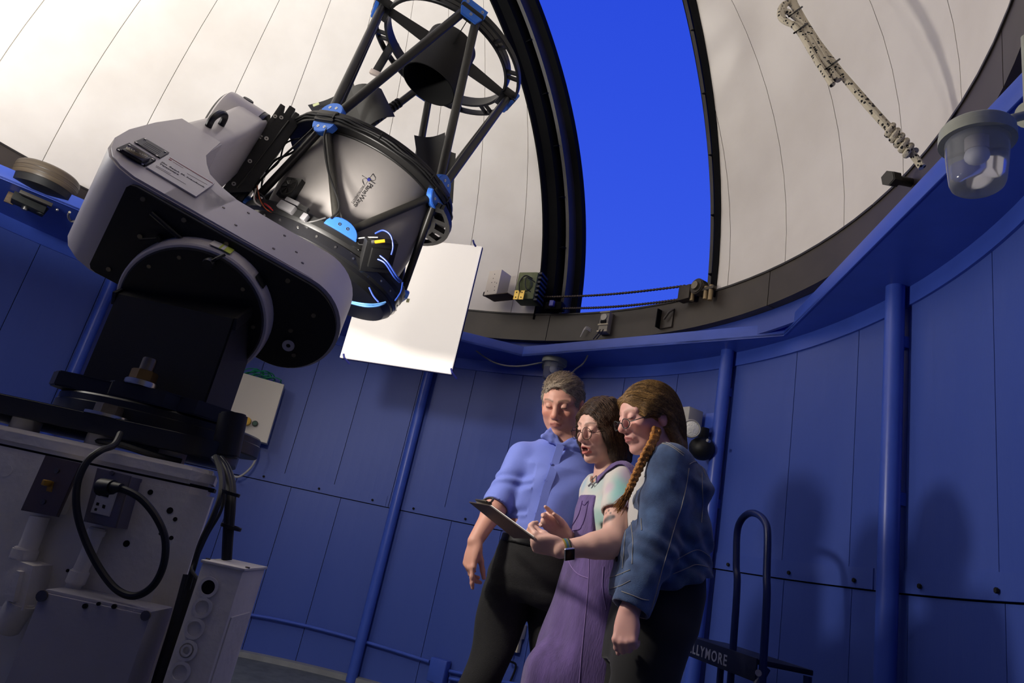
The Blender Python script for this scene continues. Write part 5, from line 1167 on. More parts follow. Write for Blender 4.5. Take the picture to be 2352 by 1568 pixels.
def head(S, C, fr, sc=1.0, mouth=0.0, jaw=1.0, nose=1.0, ears=True, lip=1.0, browr=1.0):
    f, s_, h = fr; P = lambda a, b, c: C + (f * a + s_ * b + h * c) * sc; ax = (f, s_, h); r = lambda *q: np.array(q) * sc
    S.ell(P(-.014, 0, .032), r(.098, .077, .088), ax, .01)
    S.ell(P(.020, 0, -.030), r(.068, .063 * jaw, .080), ax, .02)
    S.ell(P(.040, 0, .036), r(.050, .064, .050), ax, .02)
    for b in (-1, 1):
        S.cap(P(-.005, .056 * b * jaw, -.040), P(.052, .016 * b * jaw, -.100 - mouth * .3), .017 * sc, .015 * sc, .025)
        S.ell(P(.058, .043 * b, -.020), r(.024, .022, .020), ax, .02)
        S.cap(P(.086 + .003 * (browr - 1), .011 * b, .026), P(.070, .050 * b, .029), .0085 * sc * browr, .0075 * sc * browr, .012)
    S.ell(P(.067, 0, -.100 - mouth * .35), r(.020, .022 * jaw, .018), ax, .018)
    for b in (-1, 1): S.ell(P(.101, .031 * b, .008), r(.020, .019, .0145), ax, .012, 'sub')
    for b in (-1, 1): S.ell(P(.0795, .031 * b, .009), r(.0135, .0155, .0130), ax, .004)
    for b in (-1, 1): S.cap(P(.0925, .022 * b, .0035), P(.0895, .041 * b, .0030), .0024 * sc, .002 * sc, .003)
    S.cap(P(.088, 0, .018), P(.108 + .006 * (nose - 1), 0, -.026), .0085 * sc, .0115 * sc * nose, .012)
    S.ell(P(.106, 0, -.031), r(.013, .0125, .0105), ax, .008)
    for b in (-1, 1): S.ell(P(.094, .013 * b, -.034), r(.011, .0085, .0085), ax, .006)
    for b in (-1, 1): S.ell(P(.101, .0065 * b, -.0435), r(.005, .0038, .004), ax, .003, 'sub')
    S.ell(P(.080, 0, -.062 - mouth * .1), r(.016, .026, .020), ax, .015)
    for b in (-1, 1):
        S.cap(P(.0965 - .004 * (1 - lip), .004 * b, -.0575), P(.084, .0235 * b, -.0635), .0052 * sc * lip, .0026 * sc, .004)
        S.cap(P(.0945 - .004 * (1 - lip), .003 * b, -.0705 - mouth), P(.083, .0215 * b, -.066 - mouth * .5), .0062 * sc * lip, .0026 * sc, .004)
    if mouth > 0: S.ell(P(.096, 0, -.064 - mouth * .45), r(.018, .017, .004 + mouth * .38), ax, .004, 'sub')
    else:
        for b in (-1, 1): S.cap(P(.100, .003 * b, -.0640), P(.087, .022 * b, -.0652), .0013 * sc, .001 * sc, .002, 'sub')
    if ears:
        for b in (-1, 1):
            S.ell(P(-.012, .080 * b, -.004), r(.020, .010, .034), ax, .008); S.ell(P(-.008, .092 * b, -.002), r(.010, .008, .020), ax, .005, 'sub')
    return P
def head_colors(V, C, fr, sc, base, lip, brow, browk=1.0, mouth=0.0, lash=(.02, .015, .012), blush=.5):
    f, s_, h = fr; D = (V - C) / sc; a, b, c = D @ f, D @ s_, D @ h; col_ = np.tile(np.array(base, float), (len(V), 1)); near = (np.abs(a) < .16) & (np.abs(c) < .16) & (np.abs(b) < .12)
    def paint(m, rgb, w_):
        m = np.clip(m, 0, 1)[:, None] * w_ * near[:, None]; col_[:] = col_ * (1 - m) + np.array(rgb) * m
    red = np.array(base) * np.array([1.05, .68, .62])
    for sg in (-1, 1): paint(np.exp(-(((b - sg * .045) / .020) ** 2 + ((c + .025) / .020) ** 2)) * (a > .02), red, blush)
    paint(np.exp(-((b / .014) ** 2 + ((c + .030) / .012) ** 2)) * (a > .09), red, blush * .9)
    paint(np.exp(-(((np.abs(b) - .085) / .02) ** 2)) * (np.abs(c) < .04) * (np.abs(a + .012) < .03), red, .5)
    up = np.exp(-((c + .0575 - np.abs(b) * -.28) / .0042) ** 4); lo = np.exp(-((c + .0705 + mouth - np.abs(b) * .22) / (.0060 + mouth * .06)) ** 4)
    paint(np.maximum(up, lo) * (np.abs(b) < .0245) * (a > .076), lip, .85)
    if mouth > 0: paint((np.abs(c + .064 + mouth * .45) < .003 + mouth * .36) * (np.abs(b) < .017) * (a < .0945) * (a > .06), (.10, .02, .02), 1)
    else: paint(np.exp(-((c + .0645) / .0016) ** 2) * (np.abs(b) < .023) * (a > .076), np.array(lip) * .35, .8)
    t = (np.abs(b) - .011) / .039
    paint(np.exp(-((c - (.0285 + .006 * np.sin(np.clip(t, 0, 1) * 2.4))) / .0042) ** 4) * (t > -.05) * (t < 1.05) * (a > .05), brow, .8 * browk)
    for sg in (-1, 1): paint(np.exp(-((c - .0035) / .0022) ** 4) * (np.abs(b - sg * .0315) < .0125) * (a > .07), lash, .85)
    for sg in (-1, 1): paint(np.exp(-(((b - sg * .0065) / .0045) ** 2 + ((c + .0435) / .004) ** 2)) * (a > .09), np.array(base) * .25, .8)
    return col_
def hand(S, W, d, n, ts, curls, sc=1.0, thumb=(.35, .3, .3), spread=.10, tdir=None):
    """W wrist, d along the hand, n where the palm faces, ts towards the thumb; curls = bends per finger (index..little)"""
    W, d, n, ts = np.array(W, float), unit(d), unit(n), unit(ts); k = .006
    for o, L in ((.026, .090), (.008, .093), (-.010, .089), (-.026, .082)):
        S.cap(W + ts * o * .5 * sc, W + (d * L + ts * o) * sc, .0145 * sc, .0115 * sc, .010)
    S.ell(W + (d * .050 - n * 0) * sc, np.array((.048, .038, .0155)) * sc, (d, ts, n), .010)
    S.ell(W + (d * .030 + ts * .020 + n * .008) * sc, np.array((.034, .017, .016)) * sc, (d, ts, n), .010)
    tips = []
    for (o, L0, L, r), cu in zip(((.026, .090, .074, .0090), (.008, .094, .082, .0093), (-.010, .090, .076, .0088), (-.027, .082, .060, .0078)), curls):
        p = W + (d * L0 + ts * o) * sc; a = 0.0; dirn = unit(d + ts * o * spread * 20 * .1)
        for j, fr_ in enumerate((.46, .30, .24)):
            a += cu[j]; q = p + (dirn * math.cos(a) + n * math.sin(a)) * L * fr_ * sc; S.cap(p, q, r * (1.03 - .09 * j) * sc, r * (.95 - .10 * j) * sc, k if j else .008); p = q
        tips.append(p)
    td = unit(d * .45 + ts * .8 + n * .35) if tdir is None else unit(tdir); p = W + (d * .022 + ts * .020 + n * .006) * sc; bend = unit(d * .9 + n * .45 - ts * .1); v = td
    for j, (L, r) in enumerate(((.046, .0125), (.034, .0103), (.027, .0090))):
        v = unit(v * (1 - thumb[j]) + bend * thumb[j]); q = p + v * L * sc; S.cap(p, q, r * sc, r * .88 * sc, .007); p = q
    return tips
def A(px, py, y): return np.array(atY(px, py, y))
SKIN = attr_mat('skin', .5, bump=.05, bscale=420, spec=.35, sss=.12)
def folds(fx, amp, seedv):
    """soft cloth creases: a few crossing sine waves"""
    r = random.Random(seedv); W_ = [(r.uniform(-1, 1) * fx, r.uniform(-1, 1) * fx, r.uniform(-.7, .7) * fx, r.uniform(0, 6)) for _ in range(7)]
    def fn(x, y, z):
        t = 0
        for a, b, c, ph in W_: t = t + np.sin(a * x + b * y + c * z + ph + .8 * np.sin(9 * z + ph * 2 + 6 * x))
        return amp * t / 2.2
    return fn
def strands(name, paths, r, m_, parent, colors=None, n=4, taper=True):
    """many thin hairs joined as one part"""
    Vs, Fs, Cs = [], [], []; base = 0
    for ip, P in enumerate(paths):
        P = np.array(P, float); T = np.gradient(P, axis=0); T /= np.linalg.norm(T, axis=1)[:, None] + 1e-9
        ref = np.array([.3, .5, .8]); u_ = np.cross(T, ref); u_ /= np.linalg.norm(u_, axis=1)[:, None] + 1e-9; v_ = np.cross(T, u_); m = len(P)
        rr = r * (np.linspace(1, .35, m) if taper else np.ones(m))
        ring_ = np.stack([P + (u_ * math.cos(2 * PI * k / n) + v_ * math.sin(2 * PI * k / n)) * rr[:, None] for k in range(n)], 1)
        Vs.append(ring_.reshape(-1, 3))
        for i in range(m - 1):
            for k in range(n): Fs.append((base + i * n + k, base + i * n + (k + 1) % n, base + (i + 1) * n + (k + 1) % n, base + (i + 1) * n + k))
        if colors is not None: Cs.append(np.tile(colors[ip], (m * n, 1)))
        base += m * n
    o = from_np(name, np.concatenate(Vs), Fs, m_, parent, True, np.concatenate(Cs) if colors is not None else None); o['kind'] = 'stuff'; return o
CLOTHC = lambda r, g, b: np.array(srgb(r, g, b))
rs = np.random.RandomState(4)
# ------------------------------------------------------------------ the man
man = thing('person', (.27, 2.70, 0), 'standing man with short grey hair in a light blue shirt and black trousers', 'person')
fr = frame_head((-.34, -.90, -.42), .05); HC = A(1291, 931, 2.665)
S = SDF((-.12, 2.42, 0), (.66, 2.98, 1.84), .0036)
Ph = head(S, HC, fr, 1.0, 0, 1.14, 1.22, True, .62, 1.3); neck = A(1301, 1012, 2.70)
S.cap(Ph(-.02, 0, -.05), neck, .056, .060, .02); S.cap(neck, (.29, 2.71, 1.42), .062, .09, .03)
shR, shL = A(1200, 1045, 2.70), A(1400, 1062, 2.72)
S.loft([(.275, 2.70, .98, .155, .10), (.275, 2.70, 1.12, .145, .095), (.285, 2.70, 1.28, .155, .10), (.290, 2.71, 1.42, .16, .10)], (-.1, -1), .03)
elR, wrR = A(1146, 1152, 2.66), A(1091, 1243, 2.58)
S.cap(shR, elR, .050, .044, .02); S.cap(elR, wrR, .043, .0285, .012); S.cap(elR + (wrR - elR) * .25, elR + (wrR - elR) * .3, .042, .04, .02)
elL = np.array((.56, 2.72, 1.18)); S.cap(shL, elL, .05, .042, .02); S.cap(elL, (.50, 2.60, 1.02), .04, .03, .012)
hand(S, wrR, (-.02, -.12, -1), (.75, .55, 0), (.55, -.83, .0), ((.12, .22, .1), (.55, .6, .3), (.65, .65, .3), (.7, .7, .3)), 1.0, (.75, .4, .3), spread=.02)
hipR, hipL = np.array((.195, 2.70, .96)), np.array((.37, 2.71, .96)); knR, anR = np.array((.150, 2.70, .53)), np.array((.14, 2.74, .09)); knL, anL = np.array((.405, 2.71, .53)), np.array((.42, 2.75, .09))
for a, b, c in ((hipR, knR, anR), (hipL, knL, anL)): S.cap(a, b, .072, .052, .03); S.cap(b, c, .052, .036, .02)
V, Q = S.mesh(1)
base = np.array(srgb(208, 154, 134)); colr = head_colors(V, HC, fr, 1.0, base, srgb(178, 108, 98), srgb(104, 84, 68), .9, blush=.55)
body = from_np('body', V, Q, SKIN, man, True, colr); bvB = bvh_of(V, Q)
# hair: short, grey, curly
def hair_cap(S, C, fr, sc, front=.060, low=-.02, t=.012):
    f, s_, h = fr; ax = (f, s_, h); P = lambda a, b, c: C + (f * a + s_ * b + h * c) * sc
    S.ell(P(-.016, 0, .034), np.array((.098 + t, .077 + t, .090 + t)) * sc, ax, .006); return P
S = SDF(HC - .16, HC + .17, .004); Pm = hair_cap(S, HC, fr, 1.0, t=.007)
S.ell(Pm(.01, 0, .078), (.080, .062, .048), fr, .02); S.ell(Pm(-.03, 0, -.02), (.075, .074, .075), fr, .02)
S.ell(Pm(.100, 0, -.045), (.085, .075, .115), fr, .012, 'sub'); S.ell(Pm(.10, 0, .025), (.046, .062, .062), fr, .010, 'sub')
S.ell(Pm(.0, 0, -.105), (.16, .12, .072), fr, .01, 'sub')
for b in (-1, 1): S.ell(Pm(-.010, .088 * b, -.008), (.030, .026, .040), fr, .008, 'sub')
S.noise(lambda x, y, z: .0022 * np.sin(120 * x + 3 * np.sin(60 * z)) * np.sin(110 * z + 3 * np.sin(60 * y)), HC - .16, HC + .17)
V, Q = S.mesh(0); D = V - HC; hh = np.clip((D @ fr[2] - .02) / .09, 0, 1)[:, None]; g = np.array(srgb(150, 142, 130)) * (1 - hh) + np.array(srgb(124, 108, 90)) * hh
HAIRM = attr_mat('hair', .55, bump=.5, bscale=300, spec=.3, var=.35, vscale=120)
from_np('hair', V, Q, HAIRM, man, True, g * (.8 + .4 * rs.rand(len(V), 1)))
bvHm = bvh_of(V, Q)
def flow(bv, p0, step, n, pull, lift=.0015):
    """hair path that runs over the scalp along a pull direction field"""
    P = [np.array(p0)]
    for i in range(n):
        p = P[-1]; q, nn_, _, dd = bv.find_nearest(Vector(p)); nn_ = np.array(nn_); g_ = pull(p, i / n); g_ = g_ - nn_ * (g_ @ nn_); l = np.linalg.norm(g_); g_ = g_ / l if l > 1e-5 else nn_ * 0
        p = p + g_ * step; q, nn_, _, dd = bv.find_nearest(Vector(p)); P.append(np.array(q) + np.array(nn_) * (lift * (i + 1) / n if lift > .004 else lift))
    return P
paths, cl = [], []; fm_, sm_, hm_ = fr
for i in rs.choice(len(V), 1500):
    hgt_ = D[i] @ hm_; wv = rs.uniform(0, 6); k = np.clip((hgt_ - .02) / .08, 0, 1); wvd = rs.uniform(.5, 1.0)
    if hgt_ < -.07: continue
    pull = lambda p, t, wv=wv, k=k, wvd=wvd: (-fm_ * .8 + sm_ * .55) * k - hm_ * .9 * (1 - k) - fm_ * .4 * (1 - k) + (sm_ + hm_ * .3) * math.sin(9 * t + wv) * wvd * k
    paths.append(flow(bvHm, V[i], .0055, 6, pull, .0045 + .007 * k)); cl.append((np.array(srgb(176, 168, 156)) * (1 - k) + np.array(srgb(142, 124, 102)) * k) * rs.uniform(.5, 1.3))
strands('hair_strands', paths, .0010, HAIRM, man, cl)
# shirt
S = SDF((-.10, 2.44, 1.00), (.68, 2.96, 1.60), .0045)
S.loft([(.272, 2.70, 1.085, .136, .106), (.272, 2.70, 1.112, .146, .116), (.272, 2.70, 1.135, .149, .121), (.276, 2.70, 1.18, .148, .122), (.284, 2.70, 1.30, .162, .124), (.290, 2.70, 1.40, .164, .115), (.292, 2.71, 1.455, .140, .092), (.295, 2.71, 1.50, .09, .072)], (-.10, -1), .03, 2.4)
S.cap(neck + (0, .005, -.05), shR + (.01, 0, .0), .058, .050, .04); S.cap(neck + (0, .005, -.05), shL, .058, .052, .04)
S.noise(lambda x, y, z: .0045 * np.sin(30 * x + 5 * np.sin(4 * z) + 1) * np.sin(6 * z + 2 * x) + .0022 * np.sin(46 * x - 34 * z + 3 * np.sin(11 * z)) + .0012 * np.sin(80 * z + 40 * x + 2 * np.sin(20 * x)) * np.clip((1.25 - z) * 8, 0, 1), (-.10, 2.44, .98), (.68, 2.96, 1.44))
aS, bS = shR + (.0, 0, -.010), elR + (elR - shR) * .02
S.cap(aS, bS, .062, .055, .022); S.cap(shL + (0, 0, -.01), elL, .062, .056, .03)
cf = elR + (wrR - elR) * .10; dcf = unit(wrR - elR); S.cap(elR, cf, .055, .054, .01); S.cap(cf - dcf * .034, cf - dcf * .022, .0605, .0605, .004); S.cap(cf - dcf * .010, cf + dcf * .002, .0600, .0600, .003)
vA = unit(bS - aS); S.noise(lambda x, y, z: .0032 * np.sin(90 * ((x - aS[0]) * vA[0] + (y - aS[1]) * vA[1] + (z - aS[2]) * vA[2]) + 40 * (x - y) + 2 * np.sin(50 * z)), (-.10, 2.44, 1.16), (.19, 2.96, 1.42))
S.cut(cf + dcf * .006, dcf, .10); S.cap(cf - dcf * .012, cf + dcf * .06, .047, .047, .003, 'sub'); S.cap(neck + (0, .004, -.03), neck + (0, .0, .006), .076, .068, .02)
S.cap(neck + (0, -.004, -.04), neck + (0, -.02, .10), .0585, .062, .004, 'sub')
S.ell(np.array(neck) + (-.022, -.080, -.030), (.014, .05, .034), None, .008, 'sub'); S.ell(np.array(neck) + (-.014, -.075, .0), (.022, .05, .020), None, .008, 'sub')
for tri in ((A(1270, 982, 2.650), A(1247, 1002, 2.622), A(1285, 1022, 2.618)), (A(1336, 990, 2.665), A(1342, 1030, 2.632), A(1291, 1023, 2.618))):
    cm_ = sum(tri) / 3
    for a_, b_ in ((0, 1), (1, 2), (0, 2)): S.cap(tri[a_], tri[b_], .0085, .0075, .006)
    for q_ in tri: S.cap(q_, cm_, .0075, .009, .008)
    S.cap((tri[0] + tri[1]) / 2, (tri[1] + tri[2]) / 2, .008, .008, .008)
V, Q = S.mesh(1); SHIRT = mat('shirt_cotton_blue', (116, 132, 214), .7, bump=.15, bscale=500, sheen=.2)
shirt = from_np('shirt', V, Q, SHIRT, man); bvS = bvh_of(V, Q)
pk = [(1288, 1022), (1276, 1060), (1267, 1090), (1256, 1120), (1246, 1160), (1236, 1195), (1228, 1222)]
P = catmull([hit(bvS, x, y, .002)[0] for x, y in pk], 5); mb = MB(); secs = []
for i, p in enumerate(P):
    t_ = (P[min(i + 1, len(P) - 1)] - P[max(i - 1, 0)]).normalized(); sd = t_.cross(V3(0, -1, 0)).normalized(); secs.append([p - sd * .015, p + sd * .015, p + sd * .015 + V3(0, -.003, 0), p - sd * .015 + V3(0, -.003, 0)])
mb.sweep(secs); mb.build('button_placket', SHIRT, shirt, True, 40)
for x, y in ((1266, 1067), (1254, 1104), (1244, 1141), (1233, 1180)):
    p, n_ = hit(bvS, x, y, .005); mb = MB(); mb.cyl(p - n_ * .002, p + n_ * .0015, .0055, n=14, bev=.0006); mb.build('button', mat('shirt_button', (92, 104, 190), .35), shirt)
# trousers, belt, shoes
S = SDF((-.05, 2.46, .02), (.66, 2.98, 1.17), .006)
S.loft([(.283, 2.70, .885, .150, .095), (.283, 2.70, .93, .178, .122), (.280, 2.70, .98, .180, .125), (.274, 2.70, 1.06, .162, .118), (.272, 2.70, 1.125, .146, .114)], (-.1, -1), .05, 2.3)
for a, b, c in ((hipR, knR, anR), (hipL, knL, anL)): S.cap(a, b, .092, .072, .025); S.cap(b, c + (0, 0, -.02), .072, .064, .02)
S.noise(folds(30, .008, 21), (-.05, 2.46, .02), (.66, 2.98, .95)); S.clip((0, 0, 1.122), (0, 0, 1))
V, Q = S.mesh(1); trousers = from_np('trousers', V, Q, mat('black_trouser_twill', (25, 24, 24), .8, var=.12, vscale=60, bump=.2, bscale=300, sheen=.05), man); bvT = bvh_of(V, Q)
S = SDF((.05, 2.50, 1.06), (.5, 2.9, 1.15), .004); S.loft([(.272, 2.70, 1.088, .153, .1225), (.272, 2.70, 1.122, .149, .1195)], (-.1, -1), .004, 2.4); V, Q = S.mesh(1); from_np('belt', V, Q, mat('black_leather', (16, 15, 15), .4), man)
for a in (anR, anL):
    mb = MB(); mb.box(a + np.array((-.01, -.07, -.045)), (.095, .29, .085), None, .03, 4); mb.build('shoe', MATS['black_leather'], man)
# ------------------------------------------------------------------ woman with the clipboard
w1 = thing('person', (.47, 2.42, 0), 'woman with a dark bob and round glasses in purple overalls and a tie-dye shirt', 'person')
fr1 = frame_head((-.80, -.52, -.30), -.06); HC1 = A(1381, 989, 2.42); sc1 = .93
S = SDF((.05, 2.10, 0), (.82, 2.80, 1.70), .0036)
Pw = head(S, HC1, fr1, sc1, .012, .94, 1.0)
nk1 = np.array((.455, 2.445, 1.375)); S.cap(Pw(-.025, 0, -.05), nk1, .046, .050, .02); S.cap(nk1, (.485, 2.455, 1.30), .050, .062, .03)
fd1 = (-.93, -.36); shN = A(1432, 1103, 2.30); shF = np.array((.44, 2.555, 1.345))
S.loft([(.49, 2.43, .94, .14, .10), (.49, 2.43, 1.10, .115, .085), (.492, 2.44, 1.24, .12, .085), (.488, 2.45, 1.32, .12, .075)], fd1, .03)
elN, wrN = A(1412, 1247, 2.20), A(1287, 1262, 2.17)
S.cap(shN, elN, .050, .046, .02); S.cap(elN, wrN, .044, .026, .015); S.cap(elN + (wrN - elN) * .2, elN + (wrN - elN) * .35, .044, .040, .02)
hN = unit(A(1228, 1243, 2.19) - wrN); hand(S, wrN, hN, (.05, .72, .69), (-.1, -.5, .86), ((.9, 1.0, .5), (1.0, 1.0, .5), (1.05, 1.0, .5), (1.1, 1.0, .5)), .95, (.85, .6, .3), tdir=(-.8, -.2, .55))
elF = np.array((.40, 2.52, 1.10)); wrF = A(1297, 1226, 2.42); S.cap(shF, elF, .048, .042, .02); S.cap(elF, wrF, .040, .026, .012)
hF = unit(A(1266, 1199, 2.38) - wrF); nF = unit((-.35, -.9, -.1)); tsF = np.cross(hF, nF)
if tsF[2] < 0: tsF = -tsF
hand(S, wrF, hF, nF, tsF, ((-.5, .25, .1), (.75, .9, .4), (1.0, 1.0, .5), (.8, .9, .5)), .92, (.3, .3, .3), tdir=tsF * .6 + hF * .6 + nF * .5)
for dx in (-.07, .08):
    a = np.array((.48 + dx, 2.43 + dx * .4, .92)); S.cap(a, a + (-.01, 0, -.42), .060, .05, .03); S.cap(a + (-.01, 0, -.42), a + (-.01, .02, -.83), .048, .035, .02)
V, Q = S.mesh(1); base1 = np.array(srgb(222, 176, 158)); colr = head_colors(V, HC1, fr1, sc1, base1, srgb(196, 96, 90), srgb(70, 52, 42), .75, .012, blush=.35)
bvB1 = bvh_of(V, Q)
def stain(colr, V, bv, px, py, r, rgb, w_=.85):
    p = np.array(hit(bv, px, py)[0]); d = np.linalg.norm(V - p, axis=1); m = np.clip(1.5 - d / r, 0, 1)[:, None] * w_; colr[:] = colr * (1 - m) + np.array(rgb) * m
for x, y, r in ((1389, 1196, .010), (1396, 1191, .011), (1403, 1188, .010), (1409, 1186, .006), (1384, 1203, .006), (1398, 1172, .004), (1392, 1178, .004), (1402, 1178, .004)): stain(colr, V, bvB1, x, y, r, srgb(72, 70, 74))
from_np('body', V, Q, SKIN, w1, True, colr)
# t-shirt
S = SDF((.18, 2.14, 1.0), (.82, 2.80, 1.48), .005)
S.loft([(.49, 2.43, 1.02, .145, .120), (.487, 2.43, 1.12, .136, .112), (.486, 2.435, 1.25, .142, .112), (.482, 2.45, 1.33, .146, .094), (.470, 2.45, 1.375, .10, .078)], fd1, .03, 2.3)
S.cap(nk1 + (.01, .0, -.045), shN + (0, 0, -.005), .055, .058, .04); S.cap(nk1 + (.01, .0, -.045), shF, .055, .055, .04)
sl1 = shN + (elN - shN) * .47; S.cap(shN, sl1, .056, .064, .03); S.cap(shF, shF + (elF - shF) * .55, .050, .054, .03)
S.noise(folds(34, .005, 33), (.18, 2.14, .95), (.82, 2.80, 1.36))
dS = unit(elN - shN); S.cut(sl1 + dS * .022, dS, .10); S.cap(sl1 + dS * .012, sl1 + dS * .09, .054, .058, .003, 'sub'); S.clip(sl1 + dS * .030, dS) if False else None
S.cap(nk1 + (-.006, -.008, -.03), nk1 + (-.03, -.02, .09), .056, .058, .006, 'sub')
V, Q = S.mesh(1)
def tiedye(V):
    n1 = np.sin(17 * V[:, 0] + 9 * np.sin(11 * V[:, 2])) + np.sin(23 * V[:, 1] - 13 * V[:, 2] + 2); n2 = np.sin(15 * V[:, 2] + 12 * V[:, 0] - 10 * V[:, 1] + 1.3) + np.sin(31 * V[:, 0] + 5)
    c = np.tile(CLOTHC(206, 200, 192), (len(V), 1)); a = np.clip((n1 - .35) * .9, 0, 1)[:, None]; c = c * (1 - a) + CLOTHC(120, 186, 184) * a; b = np.clip((n2 - .8) * .8, 0, 1)[:, None] * .8; c = c * (1 - b) + CLOTHC(176, 150, 190) * b; return c
TEE = attr_mat('tie_dye_cotton', .8, bump=.12, bscale=400, sheen=.2)
bvTee = bvh_of(V, Q); tc_ = tiedye(V) * .35 + CLOTHC(212, 206, 198) * .65
for x, y, r, c_ in ((1432, 1112, .040, (120, 190, 186)), (1424, 1140, .035, (130, 196, 192)), (1412, 1060, .025, (130, 190, 170)), (1445, 1090, .030, (186, 160, 186)), (1440, 1160, .03, (176, 150, 196)), (1342, 1110, .03, (160, 190, 200)), (1400, 1215, .04, (196, 200, 170)), (1375, 1190, .03, (150, 190, 180)), (1398, 1120, .02, (200, 176, 190)), (1380, 1150, .02, (186, 206, 200))): stain(tc_, V, bvTee, x, y, r, CLOTHC(*c_), .75)
tee = from_np('t_shirt', V, Q, TEE, w1, True, tc_)
# overalls: bib and wide legs
S = SDF((.14, 2.10, .03), (.86, 2.80, 1.33), .006)
S.loft([(.47, 2.43, .55, .225, .165), (.475, 2.43, .80, .20, .150), (.485, 2.43, .95, .178, .138), (.487, 2.43, 1.06, .158, .130), (.486, 2.43, 1.14, .150, .130)], fd1, .03, 2.4)
for dx, dy in ((-.09, -.05), (.09, .06)):
    a = np.array((.475 + dx, 2.43 + dy, .70)); S.cap(a, a + (-.01, 0, -.60), .125, .118, .03)
S.noise(lambda x, y, z: .006 * np.sin(52 * (x * .6 - y * .8) + 2 * np.sin(7 * z)) * np.clip((1.0 - z) * 3, 0, 1), (.14, 2.10, .03), (.86, 2.8, 1.05))
S.clip((0, 0, .08), (0, 0, -1)); S.clip((0, 0, 1.135), (0, 0, 1))
Bb = SDF((.14, 2.10, 1.05), (.86, 2.80, 1.34), .005)
Bb.loft([(.49, 2.43, 1.06, .154, .130), (.487, 2.43, 1.12, .148, .124), (.486, 2.435, 1.25, .152, .123), (.482, 2.45, 1.34, .156, .104)], fd1, .01, 2.3)
fdn = unit((fd1[0], fd1[1], 0)); sdn = np.array((-fdn[1], fdn[0], 0)); cen = np.array((.478, 2.435, 1.2))
Bb.clip(cen + fdn * .048, -fdn); Bb.clip(cen + sdn * .066 + (0, 0, 0), unit(sdn + np.array((0, 0, .25)))); Bb.clip(cen - sdn * .098, unit(-sdn + np.array((0, 0, .25)))); Bb.clip((0, 0, 1.300), (0, 0, 1))
OV = mat('purple_corduroy', (100, 78, 134), .85, var=.22, vscale=30, bump=.25, bscale=220, sheen=.4, stretch=(1, 1, .2))
V, Q = S.mesh(1); V2, Q2 = Bb.mesh(1); ov = from_np('overalls', np.concatenate([V, V2]), np.concatenate([Q, Q2 + len(V)]), OV, w1); bvO = bvh_of(np.concatenate([V, V2]), np.concatenate([Q, Q2 + len(V)]))
STP = mat('purple_stitch', (70, 46, 104), .8)
lines('bib_pocket_seam', bvO, [[(1336, 1155), (1343, 1160), (1350, 1152)], [(1338, 1150), (1330, 1180), (1316, 1205), (1305, 1222)], [(1300, 1220), (1330, 1216), (1337, 1206)], [(1352, 1150), (1345, 1185), (1338, 1206)]], .0015, STP, ov)
lines('hip_pocket_seam', bvO, [[(1305, 1282), (1312, 1300), (1328, 1318), (1352, 1328)], [(1353, 1282), (1352, 1330), (1346, 1400), (1336, 1500), (1330, 1568)], [(1386, 1300), (1384, 1350), (1392, 1400)]], .0015, mat('lavender_stitch', (150, 124, 180), .8), ov)
stp = [(1372, 1105), (1384, 1094), (1400, 1078), (1418, 1067), (1434, 1066), (1446, 1074), (1454, 1088)]
P = catmull([hit(bvTee, x, y, .004)[0] for x, y in stp], 5); secs = []
for i, p in enumerate(P):
    t_ = (P[min(i + 1, len(P) - 1)] - P[max(i - 1, 0)]).normalized(); q, nn_, _, _ = bvTee.find_nearest(p); nn_ = (p - q).normalized() if (p - q).length > 1e-4 else nn_; sd = t_.cross(nn_).normalized(); secs.append([p - sd * .013, p + sd * .013, p + sd * .013 + nn_ * .003, p - sd * .013 + nn_ * .003])
mb = MB(); mb.sweep(secs); mb.build('shoulder_strap', OV, ov, True, 40)
p, n_ = hit(bvTee, 1369, 1106, .008); t_ = (P[3] - P[0]).normalized(); sd = t_.cross(n_).normalized(); mb = MB(); mb.tube([p + t_ * .014 + sd * .014, p + t_ * .014 - sd * .014, p - t_ * .012 - sd * .012, p - t_ * .012 + sd * .012], .0026, 6, closed=True); mb.tube([p - t_ * .012, p - t_ * .032], .004, 6); mb.build('strap_buckle', STEEL, ov)
p, n_ = hit(bvO, 1308, 1239, .003); mb = MB(); mb.cyl(p, p + n_ * .003, .008, n=16); mb.build('side_button', mat('brass_purple', (120, 100, 140), .35, metal=.6), ov)
for a in ((.38, 2.36), (.56, 2.50)):
    mb = MB(); mb.box((a[0] - .03, a[1], .045), (.26, .09, .085), None, .03, 4); mb.build('shoe', MATS['black_leather'], w1)
# bob hair
f1, s1, h1 = fr1; P1 = lambda a, b, c: HC1 + (f1 * a + s1 * b + h1 * c) * sc1
S = SDF(HC1 - .19, HC1 + .17, .004)
S.ell(P1(-.018, 0, .038), np.array((.110, .092, .100)) * sc1, fr1, .01)
for b in (-1, 1):
    S.ell(P1(-.005, .080 * b, -.020), np.array((.058, .020, .085)) * sc1, fr1, .02); S.ell(P1(-.012, .076 * b, -.088), np.array((.042, .022, .040)) * sc1, fr1, .02); S.cap(P1(.058, .058 * b, .055), P1(.036, .078 * b, -.02), .013 * sc1, .012 * sc1, .015)
S.ell(P1(-.080, 0, -.045), np.array((.052, .082, .095)) * sc1, fr1, .02); S.ell(P1(-.075, 0, -.110), np.array((.050, .078, .042)) * sc1, fr1, .02)
S.ell(P1(.105, 0, -.030), np.array((.080, .062, .098)) * sc1, fr1, .008, 'sub'); S.cap(P1(-.01, 0, -.06), P1(-.03, 0, -.2), .052, .055, .01, 'sub')
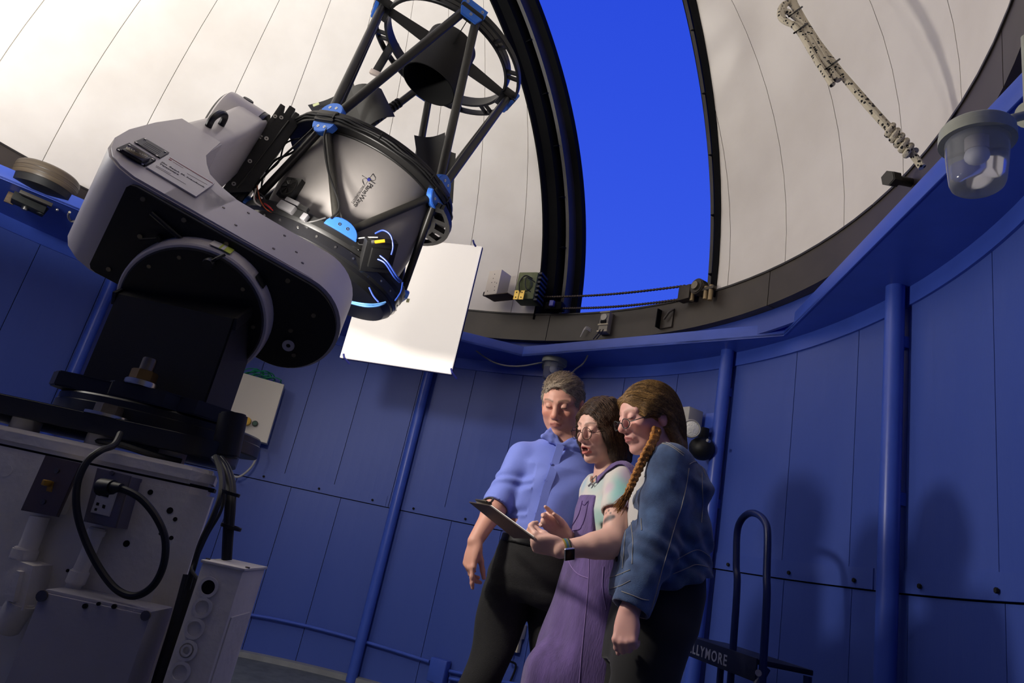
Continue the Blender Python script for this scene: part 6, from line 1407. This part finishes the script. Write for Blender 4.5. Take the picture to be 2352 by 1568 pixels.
S.noise(lambda x, y, z: .0018 * np.sin(115 * (x + y) + 4 * np.sin(22 * z)) + .0012 * np.sin(210 * (x - y) + 5 * np.sin(30 * z)), HC1 - .19, HC1 + .17)
V, Q = S.mesh(0); hc1 = np.array(srgb(58, 44, 36)); from_np('hair', V, Q, HAIRM, w1, True, hc1 * (.7 + .6 * rs.rand(len(V), 1))); bvh1 = bvh_of(V, Q)
D = V - HC1; top = np.argwhere((D @ h1 > .02) & (np.abs(D @ s1) < .10) & (D @ f1 < .085))[:, 0]; paths, cl = [], []
for i in rs.choice(top, 1300):
    sg = 1 if (D[i] @ s1) > .012 else -1; wv = rs.uniform(0, 6)
    pull = lambda p, t, sg=sg, wv=wv: -h1 * (.35 + t) + s1 * sg * .9 * (1 - t) - f1 * (.25 - .35 * t) + (f1 * math.sin(6 * t + wv * .3)) * .25
    paths.append(flow(bvh1, V[i], .012, rs.randint(7, 13), pull, rs.uniform(.0005, .004))); cl.append(np.array(srgb(84, 62, 46)) * rs.uniform(.35, 1.5))
strands('hair_strands', paths, .0008, HAIRM, w1, cl)
# ------------------------------------------------------------------ woman in denim
w2 = thing('person', (.63, 2.22, 0), 'woman with a long golden brown braid and glasses in a denim jacket and black trousers', 'person')
fr2 = frame_head((-.93, -.28, -.33), .02); HC2 = A(1487, 962, 2.235); sc2 = .98
S = SDF((.24, 1.92, 0), (1.0, 2.56, 1.72), .0036)
Pd = head(S, HC2, fr2, sc2, 0, .96, 1.08)
nk2 = np.array((.62, 2.225, 1.395)); S.cap(Pd(-.03, 0, -.05), nk2, .048, .054, .02); S.cap(nk2, (.63, 2.20, 1.32), .056, .08, .03)
fd2 = (-.97, -.22); sh2 = A(1540, 1068, 2.10)
S.loft([(.605, 2.185, .95, 0.120, .095), (.615, 2.185, 1.10, 0.112, .09), (.615, 2.185, 1.26, 0.120, .09), (.625, 2.185, 1.36, 0.112, .075)], fd2, .03)
el2, wr2 = A(1503, 1262, 2.03), A(1447, 1400, 1.99)
S.cap(sh2, el2, .05, .044, .02); S.cap(el2, wr2, .042, .028, .012); sh2f = np.array((.61, 2.32, 1.36)); S.cap(sh2f, (.60, 2.34, 1.10), .05, .042, .02); S.cap((.60, 2.34, 1.10), (.52, 2.33, .98), .04, .028, .012)
h2d = unit(A(1436, 1462, 1.97) - wr2); hand(S, wr2, h2d, (.50, .86, 0.0), (-.86, .50, 0), ((.75, .9, .4), (.85, .9, .4), (.9, .9, .4), (.95, .9, .4)), .96, (.7, .4, .3), tdir=(-.6, .5, -.7))
for dy in (-.078, .078):
    a = np.array((.600, 2.19 + dy, .95)); S.cap(a, a + (-.055, 0, -.44), .07, .056, .03); S.cap(a + (-.055, 0, -.44), a + (-.05, 0, -.86), .055, .038, .02)
V, Q = S.mesh(1); base2 = np.array(srgb(226, 172, 158)); colr = head_colors(V, HC2, fr2, sc2, base2, srgb(172, 92, 92), srgb(150, 112, 80), .55, blush=.6)
from_np('body', V, Q, SKIN, w2, True, colr)
# white t-shirt neck, jacket
S = SDF((.40, 2.06, 1.05), (.90, 2.46, 1.50), .005)
S.loft([(.610, 2.185, 1.06, 0.115, .105), (.600, 2.185, 1.25, 0.120, .112), (.592, 2.185, 1.36, 0.103, .112), (.590, 2.185, 1.41, 0.077, .090), (.592, 2.185, 1.43, 0.060, .075)], fd2, .03); S.cap(nk2 + (-.02, 0, .0), nk2 + (-.03, 0, .06), .070, .062, .01); S.cap(nk2 + (-.02, 0, .055), nk2 + (-.04, 0, .15), .060, .070, .006, 'sub')
V, Q = S.mesh(1); from_np('t_shirt', V, Q, mat('pale_grey_cotton', (196, 192, 188), .8, bump=.1, bscale=300), w2)
S = SDF((.36, 1.90, .84), (1.02, 2.56, 1.54), .0045)
S.loft([(.622, 2.185, .960, 0.155, .150), (.622, 2.185, 1.04, 0.160, .158), (.612, 2.185, 1.15, 0.151, .138), (.606, 2.185, 1.28, 0.148, .126), (.618, 2.185, 1.37, 0.141, .112), (.635, 2.185, 1.43, 0.086, .076)], fd2, .03, 2.3)
S.noise(lambda x, y, z: .005 * np.sin(24 * z + 14 * x + 3 * np.sin(9 * z)) + .004 * np.sin(46 * z - 26 * x + 2 * np.sin(16 * x)) + .003 * np.sin(60 * x + 18 * z), (.36, 1.90, .94), (1.02, 2.56, 1.40))
S.clip((.64, 2.23, 1.055), unit((.42, 0, -1)))
S.cap(nk2 + (.03, 0, -.03), sh2 + (0, 0, -.002), .058, .058, .05); S.cap(nk2 + (.03, 0, -.03), sh2f, .058, .052, .05)
fn2 = unit((fd2[0], fd2[1], 0)); S.ell(nk2 + (-.115, -.01, -.075), (.085, .070, .15), None, .012, 'sub')
cu2 = el2 + (wr2 - el2) * .93; S.cap(sh2, el2, .070, .066, .03); S.cap(el2, cu2, .066, .054, .02); d2 = unit(wr2 - el2)
S.cap(sh2f, (.60, 2.34, 1.10), .056, .056, .03); S.cap((.60, 2.34, 1.10), (.53, 2.33, 1.0), .056, .05, .02)
vB = unit(el2 - sh2); S.noise(lambda x, y, z: .0034 * np.sin(70 * z + 55 * (x + .4 * y) + 3 * np.sin(22 * z)) + .0025 * np.sin(46 * z - 50 * x + 1), (.36, 1.90, .95), (1.02, 2.14, 1.40))
S.cap(cu2 - d2 * .055, cu2 - d2 * .0, .057, .057, .003)
S.cap(nk2 + (.045, -.07, .030), nk2 + (.075, .02, .045), .016, .018, .02); S.cap(nk2 + (.045, -.07, .030), nk2 + (-.02, -.080, -.030), .016, .013, .02)
S.cut(cu2 + d2 * .012, d2, .10); S.cap(cu2 - d2 * .0, cu2 + d2 * .08, .047, .05, .003, 'sub'); S.cap(nk2 + (0, 0, .01), nk2 + (-.02, 0, .12), .064, .072, .008, 'sub')
V, Q = S.mesh(1); DEN = mat('blue_denim', (68, 94, 134), .85, rgb2=(38, 56, 90), vscale=16, bump=.3, bscale=420, sheen=.3)
jk = from_np('denim_jacket', V, Q, DEN, w2); bvJ = bvh_of(V, Q)
STI = mat('denim_stitch', (150, 146, 140), .8)
lines('shoulder_seam', bvJ, [[(1519, 1014), (1535, 1018), (1555, 1030), (1572, 1042)], [(1519, 1018), (1535, 1022), (1555, 1034), (1570, 1046)], [(1583, 1066), (1595, 1060), (1608, 1064), (1622, 1095)]], .0013, STI, jk)
lines('sleeve_seam', bvJ, [[(1582, 1075), (1577, 1110), (1566, 1160), (1552, 1200), (1538, 1250), (1520, 1310), (1506, 1362), (1496, 1400)], [(1612, 1085), (1614, 1150), (1611, 1200)]], .0013, STI, jk)
lines('front_seam', bvJ, [[(1452, 1120), (1440, 1170), (1437, 1220), (1434, 1260), (1430, 1305)], [(1464, 1125), (1454, 1160), (1450, 1200), (1454, 1240), (1452, 1295)], [(1446, 1108), (1470, 1104), (1484, 1090)], [(1450, 1113), (1474, 1109), (1480, 1100)], [(1473, 1190), (1474, 1218)]], .0013, STI, jk)
lines('hem_seam', bvJ, [[(1398, 1327), (1420, 1320), (1448, 1308)], [(1400, 1352), (1425, 1345), (1448, 1333)], [(1555, 1284), (1580, 1270), (1605, 1262), (1630, 1278)], [(1545, 1318), (1580, 1304), (1600, 1296), (1626, 1302)]], .0013, STI, jk)
lines('cuff_seam', bvJ, [[(1428, 1358), (1450, 1366), (1475, 1376), (1490, 1378)], [(1420, 1396), (1440, 1408), (1465, 1416), (1484, 1420)]], .0013, STI, jk)
p0, n0 = hit(bvJ, 1464, 1112, .002); t_ = (hit(bvJ, 1484, 1100)[0] - hit(bvJ, 1446, 1112)[0]).normalized(); sd = n0.cross(t_); mb = MB(); mb.box(p0, (.07, .034, .005), (t_, sd, n0), .002); mb.build('pocket_flap', DEN, jk)
for x, y in ((1424, 1232), (1418, 1284)): p, n_ = hit(bvJ, x, y, .002); mb = MB(); mb.cyl(p, p + n_ * .004, .008, n=16, bev=.001); mb.build('jacket_button', mat('dark_metal_button', (60, 54, 50), .35, metal=.8), jk)
S = SDF((.36, 1.98, .02), (.96, 2.50, 1.19), .007)
S.loft([(.582, 2.185, .80, 0.138, .102), (.610, 2.185, .93, 0.146, .128), (.622, 2.185, 1.04, 0.140, .130), (.622, 2.185, 1.15, 0.125, .118)], fd2, .03)
for dy in (-.078, .078):
    a = np.array((.600, 2.19 + dy, .92)); S.cap(a, a + (-.055, 0, -.42), .096, .086, .03); S.cap(a + (-.055, 0, -.42), a + (-.05, 0, -.84), .086, .084, .02)
S.noise(folds(28, .003, 71), (.38, 1.98, .02), (.96, 2.5, .9)); S.clip((0, 0, 1.14), (0, 0, 1)); V, Q = S.mesh(1)
from_np('trousers', V, Q, mat('black_wool', (17, 16, 16), .85, sheen=.15), w2)
for dy in (-.078, .078):
    mb = MB(); mb.box((.54, 2.19 + dy, .045), (.27, .095, .085), None, .03, 4); mb.build('shoe', MATS['black_leather'], w2)
# long hair pulled back, braid over the left shoulder
f2, s2, h2 = fr2; P2 = lambda a, b, c: HC2 + (f2 * a + s2 * b + h2 * c) * sc2
S = SDF(HC2 - .22, HC2 + .18, .004)
S.ell(P2(-.018, 0, .038), np.array((.112, .090, .100)) * sc2, fr2, .01); S.ell(P2(-.078, 0, -.030), np.array((.055, .078, .090)) * sc2, fr2, .03)
S.ell(P2(-.085, .0, -.115), np.array((.042, .062, .055)) * sc2, fr2, .03)
for b in (-1, 1): S.ell(P2(.000, .080 * b, .012), np.array((.060, .014, .055)) * sc2, fr2, .02); S.cap(P2(.070, .045 * b, .075), P2(.010, .084 * b, .020), .012 * sc2, .012 * sc2, .02)
for b in (-1, 1): S.cap(P2(-.035, .078 * b, -.01), P2(-.060, .066 * b, -.10), .018, .018, .02)
S.ell(P2(.112, 0, -.030), np.array((.084, .066, .096)) * sc2, fr2, .008, 'sub')
for b in (-1, 1): S.ell(P2(-.008, .092 * b, -.018), np.array((.018, .018, .024)) * sc2, fr2, .006, 'sub'); S.ell(P2(.035, .080 * b, -.055), np.array((.042, .03, .060)) * sc2, fr2, .008, 'sub')
V, Q = S.mesh(1); hc2 = np.array(srgb(122, 92, 54)); from_np('hair', V, Q, HAIRM, w2, True, hc2 * (.7 + .5 * rs.rand(len(V), 1))); bvh2 = bvh_of(V, Q)
D = V - HC2; top = np.argwhere((D @ h2 > .00) & (D @ f2 < .10))[:, 0]; paths, cl = [], []
for i in rs.choice(top, 1500):
    sg = 1 if (D[i] @ s2) > 0 else -1
    pull = lambda p, t, sg=sg: -f2 * .75 - h2 * (.25 + .8 * t) + s2 * sg * .55 * (1 - t)
    paths.append(flow(bvh2, V[i], .012, rs.randint(8, 15), pull, rs.uniform(.0005, .0022))); k = rs.rand(); cl.append((np.array(srgb(150, 114, 62)) * k + np.array(srgb(96, 70, 42)) * (1 - k)) * rs.uniform(.5, 1.35))
strands('hair_strands', paths, .0008, HAIRM, w2, cl)
def brp(px, py, y):
    h_ = hit(bvJ, px, py, .0)[0]; return atY(px, py, min(y, h_.y - .014) if (h_ - atY(px, py, h_.y)).length < .02 else y)
bp = catmull([brp(x, y, d) for x, y, d in ((1508, 985, 2.165), (1503, 1005, 2.15), (1493, 1026, 2.13), (1481, 1048, 2.11), (1470, 1070, 2.10), (1460, 1092, 2.09), (1451, 1112, 2.085), (1443, 1130, 2.08))], 4)
tail = [brp(1439, 1138, 2.075), brp(1430, 1152, 2.07), brp(1419, 1168, 2.06)]
S = SDF(np.min([list(p) for p in bp + tail], 0) - .05, np.max([list(p) for p in bp + tail], 0) + .05, .003)
N = len(bp)
for i in range(N - 1):
    t_ = (bp[i + 1] - bp[i]).normalized(); sd = t_.cross(c_F).normalized(); kk = 1 - .35 * i / N
    for ph in (0, 2.09, 4.19):
        a0, a1 = i * .95 + ph, (i + 1) * .95 + ph; S.cap(bp[i] + (sd * math.sin(a0) * .011 - c_F * .006 * math.sin(2 * a0)) * kk, bp[i + 1] + (sd * math.sin(a1) * .011 - c_F * .006 * math.sin(2 * a1)) * kk, .0085 * kk, .0085 * kk, .002)
V, Q = S.mesh(1); bc_ = np.array(srgb(176, 116, 48)); from_np('braid', V, Q, attr_mat('braid_hair', .5, bump=.6, bscale=260, var=.4, vscale=160), w2, True, bc_ * (.7 + .6 * rs.rand(len(V), 1)))
paths, cl = [], []
for i in range(140):
    o_ = rs.randn(3) * .005; e_ = rs.randn(3) * .008; P = [np.array(bp[-2]) + o_, np.array(bp[-1]) + o_ * .9, np.array(tail[0]) + o_, np.array(tail[1]) + o_ * .6 + e_ * .6, np.array(tail[2]) + e_]; paths.append([np.array(v) for v in catmull([V3(*p) for p in P], 3)]); cl.append(bc_ * rs.uniform(.4, 1.2))
strands('braid_tail', paths, .0012, HAIRM, w2, cl)
# ------------------------------------------------------------------ glasses, watch, clipboard
def glasses(name, C, fr, sc, rl, m_, lab, drop=0.0, rx=1.0, thick=.0011):
    f, s_, h = (V3(*v) for v in fr); C = V3(*C); P = lambda a, b, c: C + (f * a + s_ * b + h * c) * sc
    t = thing(name, P(.1, 0, -.02), lab, 'eyeglasses'); 
    for b in (-1, 1):
        ctr = (.1135, .033 * b, .000 + drop)
        loop = [P(ctr[0] - abs(math.cos(a)) * .002 - (.006 if math.cos(a) * b > 0 else 0) * abs(math.cos(a)), ctr[1] + rl * rx * math.cos(a), ctr[2] + rl * math.sin(a)) for a in np.linspace(0, 2 * PI, 28, endpoint=False)]
        mb = MB(); mb.tube(loop, thick * sc, 6, closed=True); mb.build('lens_rim', m_, t)
        bm = bmesh.new(); vs_ = [bm.verts.new(p) for p in loop]; bm.faces.new(vs_); r_ = bmesh.ops.extrude_face_region(bm, geom=bm.faces[:]); [setattr(v, 'co', v.co + f * .0012) for v in r_['geom'] if isinstance(v, bmesh.types.BMVert)]
        mb = MB(); mb._merge(bm); mb.build('lens', mat('spectacle_lens', (250, 250, 252), .02, trans=1.0, ior=1.08), t, False)
        mb = MB(); mb.tube([P(.108, (.033 + rl * rx) * b, .004 + drop), P(.095, .076 * b, .006 + drop), P(.0, .0885 * b, .012), P(-.02, .088 * b, .004), P(-.03, .086 * b, -.012)], thick * sc, 6); mb.build('temple_arm', m_, t)
    mb = MB(); mb.tube([P(.113, -.033 + rl * rx, .004 + drop), P(.118, 0, .010 + drop), P(.113, .033 - rl * rx, .004 + drop)], thick * sc, 6); mb.build('bridge', m_, t)
    return t
glasses('eyeglasses', HC1, fr1, sc1, .0235, mat('dark_wire', (30, 26, 26), .35, metal=.6), 'round thin wire glasses worn by the woman with the dark bob', -.006)
glasses('eyeglasses', HC2, fr2, sc2, .0165, mat('grey_green_frame', (52, 58, 58), .35), 'dark oval glasses low on the nose of the woman in denim', -.013, 1.25, .0017)
wc_ = V3(*(wrN + (elN - wrN) * .10)); wd = V3(*unit(elN - wrN)); 
sm = thing('smartwatch', wc_, 'black square smartwatch on a striped band on the left wrist', 'watch')
wn = (CAM - wc_); wn = (wn - wd * wn.dot(wd)).normalized(); wu = wd.cross(wn)
if wu.z < 0: wu = -wu
face = (wn * .88 - wu * .47).normalized(); fu = wd.cross(face)
nseg = 36; cols_ = [(150, 120, 50), (60, 110, 90), (70, 90, 130), (110, 110, 60), (40, 40, 40)]
for k, c_ in enumerate(cols_):
    mb = MB(); secs = []
    for i in range(nseg):
        a = 2 * PI * i / nseg; rr = face * math.cos(a) + fu * math.sin(a); w0 = -.0105 + .0042 * k; secs.append([wc_ + rr * .030 + wd * w0, wc_ + rr * .030 + wd * (w0 + .0042), wc_ + rr * .0325 + wd * (w0 + .0042), wc_ + rr * .0325 + wd * w0])
    mb.sweep(secs, closed=True); mb.build('band_stripe', mat('band_%d_%d_%d' % c_, c_, .8), sm)
fu2 = fu; mb = MB(); mb.box(wc_ + face * .034, (.034, .040, .010), (wd, fu2, face), .004, 3); mb.build('watch_case', mat('silver_case', (200, 200, 204), .25, metal=.9), sm)
mb = MB(); mb.box(wc_ + face * .0385, (.030, .036, .004), (wd, fu2, face), .0018, 3); mb.build('watch_screen', mat('screen_black', (6, 6, 7), .25, spec=.3), sm)
C4 = [atY(1077, 1153, 2.52), atY(1124, 1161, 2.33), atY(1228, 1237, 2.15), atY(1180, 1236, 2.33)]
print('CLIP', [(C4[i] - C4[(i + 1) % 4]).length for i in range(4)], (C4[0] - C4[2]).length, (C4[1] - C4[3]).length)
n_ = (C4[1] - C4[0]).cross(C4[3] - C4[0]).normalized(); n_ = n_ if n_.z > 0 else -n_
cbd = thing('clipboard', C4[3], 'dark clipboard with a metal clip held level in the woman\'s left hand', 'clipboard')
mb = MB(); mb.sweep([[p for p in C4], [p + n_ * .004 for p in C4]]); mb.build('board', mat('hardboard_dark', (52, 40, 38), .5, var=.1), cbd, False)
q4 = [p.lerp(sum(C4, V3(0, 0, 0)) / 4, .06) for p in C4]; mb = MB(); mb.sweep([[p + n_ * .0045 for p in q4], [p + n_ * .0075 for p in q4]]); mb.build('paper_stack', mat('paper_white', (220, 216, 208), .8), cbd, False)
ce = C4[0].lerp(C4[1], .5).lerp(C4[3].lerp(C4[2], .5), .06); cw_ = (C4[1] - C4[0]).normalized(); cl_ = n_.cross(cw_)
mb = MB(); mb.box(ce + n_ * .010, (.11, .035, .006), (cw_, cl_, n_), .002); mb.cyl(ce + n_ * .016 - cw_ * .05, ce + n_ * .016 + cw_ * .05, .008, n=14); mb.build('clip_base', mat('clip_bronze', (92, 84, 72), .35, metal=.8), cbd)
mb = MB(); mb.tube(catmull([ce + n_ * .016 - cw_ * .045, ce + n_ * .040 - cw_ * .03, ce + n_ * .046, ce + n_ * .040 + cw_ * .03, ce + n_ * .016 + cw_ * .045], 5), .004, 8); mb.build('clip_lever', MATS['clip_bronze'], cbd)
